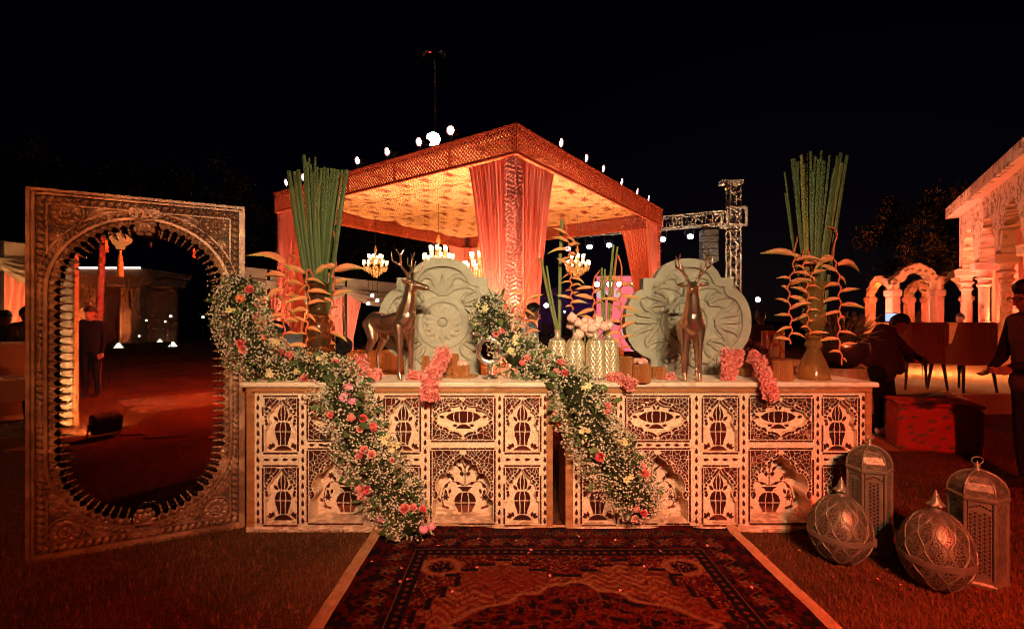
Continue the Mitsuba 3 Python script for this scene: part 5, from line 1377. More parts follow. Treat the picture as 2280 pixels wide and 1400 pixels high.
k = struct('fallen_petals', (lambda r_: (lambda mb_: mb_.vf())((lambda mb_: [mb_.add(leaf_vf(.022, .4 * .022, .2, .3, 3), M4((x_, y_, .026 if abs(x_ - RX) < RHW else .012), rz=r_.uniform(0, 6), rx=r_.uniform(-.4, .4))) for x_, y_ in zip(np.concatenate([r_.uniform(-.8, 1.3, 22), r_.uniform(1.5, 2.3, 8)]), r_.uniform(2.4, 3.15, 30))] and mb_)(MB())))(np.random.default_rng(3)), 'pink_petal', kind='stuff', label='loose pink petals fallen on the carpet and grass', cat='petals')
mat('pink_petal', (.80, .24, .22), .6)
# ---------------------------------------------------------------- mast, floodlight, truss, stage
k = thing('radio_mast', 'thin tall mast with a small red light rising behind the canopy', 'mast')
MY = 60.0
mb_, mt_ = P(972, 735, MY), P(968, 128, MY)
part(k, 'pole', tube([(mb_[0], MY, 0), mt_], [.28, .12], 10), 'steel_dim', True)
part(k, 'platform', lathe([(.001, 0), (1.3, 0), (1.3, .18), (.001, .18)], 16, M4((mt_[0], MY, mt_[2] - .3))), 'black_metal')
part(k, 'antenna', tube([mt_, mt_ + [0, 0, 1.9]], .05, 6), 'black_metal')
for s in (-1, 1): part(k, 'dish', lathe([(.001, -.2), (.45, -.1), (.55, .1)], 12, M4(mt_ + [s * .9, -.3, .1], rx=PI / 2)), 'steel_dim', True)
lamp_shape(fresh(k + '__warning_light'), ball(mt_ + [-.55, -.2, .45], .16, 1), (2.2, .10, .08), .02)
mat('steel_dim', (0.30, 0.24, 0.24), 0.5, 0.3)
k = thing('floodlight', 'very bright white floodlight on a pole above the canopy edge', 'floodlight')
fp = P(964, 310, 22.0)
part(k, 'pole', tube([(fp[0], 22.2, 0), (fp[0], 22.2, fp[2] - .2)], .07, 8), 'steel_dim', True)
part(k, 'housing', bx(fp[0] - .31, fp[0] + .31, 22.03, 22.2, fp[2] - .26, fp[2] + .26), 'black_metal')
v_, f_ = lathe([(.33, .0), (.30, .03), (.001, .06)], 24, frame((fp[0], 22.02, fp[2]), (1, 0, 0), (0, 0, 1), (0, -1, 0))); lamp_shape(fresh(k + '__lamp'), (v_, f_), (90, 86, 70), .4)
spot(fp + [0, -.1, 0], (0.4, 4, .5), 260.0, (1, .95, .75), 40, 20, .8)

mat('truss_alu', (0.52, 0.44, 0.36), 0.4, 0.5)
def truss(parent, a, b, w, n, name='truss_segment'):
    a, b = np.asarray(a, float), np.asarray(b, float); d = unit(b - a)
    u = unit(np.cross(d, [0, 1.0, .01])); v = np.cross(d, u)
    cs = [(u * s + v * t) * w / 2 for s, t in ((-1, -1), (1, -1), (1, 1), (-1, 1))]
    for c in cs: part(parent, 'chord', tube([a + c, b + c], w * .06, 6), 'truss_alu', True)
    for i in range(n):
        p0, p1 = a + (b - a) * i / n, a + (b - a) * (i + 1) / n
        mb = MB()
        for q in range(4):
            c0, c1 = (cs[q], cs[(q + 1) % 4]) if i % 2 else (cs[(q + 1) % 4], cs[q])
            mb.add(tube([p0 + c0, p1 + c1], w * .035, 5)); mb.add(tube([p0 + cs[q], p0 + cs[(q + 1) % 4]], w * .035, 5))
        part(parent, 'brace', mb, 'truss_alu', True)
TY = 20.0
k = thing('lighting_truss', 'grey metal truss tower with a level truss beam beside the canopy', 'truss')
tx = P(1633, 405, TY)[0]
truss(k, (tx, TY, 0), (tx, TY, P(0, 412, TY)[2]), .42, 22)
zb = P(0, 485, TY)[2]; zl = P(0, 495, 22.5)[2]
truss(k, (tx - .35, TY, zb), (P(1200, 0, 25.5)[0], 25.5, zb + .3), .52, 22)
part(k, 'sleeve', extr(sbox(-.42, -.40, .42, .40).difference(sbox(-.33, -.30, .33, .30)), -.36, -.30), 'truss_alu', M=M4((tx, TY, zb)))
part(k, 'sleeve', extr(sbox(-.42, -.40, .42, .40).difference(sbox(-.33, -.30, .33, .30)), .30, .36), 'truss_alu', M=M4((tx, TY, zb)))
part(k, 'head_beam', cbx(tx - .55, tx + .35, TY - .2, TY + .2, P(0, 412, TY)[2], P(0, 402, TY)[2], .02), 'truss_alu')
part(k, 'hoist', tube([(tx - .42, TY - .25, P(0, 415, TY)[2]), (tx - .42, TY - .25, P(0, 470, TY)[2])], .012, 5), 'black_metal')
part(k, 'hoist_block', ball((tx - .42, TY - .25, P(0, 421, TY)[2]), (.09, .08, .14), 1), 'brass', True)
part(k, 'base_plate', bx(tx - .6, tx + .6, TY - .6, TY + .6, 0.004, .03), 'black_metal')
spot((7.0, 16.5, .3), (tx - 2.0, TY, zb), 260.0, (1, .72, .45), 40, 25, 1.0)  # unseen lamp without a body, placed to light the truss
k = thing('line_array_speaker', 'dark column of loudspeakers hanging from the truss beam', 'loudspeaker')
sp_ = P(1577, 545, 20.8)
for i in range(5):
    part(k, 'speaker_box', cbx(sp_[0] - .33, sp_[0] + .33, 20.5, 21.0, sp_[2] + .36 - .28 * i, sp_[2] + .62 - .28 * i, .02), 'charcoal', M=None)
part(k, 'cable', tube([(sp_[0], 20.7, sp_[2] + .62), (sp_[0], 20.7, zb)], .015, 5), 'black_metal')
mat('charcoal', (0.06, 0.055, 0.05), 0.7)
def mover(pxl, py, Yv, beam, label, aim_=(0, -.25, -1)):
    k = thing('moving_light', label, 'stage light', 'stage lights under the truss beam')
    p = P(pxl, py, Yv); d = unit(aim_)
    a = unit(np.cross([1, 0, 0], d)); b = np.cross(d, a); M = frame(p, a, b, d)
    part(k, 'head', lathe([(.001, -.35), (.10, -.33), (.13, -.1), (.14, .04), (.12, .04)], 14, M), 'black_metal', True)
    part(k, 'yoke', tube([p + [-.2, 0, .05], p + [-.2, 0, .5], p + [.2, 0, .5], p + [.2, 0, .05]], .03, 6), 'black_metal')
    lamp_shape(fresh(k + '__lens'), ball(p + [0, -.12, -.02], (.15, .05, .12), 1), (9, 10, 12), .02)
for a, b, Yv, lb in ((1264, 554, 24.5, 'small white stage light above the tall flower strand'), (1312, 550, 24.0, 'white stage light above the chandelier by the stage'), (1355, 546, 23.6, 'white stage light between the chandelier and the far canopy curtain'), (1474, 533, 22.5, 'white stage light directly beside the far corner post of the canopy'), (1535, 527, 21.6, 'white stage light hanging under the middle of the truss beam')):
    mover(a, b, Yv, None, lb)
for a, b, Yv, lb in ((1216, 680, 26.0, 'bright white stage light low beside the ruched canopy post'), (1687, 667, 24.0, 'white stage light low beside the truss tower'), (1257, 694, 27.0, 'small bluish light low on the dark stage')):
    p = P(a, b, Yv); k = thing('stage_lamp', lb, 'stage light')
    part(k, 'housing', lathe([(.001, .3), (.14, .25), (.16, 0), (.14, 0)], 12, frame(p, (1, 0, 0), (0, 0, 1), (0, 1, 0))), 'black_metal', True)
    part(k, 'stand', tube([(p[0], p[1] + .1, 0), p + [0, .1, 0]], .03, 6), 'black_metal')
    lamp_shape(fresh(k + '__lens'), ball(p + [0, -.02, 0], (.13 if a != 1257 else .06, .04, .13 if a != 1257 else .06), 1), (9, 10, 13), .02)
# cluster of four lamps on the beam
k = thing('blinder_lamp', 'square blinder with four round lamps on the truss beam', 'stage light')
p = P(1502, 492, 21.9)
part(k, 'housing', cbx(p[0] - .28, p[0] + .28, 21.55, 21.75, p[2] - .28, p[2] + .28, .02), 'black_metal')
for s in (-1, 1):
    for t in (-1, 1): part(k, 'lamp', ball((p[0] + s * .13, 21.54, p[2] + t * .13), (.09, .03, .09), 1), 'silver', True)
# stage with pink screen
mat('stage_black', (0.025, 0.018, 0.03), 0.6)
SYY = 24.0
k = thing('stage', 'low dark stage with a purple lit back wall beyond the canopy', 'stage')
x0, x1 = P(1200, 0, SYY)[0], P(1640, 0, SYY)[0]
part(k, 'deck', cbx(x0, x1, SYY - 1.0, SYY + 5, 0, .75, .02), 'stage_black')
part(k, 'back_wall', bx(x0, x1, SYY + 4.6, SYY + 4.8, .76, P(0, 640, SYY + 4.6)[2]), 'stage_purple')
for i in range(7):
    xx = x0 + .4 + i * .55
    part(k, 'speaker', cbx(xx - .2, xx + .2, SYY + .5, SYY + .9, .755, 1.3 + .2 * (i % 3), .02), 'charcoal')
mat('stage_purple', (0.20, 0.10, 0.30), 0.8)
glow((x0 + 2.2, SYY + 3.0, 2.2), 1.0, (.25, .08, .8), weight=.6)  # unseen purple light, placed to light the stage back wall
k = thing('led_screen', 'pink lit screen with white bulbs and pale flower shapes behind the lotus buds', 'screen')
sx0, sx1, sz0, sz1 = P(1318, 0, SYY)[0], P(1432, 0, SYY)[0], P(0, 792, SYY)[2], P(0, 620, SYY)[2]
part(k, 'frame', extr(sbox(sx0 - .08, sz0 - .08, sx1 + .08, sz1 + .08).difference(sbox(sx0, sz0, sx1, sz1)), SYY - 1.3, SYY - 1.1), 'black_metal')
lamp_shape(fresh(k + '__display'), (np.array([[sx0, SYY - 1.2, sz0], [sx1, SYY - 1.2, sz0], [sx1, SYY - 1.2, sz1], [sx0, SYY - 1.2, sz1]]), np.array([[0, 1, 2], [0, 2, 3]])), (1.0, .17, .22), .1)
rs_ = np.random.default_rng(6)
def screen_shape(name, g, y, rad=None):
    m = extr(g, y, y + .003)
    if rad is None: part(k, name, m, 'stage_black')
    else: lamp_shape(fresh(k + '__' + name), m, rad, .02)
for i in range(13):
    cx_, cz_, R_ = rs_.uniform(sx0 + .25, sx1 - .3), rs_.uniform(sz0 + .2, sz1 - .75), rs_.uniform(.14, .3)
    fl_ = unary_union([affinity.translate(Point(0, 0).buffer(R_ * .5), cx_ + R_ * .55 * math.cos(q * 1.257), cz_ + R_ * .55 * math.sin(q * 1.257)) for q in range(5)])
    screen_shape('pale_blossom', fl_, SYY - 1.21 - .004 * i, (.72, .48, .46) if i % 3 else (.75, .30, .34))
for i in range(6):
    cx_, cz_ = rs_.uniform(sx0 + .25, sx1 - .3), rs_.uniform(sz0 + .9, sz1 - .6)
    screen_shape('dark_motif', affinity.rotate(affinity.scale(Point(cx_, cz_).buffer(.13), 1.5, .7), rs_.uniform(0, 180)), SYY - 1.266 - .004 * i)
for i, a in enumerate((1329, 1357, 1379, 1412)):
    q = P(a, 633, SYY - 1.32)
    part(k, 'bulb_rim', lathe([(.15, 0), (.19, 0), (.19, .06), (.15, .06)], 16, frame(q, (1, 0, 0), (0, 0, 1), (0, -1, 0))), 'lattice_paint', 30)
    lamp_shape(fresh(k + '__bulb'), ball(q + [0, -.03, 0], (.145, .05, .145), 1), (4, 3.6, 3.4), .02)
spot((x0 + 2, SYY - .5, 3.2), tuple(E(.5, .1, 2.6)), 120.0, (.35, .12, 1.0), 6, 2, .8)  # unseen stage light, placed for the purple patch on the near curtain

# ---------------------------------------------------------------- draped tents on the left
mat('orange_drape', (0.66, 0.26, 0.12), 0.8, spec=.1)
def swag(a, b, za, drop, depth=.12, n=26, m=9):
    a, b = np.asarray(a), np.asarray(b); u = np.linspace(0, 1, n); v = np.linspace(0, 1, m)
    sag = 4 * u * (1 - u)
    P_ = a[None, None] * (1 - u)[:, None, None] + b[None, None] * u[:, None, None] + 0 * v[None, :, None]
    d = unit(b - a); nn = np.array([d[1], -d[0]])
    f = (.10 * np.sin(v * 9 * PI)[None] * sag[:, None] + depth * np.sin(v * PI)[None] * sag[:, None])
    xy = P_ + nn * f[..., None]
    z = za - v[None] * (drop * .35 + drop * .65 * sag[:, None]) 
    return np.concatenate([xy, z[..., None]], -1).reshape(-1, 3), gridf(n, m)
def along(pxl, a, b):
    k_ = (pxl - CX) / FOC; d = b - a; t = (k_ * a[1] - a[0]) / (d[0] - k_ * d[1]); return a + d * t
TA, TB = np.array([-11.35, 10.96]), np.array([-5.9, 21.7])
def tent(pxs, label, zt=3.2):
    k = thing('draped_tent', label, 'tent', 'draped tents along the lawn')
    pts = [along(q, TA, TB) for q in pxs]
    d = unit(TB - TA); nn = np.array([-d[1], d[0]]) 
    nn = nn if nn[0] < 0 else -nn
    a, b = pts[0], pts[-1]
    part(k, 'valance', (lambda q: (np.vstack([np.c_[q, np.full(len(q), zt)], np.c_[q, np.full(len(q), zt - .38)]]), np.vstack([[i, i + 1, len(q) + i + 1] for i in range(len(q) - 1)] + [[i, len(q) + i + 1, len(q) + i] for i in range(len(q) - 1)])))(np.array(pts)), 'sage_drape')
    for i in range(len(pts) - 1):
        part(k, 'swag', swag(pts[i] - nn * .05, pts[i + 1] - nn * .05, zt - .38, .75), 'sage_drape', True)
    for i, q in enumerate(pts):
        part(k, 'pole', tube([(q[0], q[1], 0), (q[0], q[1], zt)], .05, 8), 'black_metal')
        for s in (-1, 1):
            if (i == 0 and s < 0) or (i == len(pts) - 1 and s > 0): continue
            part(k, 'curtain', curtain(q + d * s * .08 + nn * .12, q + d * s * 1.25 + nn * .12, q + d * s * .08 + nn * .12, q + d * s * .5 + nn * .12, zt - .45, .02, 6, .05, i * 3 + s), 'peach_drape', True)
    back = np.array(pts) + nn * 4.0
    part(k, 'back_curtain', curtain(back[0], back[-1], back[0], back[-1], zt, .02, 26, .12, 5), 'orange_drape', True)
    part(k, 'roof', (np.vstack([np.c_[np.array(pts), np.full(len(pts), zt + .01)], np.c_[back, np.full(len(pts), zt + .3)]]), np.vstack([[[i, i + 1, len(pts) + i + 1], [i, len(pts) + i + 1, len(pts) + i]] for i in range(len(pts) - 1)])), 'sage_drape')
    return pts, nn
pts, nn1 = tent((-230, 2, 240), 'pale green draped tent with orange curtains at the near end, beyond the standing mirror')
q = np.array(pts[1]); d_ = unit(TB - TA)
p = q - nn1 * 1.6 + d_ * .3; spot((p[0], p[1], .2), (q[0], q[1], 2.3), 34.0, OR, 55, 35, 1.5)  # unseen orange lamp, placed to light the near tent curtains
p = q + nn1 * 2.0 + d_ * .8; glow((p[0], p[1], 1.3), 5.0, OR, 1.5)  # unseen orange light inside the near tent
pts2, nn2 = tent((430, 598, 770, 905), 'pale green draped tent with peach curtain pillars further back, behind the reeds and stag')
q = (np.array(pts2[1]) + np.array(pts2[2])) / 2
p = q - nn2 * 2.6; spot((p[0], p[1], .2), (q[0], q[1], 2.2), 55.0, CORAL, 62, 45, 3)  # unseen coral lamp, placed to light the far tent pillars
p = q + nn2 * 2.0; glow((p[0], p[1], 1.4), 9.0, OR, 1.5)  # unseen orange light inside the far tent
# bulb pendants in the far tent
for i, (a, b) in enumerate(((829, 658), (840, 669), (820, 676))):
    k = thing('pendant_bulb', ('highest of three small round white lamps hanging in the far tent', 'middle one of three small round white lamps, nearest the stag antlers', 'lowest of three small round white lamps hanging in the far tent')[i], 'pendant lamp', 'round pendant lamps in the far tent')
    p = P(a, b, 19.5); lamp_shape(fresh(k + '__globe'), ball(p, .075, 1), (7, 6, 4), .03)
    part(k, 'cord', tube([p + [0, 0, .06], (p[0], p[1], 3.1)], .008, 4), 'black_metal'); 

# ---------------------------------------------------------------- trees
def tree(label, pxl, Yv, ptop, w, seed, col=(.022, .026, .010), trunk=.25):
    r = np.random.default_rng(seed); k = thing('tree', label, 'tree', 'dark trees beyond the tents')
    base = P(pxl, 716, Yv); h = P(pxl, ptop, Yv)[2]
    x, y = base[0], base[1]
    limbs = MB().add(tube(spline([(x, y, 0), (x + r.normal(0, .2), y, h * .3), (x + r.normal(0, .4), y, h * .62)], 12), np.linspace(trunk, trunk * .35, 13)[:len(spline([(0, 0, 0), (1, 1, 1), (2, 2, 2)], 12))], 8))
    ends = []
    for i in range(9):
        a = r.uniform(0, 6.28); z0 = h * r.uniform(.28, .6); e = np.array([x + math.cos(a) * w * r.uniform(.3, .8), y + math.sin(a) * w * r.uniform(.3, .8), z0 + h * r.uniform(.1, .32)])
        limbs.add(tube(spline([(x, y, z0), ((x + e[0]) / 2, (y + e[1]) / 2, (z0 + e[2]) / 2 + .3), e], 8), trunk * .2, 5)); ends.append(e)
    part(k, 'trunk', limbs, 'bark', True)
    cl = []
    for i in range(46):
        a = r.uniform(0, 6.28); ph = r.uniform(-.9, 1.0); q = r.uniform(.45, 1.0) ** .5
        c = np.array([x + math.cos(a) * w * q * math.cos(ph), y + math.sin(a) * w * q * math.cos(ph), h * .66 + h * .34 * math.sin(ph) * q]); cl.append((c, r.uniform(.35, .75) * w * .42, r.uniform(.6, 1.5)))
    n = 5200; V = []; C = []
    idx = r.integers(0, len(cl), n)
    ctr = np.array([c[0] for c in cl])[idx]; rad = np.array([c[1] for c in cl])[idx]; sh = np.array([c[2] for c in cl])[idx]
    d = r.normal(0, 1, (n, 3)); d /= np.linalg.norm(d, axis=1, keepdims=True)
    p = ctr + d * (rad * r.uniform(.5, 1.05, n))[:, None]
    s = w * r.uniform(.028, .06, n)
    a = r.normal(0, 1, (n, 3)); a /= np.linalg.norm(a, axis=1, keepdims=True); b = np.cross(a, d); b /= np.linalg.norm(b, axis=1, keepdims=True) + 1e-9
    v = np.stack([p - a * s[:, None], p + b * s[:, None] * .45, p + a * s[:, None], p - b * s[:, None] * .45], 1).reshape(-1, 3)
    f = np.array([[0, 1, 2], [0, 2, 3]])[None] + np.arange(n)[:, None, None] * 4
    col_ = np.repeat(np.array(col) * sh[:, None] * r.uniform(.7, 1.3, (n, 1)), 4, 0)
    part(k, 'crown', (v, f.reshape(-1, 3)), 'vertex_paint', False, color=col_, kind='stuff')
mat('bark', (0.05, 0.04, 0.03), .9)
for a, Yv, tp, w, lb in ((20, 26, 300, 3.4, 'dark tree at the end of the row beyond the near tent'), (150, 30, 330, 3.2, 'dark tree standing straight behind the standing mirror top corner'), (345, 27, 335, 2.9, 'dark tree above the middle of the standing mirror'), (478, 25, 340, 2.6, 'dark tree rising between the standing mirror and the canopy'), (570, 29, 420, 2.6, 'low dark tree next to the canopy corner behind the reeds')):
    tree(lb, a, Yv, tp, w, int(a), (.030, .034, .014))
for a, Yv, tp, w, lb in ((2070, 24, 400, 2.6, 'dark tree faintly lit red behind the arches'), (2165, 27, 370, 2.6, 'dark tree faintly lit red behind the arcade corner'), (800, 34, 470, 3.0, 'dark tree seen under the canopy behind the free chandelier'), (930, 36, 500, 3.2, 'dark tree seen under the canopy behind the sandstone medallion panel')):
    tree(lb, a, Yv, tp, w, int(a) + 1, (.05, .04, .018))
spot((12, 17, .4), (19.5, 23, 6.0), 230.0, (1, .16, .04), 38, 15, .6)  # unseen red lamp, placed to light the trees behind the arches
spot((-9, 16, 3.2), (-14, 27, 7), 260.0, (1, .75, .4), 55, 30, .5)  # unseen warm lamp, placed to light the trees beyond the near tent
# ---------------------------------------------------------------- palace front and arches on the right
def _palace(p, n, uv):
    a = fbm(p.x * 2, p.y * 2, p.z * 2, 4)
    v = smoothstep(.07, .02, dr.abs(fbm((p.x + p.y) * 3.6, p.z * 4.2, 1.0, 4) - .5))
    band = smoothstep(2.9, 3.4, p.z + .35 * (noise((p.x + p.y) * 2.1, p.z) - .5))
    c = mix((0.66, 0.44, 0.32), (0.74, 0.54, 0.40), a)
    sp_ = smoothstep(.55, .75, fbm(p.x * 7, p.y * 7, p.z * 7, 3))
    return mix(c, (0.20, 0.12, 0.07), dr.clip(v * .75 + sp_ * .45, 0, 1) * band)
mat('painted_plaster', proc(_palace), .8, spec=.15)
mat('pink_plaster', (0.70, 0.43, 0.34), .8, spec=.15)
mat('bar_paint', (0.48, 0.27, 0.19), .7, spec=.2)
PA = np.array([14.16, 15.0]); PD = unit(np.array([12.04, 11.73]) - PA); PN = np.array([-PD[1], PD[0]])
if PN @ (-PA) < 0: PN = -PN           # towards the viewer's side
MPal = frame((PA[0], PA[1], 0), (PD[0], PD[1], 0), (-PN[0], -PN[1], 0), (0, 0, 1))
pal = thing('palace_facade', 'orange lit ornate facade with cusped arches on twisted columns at the edge of the scene', 'building')
ST = 1.95; NB = 5
def cusped(w, zs, za):
    """half-width w, spring height, apex"""
    h = za - zs
    hp = [(1, 0), (.97, .18), (.86, .30), (.84, .44), (.70, .52), (.64, .66), (.48, .72), (.36, .84), (.18, .88), (0, 1.0)]
    r = spline(np.array([(a * w, zs + b * h) for a, b in hp]), 60)
    return np.vstack([r, (r * [-1, 1])[::-1][1:]])
wall = sbox(-.18, 3.02, ST * NB + .18, 4.72)
for i in range(NB):
    c = cusped(ST / 2 - .22, 3.0, 4.28)
    wall = wall.difference(Polygon(np.vstack([c, [(-ST / 2 + .22, 2.5), (ST / 2 - .22, 2.5)]]) + [ST * (i + .5), 0]).buffer(0))
part(pal, 'arcade_wall', extr(wall, -.14, .14), 'painted_plaster', M=MPal)
part(pal, 'cornice', cbx(-.4, ST * NB + .3, -.36, .3, 4.71, 4.80, .02), 'pink_plaster', M=MPal)
part(pal, 'fascia', cbx(-.42, ST * NB + .3, -.44, -.33, 4.70, 5.04, .015), 'painted_plaster', M=MPal)
part(pal, 'roof', cbx(-.40, ST * NB + .3, -.329, 2.2, 4.93, 5.0, .01), 'pink_plaster', M=MPal)
colprof = [(.20, 0), (.20, .5), (.15, .55), (.15, .62), (.11, .66)]
z = .70
while z < 2.32: colprof += [(.125, z), (.105, z + .035)]; z += .07
colprof += [(.13, 2.36), (.17, 2.42), (.12, 2.48), (.14, 2.56), (.20, 2.60), (.14, 2.66), (.15, 2.76), (.19, 2.80)]
cold = mk(lathe(colprof, 16), 'pink_plaster', 40); capd = mk(cbx(-.24, .24, -.24, .24, 2.80, 3.0, .03), 'pink_plaster', 20)
cap2 = mk(lathe([(.30, 2.93), (.36, 3.02), (.34, 3.04), (.0, 3.05)], 4, M4(rz=PI / 4)), 'pink_plaster')
for i in range(NB + 1):
    M = MPal @ M4((ST * i, 0, 0))
    copy(pal, 'column', cold, M); copy(pal, 'capital', capd, M); copy(pal, 'abacus', cap2, M)
part(pal, 'rear_wall', bx(-.1, ST * NB, 1.9, 2.05, 0, 4.9), 'pink_plaster', M=MPal)
part(pal, 'end_wall', bx(-.2, -.1, .6, 2.05, 0, 4.9), 'pink_plaster', M=MPal)
for zz in (1.9, 2.5, 3.1, 3.7): part(pal, 'wall_ledge', cbx(-.09, ST * NB, 1.74, 1.899, zz, zz + .10, .02), 'pink_plaster', M=MPal)
for i in range(NB):
    for s in (0, 1):
        xa = ST * i + (.25 if s == 0 else ST - .25); xb = xa + (.45 if s == 0 else -.45)
        a, b = apply(MPal, [[xa, .35, 0]])[0][:2], apply(MPal, [[xb, .35, 0]])[0][:2]; c = apply(MPal, [[xa + (.2 if s == 0 else -.2), .35, 0]])[0][:2]
        part(pal, 'curtain', curtain(a, b, a, c, 4.1, 1.2, 4, .03, i * 2 + s), 'peach_drape', True)
for x_, I_ in ((.6, 95.0), (4.6, 110.0)):
    spot(apply(MPal, [[x_, -3.2, .2]])[0], apply(MPal, [[x_ + .4, 0, 3.1]])[0], I_, (1, .285, .165), 58, 38, 5)  # unseen lamps, placed to light the facade from below
spot(apply(MPal, [[2.2, .9, .3]])[0], apply(MPal, [[2.4, 1.9, 2.9]])[0], 75.0, (1, .28, .12), 75, 55, 3)  # unseen lamp in the gallery, placed to light its rear wall

# free-standing arches
arc = thing('arch_pavilion', 'open pavilion of patterned cusped arches on pale pillars beyond the bending man', 'pavilion')
def _arcade(p, n, uv):
    k_ = 5.5; u = (p.x * .8 + p.y * .6) * k_; w = p.z * k_
    d1, d2, c = voronoi(u, w)
    m = smoothstep(.30, .22, d1)
    return mix((0.70, 0.52, 0.34), (0.16, 0.10, 0.06), m * .85)
mat('arch_print', proc(_arcade), .8, spec=.15)
def pillar(p, zc, w=.30):
    x, y = p
    part(arc, 'pillar', cbx(x - w / 2, x + w / 2, y - w / 2, y + w / 2, 0, zc - .22, .03), 'pink_plaster', 20)
    part(arc, 'capital', cbx(x - w * .62, x + w * .62, y - w * .62, y + w * .62, zc - .219, zc, .03), 'pink_plaster', 20)
def arch(a, b, zs, za, th=.25, dp=.28):
    a, b = np.array(a), np.array(b); L = np.linalg.norm(b - a); d = (b - a) / L
    hp = [(1, 0), (1.0, .30), (.92, .44), (.74, .50), (.60, .72), (.42, .82), (.22, .90), (0, 1)]
    r = spline(np.array([(q * (L / 2), zs + w * (za - zs)) for q, w in hp]), 50)
    c = np.vstack([r, (r * [-1, 1])[::-1][1:]])
    g = LineString(c).buffer(th / 2, cap_style=2, join_style=1)
    part(arc, 'arch', extr(g, -dp / 2, dp / 2), 'arch_print', 25, M=frame((*(a + b) / 2, 0), (d[0], d[1], 0), (-d[1], d[0], 0), (0, 0, 1)))
ZS = 2.46
Pn = lambda q, Yv: ((q - CX) / FOC * Yv, Yv)
n0, n1, f0, f1, l0, r0 = Pn(1988, 16), Pn(2085, 16), Pn(2024, 21), Pn(2064, 21), Pn(1938, 21), Pn(2152, 20)
for q in (n0, n1, f0, f1, l0, r0): pillar(q, ZS)
arch(n0, n1, ZS, 3.22); arch(f0, f1, ZS, 3.1); arch(l0, n0, ZS, 3.05); arch(n1, r0, ZS, 3.2)
spot((n0[0] - 1.2, 14.2, 1.45), (n0[0] + .5, 16.5, 2.6), 15.0, (1, .31, .16), 60, 40, 3)  # unseen lamp, placed to light the front arches
spot((n0[0] + 3.4, 17.6, .3), (f0[0] - .4, 20.5, 2.6), 15.0, (1, .31, .16), 60, 40, 2)  # unseen lamp, placed to light the rear arches

# long pale counter and stage floor on the right
bar = thing('long_counter', 'long pale bar counter glowing orange in front of the pillars', 'counter')
bx0, bx1 = Pn(1898, 12.2)[0], 13.6
part(bar, 'front_panel', cbx(bx0, bx1, 12.2, 12.35, 0, 1.33, .01), 'bar_paint'); part(bar, 'top', cbx(bx0 - .06, bx1, 12.12, 12.9, 1.331, 1.385, .012), 'bar_paint')
part(bar, 'side_panel', cbx(bx0, bx0 + .1, 12.351, 12.85, 0, 1.33, .01), 'bar_paint')
for i in range(5): part(bar, 'pilaster', cbx(bx0 + .05 + i * .95, bx0 + .2 + i * .95, 12.15, 12.199, 0.0, 1.32, .01), 'bar_paint')
k = thing('seat_wall', 'pale stepped seating wall lit orange beside the bar counter', 'seating')
sxx = Pn(1882, 9.6)[0]
part(k, 'lower_step', cbx(sxx, sxx + 1.0, 9.6, 10.4, .301, .72, .05), 'pink_plaster', 25); part(k, 'upper_step', cbx(sxx + .35, sxx + 1.0, 9.9, 10.9, .721, 1.12, .05), 'pink_plaster', 25)
struct('platform', bx(Pn(1895, 7.3)[0], 12.5, 7.3, 12.1, .0, .3), 'floor_mat', label='low platform covered in pale matting, lit orange, under the armchairs', cat='platform', kind='thing')
mat('floor_mat', proc(lambda p, n, uv: mix((0.40, 0.26, 0.14), (0.60, 0.42, 0.24), fbm(p.x * 9, p.y * 26, 0, 3))), .9, spec=.05)
glow((9.0, 10.2, 1.2), 13.0, (1, .32, .10), 2.5)  # unseen light, placed to light bar front, platform and armchairs
for i, h in enumerate((.26, .2, .28, .22, .18, .26)):
    k = thing('glass_bottle', f'{("first", "second", "third", "fourth", "fifth", "last")[i]} small glass in the row starting beside the laptop on the bar', 'glass', 'glasses on the bar counter')
    xx = Pn(2000 + i * 9, 12.4)[0]
    part(k, 'body', lathe([(.03, 0), (.035, .05), (.035, h * .6), (.012, h * .75), (.012, h)], 10, M4((xx, 12.4, 1.386))), 'amber_glass', True); part(k, 'cap', lathe([(.014, h - .02), (.014, h), (.0, h + .002)], 8, M4((xx, 12.4, 1.386))), 'brass')
k = thing('laptop', 'open laptop with a bright screen on the bar counter', 'laptop')
p = P(1988, 707, 12.5)
part(k, 'base', cbx(p[0] - .17, p[0] + .17, 12.3, 12.55, 1.386, 1.402, .004), 'black_metal'); part(k, 'lid', bx(p[0] - .17, p[0] + .17, 12.56, 12.57, 1.40, 1.63), 'black_metal')
lamp_shape(fresh(k + '__display'), (np.array([[p[0] - .155, 12.555, 1.41], [p[0] + .155, 12.555, 1.41], [p[0] + .155, 12.555, 1.615], [p[0] - .155, 12.555, 1.615]]), np.array([[0, 1, 2], [0, 2, 3]])), (.5, .7, 1.1), .03)
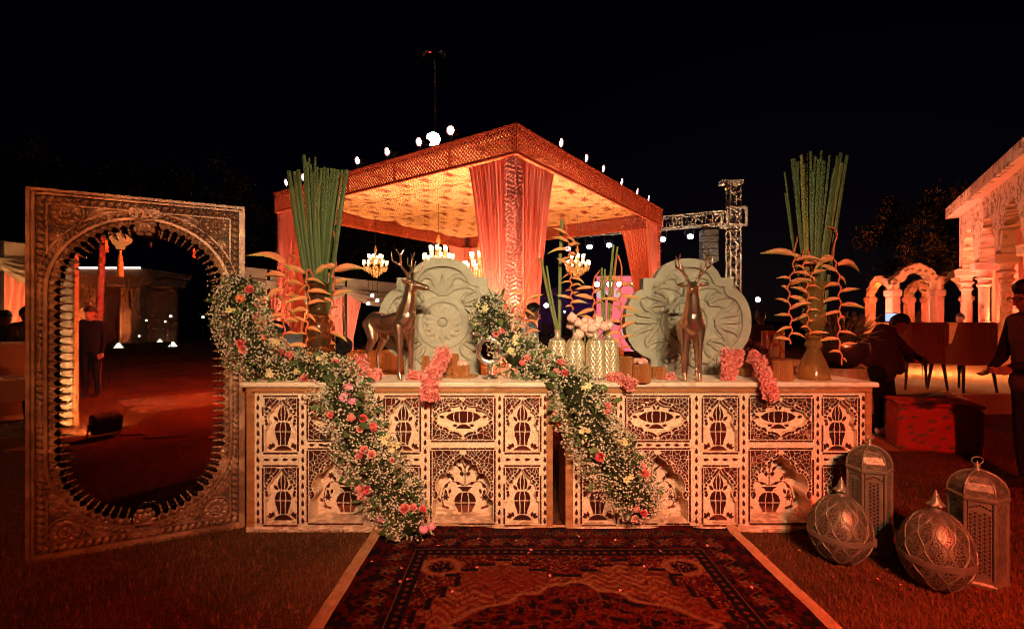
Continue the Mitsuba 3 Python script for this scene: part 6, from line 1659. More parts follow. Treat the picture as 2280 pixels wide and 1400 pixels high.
# armchairs
mat('chair_fabric', (0.30, 0.13, 0.07), .8, spec=.1)
def armchair(label, pos, rz, s=1.0, group='brown armchairs by the bar'):
    k = thing('armchair', label, 'armchair', group)
    M = M4(pos, rz, s)
    n, m = 33, 9
    q = np.linspace(-1, 1, n); a = q * (PI / 2 + .55)
    sup = lambda r: np.stack([r * np.sign(np.sin(a)) * np.abs(np.sin(a)) ** .55, r * np.sign(np.cos(a)) * np.abs(np.cos(a)) ** .55], 1)
    ht = np.where(np.abs(q) < .5, 1.04, 1.04 - .34 * np.clip((np.abs(q) - .5) / .14, 0, 1))
    v = np.linspace(0, 1, m)
    R = lambda r: np.concatenate([np.repeat(sup(r)[:, None], m, 1), (.42 + (ht[:, None] - .42) * v)[..., None]], -1)
    o, i_ = R(.345), R(.285)
    part(k, 'back', MB().add((o.reshape(-1, 3), gridf(n, m))).add((i_.reshape(-1, 3), gridf(n, m)[:, ::-1])).add((np.stack([o[:, -1], (o[:, -1] + i_[:, -1]) / 2 + [0, 0, .02], i_[:, -1]], 1).reshape(-1, 3), gridf(n, 3))).add((np.stack([o[:, 0], i_[:, 0]], 1).reshape(-1, 3), gridf(n, 2)[:, ::-1])).add((np.stack([o[0], i_[0]], 1).reshape(-1, 3), gridf(m, 2))).add((np.stack([o[-1], i_[-1]], 1).reshape(-1, 3), gridf(m, 2))), 'chair_fabric', 40, M=M)
    part(k, 'seat', cbx(-.28, .28, -.30, .28, .44, .62, .05), 'chair_fabric', 30, M=M)
    for j in range(5): part(k, 'seam', tube([(-.2 + .1 * j, .338, .46), (-.2 + .1 * j, .343, 1.02)], .004, 5), 'chair_fabric', True, M=M)
    for sx in (-1, 1):
        for sy in (-1, 1): part(k, 'leg', tube([(sx * .24, sy * .24, .43), (sx * .28, sy * .28, 0)], [.026, .015], 8), 'black_metal', True, M=M)
armchair('brown tub armchair at the bar behind the bending man', (Pn(2040, 8.0)[0], 8.0, .3), PI - .25, 1.03)
armchair('brown tub armchair at the bar nearest the palace facade', (Pn(2140, 7.7)[0], 7.7, .3), PI + .1, 1.03)
k = thing('wrapped_pile', 'low pile of clear plastic wrapped cushions beside the bending man', 'bundle')
wp = P(2085, 850, 6.0)
mbp = blob([[(wp[0] - .35, 6.1, .18, .17), (wp[0] + .35, 6.1, .16, .17)], [(wp[0] - .25, 6.0, .36, .14), (wp[0] + .25, 6.05, .34, .15)]], .06, 5)
vv = np.array(mbp.vertices); vv += (meshkit.noise(vv * 9)[:, None] - .5) * .06
part(k, 'cushions', (vv, np.array(mbp.faces)), 'chair_fabric', True)
part(k, 'wrapping', (vv * 1.0 + unit(np.array([0, 0, 1.0])) * .01 + (vv - vv.mean(0)) * .04 + (meshkit.noise(vv * 22)[:, None] - .5) * .05, np.array(mbp.faces)), 'crystal', False)
# red patterned box
def _redprint(p, n, uv):
    d1, d2, c = voronoi((p.x + p.y * .6) * 11, (p.z + p.y * .5) * 13)
    g = smoothstep(.34, .26, d1 + .15 * noise(p.x * 60, p.z * 60, p.y * 60))
    return mix((0.42, 0.05, 0.035), (0.13, 0.12, 0.08), g * .85) * (.8 + .4 * noise(p.x * 120, p.y * 120, p.z * 120))
mat('red_print', proc(_redprint), .9, spec=.05)
k = thing('red_pouf', 'low red printed box seat on the lawn in front of the bending man', 'box seat')
pa, pb = np.array([(2000 - CX) / FOC * 5.25, 5.25]), np.array([(2194 - CX) / FOC * 4.95, 4.95])
d = unit(pb - pa); nn = np.array([-d[1], d[0]]); Lb = np.linalg.norm(pb - pa)
part(k, 'body', cbx(0, Lb, 0, .5, 0.0, .49, .03), 'red_print', 25, M=frame((*pa, 0), (d[0], d[1], 0), (nn[0], nn[1], 0), (0, 0, 1)))
part(k, 'lid', cbx(-.008, Lb + .008, -.008, .508, .4905, .53, .012), 'red_print', 25, M=frame((*pa, 0), (d[0], d[1], 0), (nn[0], nn[1], 0), (0, 0, 1)))
# sofas, tables, lamp behind the counters
def sofa(label, pxc, Yv, w, rz=0):
    k = thing('low_sofa', label, 'sofa', 'orange low sofas under the canopy'); M = M4(((pxc - CX) / FOC * Yv, Yv, 0), rz)
    part(k, 'seat', cbx(-w / 2, w / 2, 0, .8, .12, .42, .05), 'orange_sofa', 25, M=M); part(k, 'back', cbx(-w / 2, w / 2, .55, .82, .421, .85, .06), 'orange_sofa', 25, M=M)
    for s in (-1, 1): part(k, 'arm', cbx(s * w / 2 - .14, s * w / 2 + .14, 0.01, .83, .10, .66, .05), 'orange_sofa', 25, M=M)
    for i in range(3): part(k, 'cushion', cbx(-w / 2 + .2 + i * (w - .4) / 3, -w / 2 + .15 + (i + 1) * (w - .4) / 3, .36, .55, .43, .80, .07), 'orange_sofa', 25, M=M)
sofa('orange low sofa behind the sideways stag', 812, 8.6, 2.6, .15); sofa('orange low sofa behind the faceted gold bottles', 1262, 9.6, 2.4, -.1)
sofa('orange low sofa behind the medallion stone panel', 985, 10.5, 2.6, 0)
struct('dance_floor_rug', bx(-5.5, 4.5, 5.2, 16, .003, .010), 'rug_red', label='wide red brown rug covering the ground under the canopy', cat='rug', kind='thing')
mat('rug_red', proc(lambda p, n, uv: mix((0.20, 0.05, 0.025), (0.34, 0.12, 0.06), fbm(p.x * 5, p.y * 5, 0, 4))), .95, spec=.05)
k = thing('side_table', 'wooden side table behind the upright pink blossom columns', 'table')
tp = P(1712, 800, 4.6)
part(k, 'top', cbx(tp[0] - .26, tp[0] + .22, 4.4, 4.9, .99, 1.05, .008), 'teak', 20)
for sx in (-.2, .18):
    for sy in (4.45, 4.84): part(k, 'leg', cbx(tp[0] + sx - .03, tp[0] + sx + .03, sy - .03, sy + .03, 0, .989, .004), 'teak', 20)
k = thing('table_lamp', 'ribbed orange lamp shade with a candle on the side table', 'lamp')
part(k, 'shade', ribbed(.10, .26, 20), 'rib_glass', False, M=M4((tp[0] + .07, 4.66, 1.051))); part(k, 'candle', tube([(tp[0] - .03, 4.5, 1.051), (tp[0] - .03, 4.5, 1.2)], .008, 8), 'tabletop')
k = thing('planter_bowl', 'dark metal bowl of dry grasses on a barrel behind the clear amber vase', 'planter')
bp = P(1872, 782, 4.3)
part(k, 'bowl', lathe([(.001, -.14), (.12, -.13), (.20, -.05), (.22, .03), (.21, .08), (.20, .08), (.19, .02), (.001, -.02)], 30, M4(bp)), 'dark_copper', True)
part(k, 'barrel', lathe([(.17, 0), (.20, .3), (.21, .55), (.18, bp[2] - .141)], 24, M4((bp[0], bp[1], 0))), 'teak', True)
mat('dark_copper', (0.20, 0.09, 0.06), .25, .9)
gr = MB(); r_ = np.random.default_rng(4)
for i in range(240):
    a = r_.uniform(0, 6.28); e = bp + [math.cos(a) * r_.uniform(.05, .34), math.sin(a) * r_.uniform(.05, .3), r_.uniform(.10, .36)]; o = bp + [math.cos(a) * .1, math.sin(a) * .1, .05]
    gr.add(tube([o, (o + e) / 2 + [0, 0, .04], e], [.003, .006, .004], 4, False), col=np.array((.10, .05, .025)) * r_.uniform(.6, 1.8))
part(k, 'grasses', gr, 'vertex_paint', True, kind='stuff')
k = thing('rose_bunch', 'dark red rose bunch behind the base of the front-facing stag panel', 'bouquet')
rp_ = P(1672, 768, 4.2)
part(k, 'vase', lathe([(.001, 0), (.07, 0), (.09, .1), (.06, .2)], 18, M4((rp_[0], rp_[1], rp_[2] - .34))), 'dark_copper', True)
part(k, 'stand', lathe([(.14, 0), (.05, .05), (.04, rp_[2] - .37), (.16, rp_[2] - .36), (.16, rp_[2] - .341), (.001, rp_[2] - .34)], 20, M4((rp_[0], rp_[1], 0))), 'teak', 30)
DRK = mk(rose_mesh((.22, .03, .03), 9), 'vertex_paint', True)
for i in range(14):
    a = r_.uniform(0, 6.28); q = r_.uniform(0, .13); copy(k, 'rose', DRK, aim(rp_ + [q * math.cos(a), q * math.sin(a), -.08 + .12 * (1 - q / .13)], [math.cos(a) * q * 6, math.sin(a) * q * 6 - .3, 1], .036, i))
for i in range(8):
    a = i * .8; copy(k, 'leaf', LEAFM[i % 3], frame(rp_ + [0, 0, -.1], np.array([math.cos(a), math.sin(a), .3]) * .1, np.array([-math.sin(a), math.cos(a), 0]) * .1, np.array([0, 0, 1]) * .1))
# table with chair at the left edge
k = thing('dining_table', 'round table with glasses in the orange tent at the edge beside the mirror', 'table')
q = P(36, 762, 7.2)
part(k, 'cloth', lathe([(.62, 0.02), (.60, .4), (.58, q[2] - .03), (.55, q[2]), (.001, q[2] + .002)], 30, M4((q[0], 7.2, 0))), 'orange_drape', True)
for i in range(3): part(k, 'glass', lathe([(.03, 0), (.006, .01), (.006, .08), (.04, .12), (.036, .2)], 12, M4((q[0] + .25 + .09 * i, 7.0 + .07 * i, q[2] + .003))), 'crystal', True)
armchair('peach tub chair with dark legs at the tent table', (P(14, 0, 6.2)[0], 6.2, 0), PI - .5, .95, None)
# ---------------------------------------------------------------- people
def person(label, J, col, hair=True, group=None, edge=.028, extra=(), fingers=True, build=1.0, glasses=False, look=None, cat='person'):
    """J: joints in metres; col: colours of shirt, trousers, shoes, skin"""
    k = thing('person', label, cat, group)
    J = {a: np.asarray(b, float) for a, b in J.items()}
    B = []          # (kind, spheres)
    b_ = build
    sh = (J['shl'] + J['shr']) / 2; hp_ = (J['hipl'] + J['hipr']) / 2
    up = unit(sh - hp_); ch = hp_ + (sh - hp_) * .68; wa = hp_ + (sh - hp_) * .30
    side = unit(J['shr'] - J['shl'])
    fwd = unit(np.cross(up, side)) if look is None else unit(look)
    s4 = lambda p, r: (*p, r)
    B += [('shirt', [s4(J['shl'] * .8 + sh * .2, .075 * b_), s4(J['shr'] * .8 + sh * .2, .075 * b_), s4(ch - side * .07, .115 * b_), s4(ch + side * .07, .115 * b_)]),
          ('shirt', [s4(ch - side * .06, .115 * b_), s4(ch + side * .06, .115 * b_), s4(wa - side * .06, .105 * b_), s4(wa + side * .06, .105 * b_)]),
          ('shirt', [s4(wa - side * .06, .105 * b_), s4(wa + side * .06, .105 * b_), s4(hp_ - side * .07 - up * .02, .118 * b_), s4(hp_ + side * .07 - up * .02, .118 * b_)]),
          ('legs', [s4(J['hipl'] - up * .05, .10 * b_), s4(J['hipr'] - up * .05, .10 * b_)])]
    for q in 'lr':
        B += [('arm', [s4(J['sh' + q], .062), s4(J['el' + q], .045)]), ('arm', [s4(J['el' + q], .045), s4(J['wr' + q], .031)]),
              ('legs', [s4(J['hip' + q] - up * .04, .092 * b_), s4(J['kn' + q], .060)]), ('legs', [s4(J['kn' + q], .060), s4(J['an' + q], .042)]),
              ('shoe', [s4(J['an' + q] + [0, 0, -.01], .042), s4(J['an' + q] * [1, 1, 0] + [0, 0, .040], .040), s4(J['to' + q] * [1, 1, 0] + [0, 0, .032], .032)])]
        d = unit(J['wr' + q] - J['el' + q]) if 'hd' + q not in J else unit(J['hd' + q] - J['wr' + q])
        n = unit(np.cross(d, fwd + [0, 0, .2])); m = np.cross(n, d)
        w = J['wr' + q]
        B.append(('skin', [s4(w, .026), s4(w + d * .07 + n * .025, .016), s4(w + d * .07 - n * .025, .016)]))
        if fingers:
            for i, (o, L_) in enumerate(((-.030, .060), (-.010, .075), (.010, .070), (.029, .052))):
                a = w + d * .075 + n * o; c1 = a + d * L_ * .55 + m * .010; c2 = c1 + d * L_ * .38 + m * .026
                B += [('skin', [s4(a, .0095), s4(c1, .0088)]), ('skin', [s4(c1, .0088), s4(c2, .0075)])]
            t0 = w + d * .03 - n * .030; t1 = t0 + d * .03 - n * .025 + m * .01; B += [('skin', [s4(t0, .013), s4(t1, .010)]), ('skin', [s4(t1, .010), s4(t1 + d * .03 + m * .006, .0085)])]
    hd = J['head']; hz = unit(hd - J['neck']); hz = unit(hz + [0, 0, .25]) if 'hup' not in J else unit(J['hup'])
    hf = unit(fwd - hz * (fwd @ hz)); hs = np.cross(hf, hz)
    Hd = lambda x, y, z: hd + hs * x + hf * y + hz * z
    B += [('skin', [s4(J['neck'] - up * .03, .056), s4(Hd(0, -.01, -.07), .050)]),
          ('skin', [s4(Hd(0, -.015, .035), .086), s4(Hd(0, .035, -.02), .066), s4(Hd(0, -.03, 0), .078)]), ('skin', [s4(Hd(0, .035, -.03), .058), s4(Hd(0, .058, -.088), .028)]),
          ('skin', [s4(Hd(0, .092, .012), .010), s4(Hd(0, .113, -.026), .014)]), ('skin', [s4(Hd(-.008, .098, -.062), .008), s4(Hd(.008, .098, -.062), .008)])]
    for s in (-1, 1): B.append(('skin', [s4(Hd(s * .083, -.012, .010), .013), s4(Hd(s * .086, -.014, -.030), .009)]))
    B += [(a, [s4(np.asarray(p), r) for p, r in sp]) for a, sp in extra]
    t = blob([sp for _, sp in B], edge, 5)
    V = np.array(t.vertices)
    best = np.full(len(V), 9e9); kind = np.zeros(len(V), int); names = ['shirt', 'arm', 'legs', 'shoe', 'skin', 'coat']
    for a, sp in B:
        if len(sp) == 1: sp = sp * 2
        for i in range(len(sp)):
            for j in range(i + 1, len(sp)):
                p, q = np.array(sp[i][:3]), np.array(sp[j][:3]); L2 = max(((q - p) ** 2).sum(), 1e-9)
                u = np.clip((V - p) @ (q - p) / L2, 0, 1); dd = np.linalg.norm(V - p - u[:, None] * (q - p), axis=1) - (sp[i][3] * (1 - u) + sp[j][3] * u)
                better = dd < best - (.006 if a == 'skin' else 0); best[better] = dd[better]; kind[better] = names.index(a)
    C = np.array([col[n_] if n_ in col else col['shirt'] for n_ in names])[kind]
    if 'skin' in col: pass
    C = C * (.85 + .3 * meshkit.fbm(V * 14, 3)[:, None])
    part(k, 'body', (V + (meshkit.noise(V * 17)[:, None] - .5) * .006 * (kind != 4)[:, None], np.array(t.faces)), 'cloth_paint', True, color=C)
    if hair:
        hb = blob([[s4(Hd(0, -.02, .055), .092), s4(Hd(0, -.045, .01), .082)], [s4(Hd(0, .02, .088), .064), s4(Hd(0, -.01, .10), .06)], [s4(Hd(0, -.06, .0), .066), s4(Hd(0, -.055, -.045), .05)], [s4(Hd(-.05, -.01, .06), .045), s4(Hd(.05, -.01, .06), .045)]], .02, 3)
        hv = np.array(hb.vertices); hv += (meshkit.noise(hv * 60)[:, None] - .5) * .014
        part(k, 'hair', (hv, np.array(hb.faces)), 'hair', True)
    ey = MB()
    for s in (-1, 1): ey.add(ball(Hd(s * .032, .083, .015), (.012, .012, .008), 1))
    part(k, 'eyes', ey, 'hair', True, kind='stuff')
    if glasses:
        g = MB()
        for s in (-1, 1):
            a = np.linspace(0, 2 * PI, 14); g.add(tube(np.array([Hd(s * .034 + .026 * math.cos(q), .103, .012 + .02 * math.sin(q)) for q in a]), .0025, 5)); g.add(tube([Hd(s * .06, .10, .015), Hd(s * .088, -.02, .018)], .0025, 5))
        part(k, 'glasses', g, 'black_metal', True)
    return k
def stand(x, y, h, face, **over):
    """a standing pose; over: joints in the person's own frame (right, forward, up)"""
    f = unit([math.cos(face), math.sin(face), 0]); r = np.array([f[1], -f[0], 0])
    j = dict(hipl=(-.085, 0, .525), hipr=(.085, 0, .525), knl=(-.09, .02, .275), knr=(.09, .02, .275), anl=(-.095, -.01, .05), anr=(.095, -.01, .05), tol=(-.11, .14, .02), tor=(.11, .14, .02),
             shl=(-.175, 0, .815), shr=(.175, 0, .815), ell=(-.215, -.01, .63), elr=(.215, -.01, .63), wrl=(-.21, .07, .50), wrr=(.21, .07, .50), neck=(0, 0, .845), head=(0, .03, .932))
    j.update({a: b for a, b in over.items()})
    return {a: np.array([x, y, 0]) + r * b[0] + f * b[1] + np.array([0, 0, 1]) * b[2] * h for a, b in j.items()}, f
SK = (.28, .13, .08)
# the man at the right edge, looking down at his hands
Jm, f_ = stand(4.30, 3.95, 1.73, PI * .98, ell=(-.23, .04, .63), elr=(.23, .06, .63), wrl=(-.10, .27, .60), wrr=(.06, .29, .585), hdl=(-.05, .36, .57), hdr=(.02, .37, .56), head=(0, .065, .925), hup=(0, .30, .58))
Jm['hup'] = np.array([-.30, 0, 1.0])
sh0 = (Jm['shl'] + Jm['shr']) / 2; hp0 = (Jm['hipl'] + Jm['hipr']) / 2
person('man in a brown waistcoat over a black shirt looking down at his hands', Jm, dict(shirt=(.085, .040, .028), arm=(.012, .010, .012), legs=(.012, .011, .014), shoe=(.02, .018, .018), skin=SK), glasses=True, look=f_,
       edge=.02, extra=[('coat', [(sh0 + [0, .06, .055], .035), (sh0 + [0, -.06, .055], .035)])])
# the man bending over by the chairs
kk = 5.95 / FOC
W = lambda a, b, dy=0: P(a, b, 5.95) + np.array([0, dy, 0]) 
Jb = dict(hipl=W(1955, 822, -.02), hipr=W(1985, 824, .12), knl=W(1957, 888, 0), knr=W(1998, 892, .1), anl=W(1956, 952, 0), anr=W(2002, 950, .16), tol=W(1982, 962, -.08), tor=W(2026, 958, .10),
          shl=W(1985, 742, .02), shr=W(2003, 733, .30), ell=W(2022, 783, -.02), elr=W(2036, 775, .34), wrl=W(2056, 800, .04), wrr=W(2060, 797, .32), hdl=W(2068, 806, .08), hdr=W(2071, 804, .3), neck=W(2006, 729, .16), head=W(2026, 722, .17), hup=np.array([.75, 0, .75]))
person('man in a dark brown jacket and white trainers bending over towards the armchairs', Jb, dict(shirt=(.050, .022, .014), arm=(.045, .020, .013), legs=(.010, .009, .012), shoe=(.62, .55, .50), skin=SK, coat=(.052, .023, .015)), look=(1, .12, -.75), build=1.12, edge=.026,
       extra=[('coat', [(W(1960, 770, .02), .15), (W(1938, 800, .05), .085), (W(1990, 812, .1), .13)]), ('coat', [(W(2002, 790, .12), .12), (W(2018, 824, .12), .07), (W(1960, 800, .1), .10)]), ('coat', [(W(1985, 750, .12), .15), (W(1965, 790, .1), .16)])])
SHG = dict(shirt=(.17, .20, .24), arm=(.17, .20, .24), legs=(.05, .05, .06), shoe=(.03, .03, .03), skin=SK)
Jc, f2 = stand(*P(1177, 0, 6.2)[:2], 1.62, .25, head=(0, .05, .925))
person('dark-haired person in a blue grey shirt standing behind the garland, facing the stage', Jc, SHG, look=f2)
X0, Y0 = P(752, 0, 5.1)[0], 5.1
Wb = lambda a, b, dy=0: P(a, b, 5.1) + np.array([0, dy, 0])
Jd = dict(hipl=Wb(745, 770, -.1), hipr=Wb(745, 770, .1), knl=Wb(752, 880, -.1), knr=Wb(748, 880, .1), anl=Wb(758, 998, -.1), anr=Wb(752, 998, .1), tol=Wb(735, 1005, -.1), tor=Wb(730, 1005, .1),
          shl=Wb(652, 762, -.19), shr=Wb(652, 758, .19), ell=Wb(640, 815, -.2), elr=Wb(640, 815, .2), wrl=Wb(622, 850, -.12), wrr=Wb(618, 850, .12), neck=Wb(641, 752), head=Wb(622, 742), hup=np.array([-.8, 0, .6]))
person('person in a blue grey shirt bending forward behind the reed vase and the garland', Jd, SHG, look=(-.7, 0, -.8), build=1.1)
DK = dict(shirt=(.03, .014, .012), arm=(.05, .018, .012), legs=(.012, .011, .012), shoe=(.02, .02, .02), skin=(.20, .09, .06))
Je, f3 = stand(*P(1694, 0, 8.6)[:2], 1.58, 1.4)
person('person in dark clothes standing between the stone panel and the clear amber vase', Je, DK, look=f3, fingers=False, edge=.04)
Jf, f3 = stand(*P(2140, 0, 13.3)[:2], 1.60, PI)
person('waiter in a dark waistcoat standing behind the pale bar counter', Jf, DK, look=f3, fingers=False, edge=.045)
for q, lb in ((8, 'dark-haired person sitting at the tent table at the edge beside the mirror'), (58, 'person in black standing at the tent table right beside the standing mirror')):
    Jg, f3 = stand(*P(q, 0, 8.0)[:2], 1.55 if q < 50 else 1.62, -.3)
    person(lb, Jg, dict(DK, shirt=(.02, .012, .02)), look=f3, fingers=False, edge=.045)
# ---------------------------------------------------------------- metal lanterns on the lawn
def _pierced(p, n, uv):
    u, v = uv.x * 10.0, (uv.y - .12) / .76 * 2.5 + .5
    def ogee(du, dv):
        a = u + du; b = v + dv
        fa = a - dr.floor(a) - .5; fb = b - dr.floor(b) - .5
        return dr.abs(fa) * 2 + 0.10 * dr.cos(fb * PI * 4) + dr.abs(fb) * 1.55
    o = dr.minimum(ogee(0, 0), ogee(.5, .5))
    inside = smoothstep(.80, .70, o)
    d1, d2, c = voronoi(uv.x * 110, uv.y * 62)
    hole = smoothstep(.42, .34, d1) * inside
    core = smoothstep(.16, .12, o)
    hole = hole * (1 - core)
    dirt = fbm(p.x * 18, p.y * 18, p.z * 18, 3)
    c_ = mix((0.12, 0.135, 0.09), (0.23, 0.245, 0.165), dirt)
    return mix(c_, (0.02, 0.006, 0.004), hole * .96)
scene['pierced_metal'] = two({'type': 'bumpmap', 'arbitrary': proc(lambda p, n, uv: 0.0012 * fbm(p.x * 45, p.y * 45, p.z * 45, 2), eps=2e-3), 'scale': 1.0,
                              'bsdf': {'type': 'principled', 'base_color': proc(_pierced), 'roughness': .42, 'metallic': .5, 'specular': .4}})
def _lm(p, n, uv): return mix((0.13, 0.15, 0.10), (0.25, 0.265, 0.185), fbm(p.x * 20, p.y * 20, p.z * 20, 3))
mat('lantern_metal', proc(_lm), .42, .5)
mat('lantern_inside', (0.05, 0.02, 0.012), .8)
def egg_lantern(label, pos, r, rx, ry, seed, zf):
    k = thing('egg_lantern', label, 'lantern', 'pierced metal lanterns on the lawn')
    M = M4(pos, rz=seed, rx=rx, ry=ry)
    n, m = 73, 41
    th = np.linspace(0, 2 * PI, n); v = np.linspace(0, 1, m)
    a = PI * (.06 + .88 * v)
    rad = r * np.sin(a) * (1 + .10 * np.cos(a)) ; z = r * zf * (1 - np.cos(a)) - r * zf * (1 - math.cos(PI * .06))
    U, V = np.meshgrid(th, v, indexing='ij')
    vert = np.stack([rad[None] * np.cos(U), rad[None] * np.sin(U), z[None] + 0 * U], -1).reshape(-1, 3)
    uv = np.stack([U / (2 * PI), V], -1).reshape(-1, 2)
    kk = fresh(k + '__body'); scene[kk] = mikit.ply((vert, gridf(n, m)), 'pierced_metal', smooth=True, uv=uv, to_world=T(M.tolist()))
    def on(u_, v_):
        q = np.clip(v_, .02, .98) ; return np.stack([np.interp(q, v, rad) * 1.006 * np.cos(u_ * 2 * PI), np.interp(q, v, rad) * 1.006 * np.sin(u_ * 2 * PI), np.interp(q, v, z)], -1)
    tt = np.linspace(0, 1, 60)
    for i in range(10):
        for sgn in (-1, 1):
            vv_ = .12 + .76 * tt; ph = tt * 5 * PI
            w_ = sgn * (.5 - .5 * np.cos(ph)) * (.1 / 1)
            part(k, 'ogee_band', tube(on((i + (0 if True else 0)) / 10 + w_ * .5 + .0, vv_), .0042, 5), 'lantern_metal', True, M=M)
    zb = r * zf * .84
    rb = np.interp(zb, z, rad)
    part(k, 'band', lathe([(rb - .004, zb - .016), (rb + .006, zb - .015), (rb + .007, zb + .015), (rb - .004, zb + .016)], 56), 'lantern_metal', 40, M=M)
    part(k, 'hinge', cbx(rb - .002, rb + .016, -.018, .018, zb - .022, zb + .022, .004), 'lantern_metal', M=M @ M4(rz=-1.2))
    zt = z[-1]; rt = rad[-1]
    part(k, 'collar', lathe([(rt, zt - .012), (rt * .9, zt + .012), (rt * .75, zt + .018), (rt * .8, zt + .03)], 30), 'lantern_metal', 40, M=M)
    # lobed finial cap
    th = np.linspace(0, 2 * PI, 49); lob = 1 + .13 * np.cos(th * 6)
    prof = [(1.5, .026), (2.15, .028), (2.2, .034), (1.7, .045), (1.2, .056), (1.25, .061), (.95, .068), (.8, .078), (.84, .083), (.55, .092), (.3, .098), (.34, .104), (.01, .110)]
    vv = np.stack([np.stack([rt * .62 * q * np.where(i < 3, lob, 1) * np.cos(th), rt * .62 * q * np.where(i < 3, lob, 1) * np.sin(th), zt + h + 0 * th], 1) for i, (q, h) in enumerate(prof)])
    part(k, 'finial', (vv.reshape(-1, 3), gridf(len(prof), 49)), 'lantern_metal', 50, M=M)
def G(px_, py_): 
    Y = EYE * FOC / (py_ - HY); return np.array([(px_ - CX) / FOC * Y, Y, 0])
ORN = []
def hex_lantern(label, pos, R, hb, hd, rz):
    k = thing('hexagonal_lantern', label, 'lantern', 'pierced metal lanterns on the lawn')
    M = M4(pos, rz=rz)
    w = R * 1.0; z0, z1 = .045, .045 + hb
    g = sbox(-w / 2 + .012, z0, w / 2 - .012, z1); p_ = .0215
    holes = []
    nx = int((w - .05) / p_)
    for i in range(-6, 7):
        for j in range(0, 46):
            x = i * p_ * .87; z = z0 + .03 + (j + .5 * (i % 2)) * p_
            if abs(x) < w / 2 - .020 and z < z1 - .055:
                holes.append(Point(x, z).buffer(.0066, quad_segs=2))
                for q in range(6):
                    hx, hz_ = x + .0122 * math.cos(q * PI / 3 + PI / 6), z + .0122 * math.sin(q * PI / 3 + PI / 6)
                    if abs(hx) < w / 2 - .016: holes.append(Point(hx, hz_).buffer(.0030, quad_segs=1))
    for i in range(-3, 4): holes.append(Point(i * w / 9, z1 - .032 + .006 * (3 - abs(i))).buffer(.006, quad_segs=2))
    pan = g.difference(unary_union(holes))
    pd = mk(extr(pan, -.0015, .0015), 'lantern_metal')
    ap = R * math.cos(PI / 6)
    for i in range(6):
        a = i * PI / 3
        copy(k, 'pierced_panel', pd, M @ frame((ap * math.cos(a), ap * math.sin(a), 0), (-math.sin(a), math.cos(a), 0), (-math.cos(a), -math.sin(a), 0), (0, 0, 1)))
        c = a + PI / 6
        part(k, 'corner_post', tube([(R * math.cos(c), R * math.sin(c), .02), (R * math.cos(c), R * math.sin(c), z1)], .009, 6), 'lantern_metal', 40, M=M)
    part(k, 'inner_shade', lathe([(R * .8, z0), (R * .8, z1)], 6, M4(rz=PI / 6)), 'lantern_inside', M=M)
    part(k, 'foot', lathe([(R * 1.12, 0), (R * 1.12, .016), (R * 1.04, .028), (R * 1.04, .044), (.001, .045)], 6, M4(rz=PI / 6)), 'lantern_metal', M=M)
    part(k, 'cornice', lathe([(R * .98, z1), (R * 1.10, z1 + .008), (R * 1.12, z1 + .022), (R * 1.04, z1 + .030)], 6, M4(rz=PI / 6)), 'lantern_metal', M=M)
    dp = [(R * 1.04, z1 + .031), (R * 1.02, z1 + .031 + hd * .25), (R * .90, z1 + .031 + hd * .55), (R * .66, z1 + .031 + hd * .80), (R * .36, z1 + .031 + hd * .95), (R * .14, z1 + .031 + hd)]
    q = np.array(dp); vs, us, fs = [], [], []
    mb = MB(); uvs = []
    for i in range(6):
        a0, a1 = i * PI / 3 + PI / 6, (i + 1) * PI / 3 + PI / 6
        p0 = np.stack([q[:, 0] * math.cos(a0), q[:, 0] * math.sin(a0), q[:, 1]], 1); p1 = np.stack([q[:, 0] * math.cos(a1), q[:, 0] * math.sin(a1), q[:, 1]], 1)
        mb.add((np.stack([p0, p1], 1).reshape(-1, 3), gridf(6, 2)[:, ::-1])); uvs.append(np.stack([np.stack([np.full(6, i / 6), np.linspace(.1, .9, 6)], 1), np.stack([np.full(6, (i + 1) / 6), np.linspace(.1, .9, 6)], 1)], 1).reshape(-1, 2))
        part(k, 'dome_rib', tube(p0 * [1.01, 1.01, 1], .005, 6), 'lantern_metal', True, M=M)
    kk = fresh(k + '__dome'); v, f = mb.vf(); scene[kk] = mikit.ply((v, f), 'pierced_metal', smooth=False, uv=np.vstack(uvs), to_world=T(M.tolist()))
    zt = z1 + .031 + hd
    part(k, 'finial', lathe([(R * .16, zt - .004), (R * .2, zt + .004), (R * .08, zt + .012), (R * .13, zt + .024), (R * .05, zt + .034), (.001, zt + .05)], 16), 'lantern_metal', True, M=M)
    part(k, 'ring', (lambda a: tube(np.stack([.028 * np.cos(a), 0 * a, zt + .05 + .02 * np.sin(a)], 1), .003, 6))(np.linspace(0, 2 * PI, 18)), 'lantern_metal', True, M=M)
g1, g2, g3, g4 = G(1868, 1250), G(2083, 1308), G(1952, 1232), G(2192, 1300)
egg_lantern('round egg shaped pierced lantern touching the counter corner', (g1[0], g1[1], .003), .158, .015, .02, .4, 1.24)
egg_lantern('round egg shaped pierced lantern between the two tall hexagonal lanterns', (g2[0], g2[1], .003), .158, -.02, -.03, 1.5, 1.32)
hex_lantern('tall hexagonal pierced lantern with a domed top nearest the counter', (g3[0], g3[1] + .06, 0), .112, .44, .125, .12)
hex_lantern('tall hexagonal pierced lantern with a domed top furthest from the counter', (g4[0] + .01, g4[1] + .05, 0), .116, .40, .12, -.15)

# ---------------------------------------------------------------- what stands behind the viewer and shows in the standing mirror
MN = np.array([0.458, -0.889]); MC = -(np.array([-2.81, 2.784]) @ MN) + 0.062
def unmirror(p):
    p = np.array(p, float); k_ = p[:2] @ MN + MC
    p[:2] = p[:2] - 2 * k_ * MN
    return p
def U(px_, py_, Yv): return unmirror(P(px_, py_, Yv))
def UG(px_, py_):
    Y = EYE * FOC / (py_ - HY); q = unmirror(P(px_, py_, Y)); q[2] = 0; return q
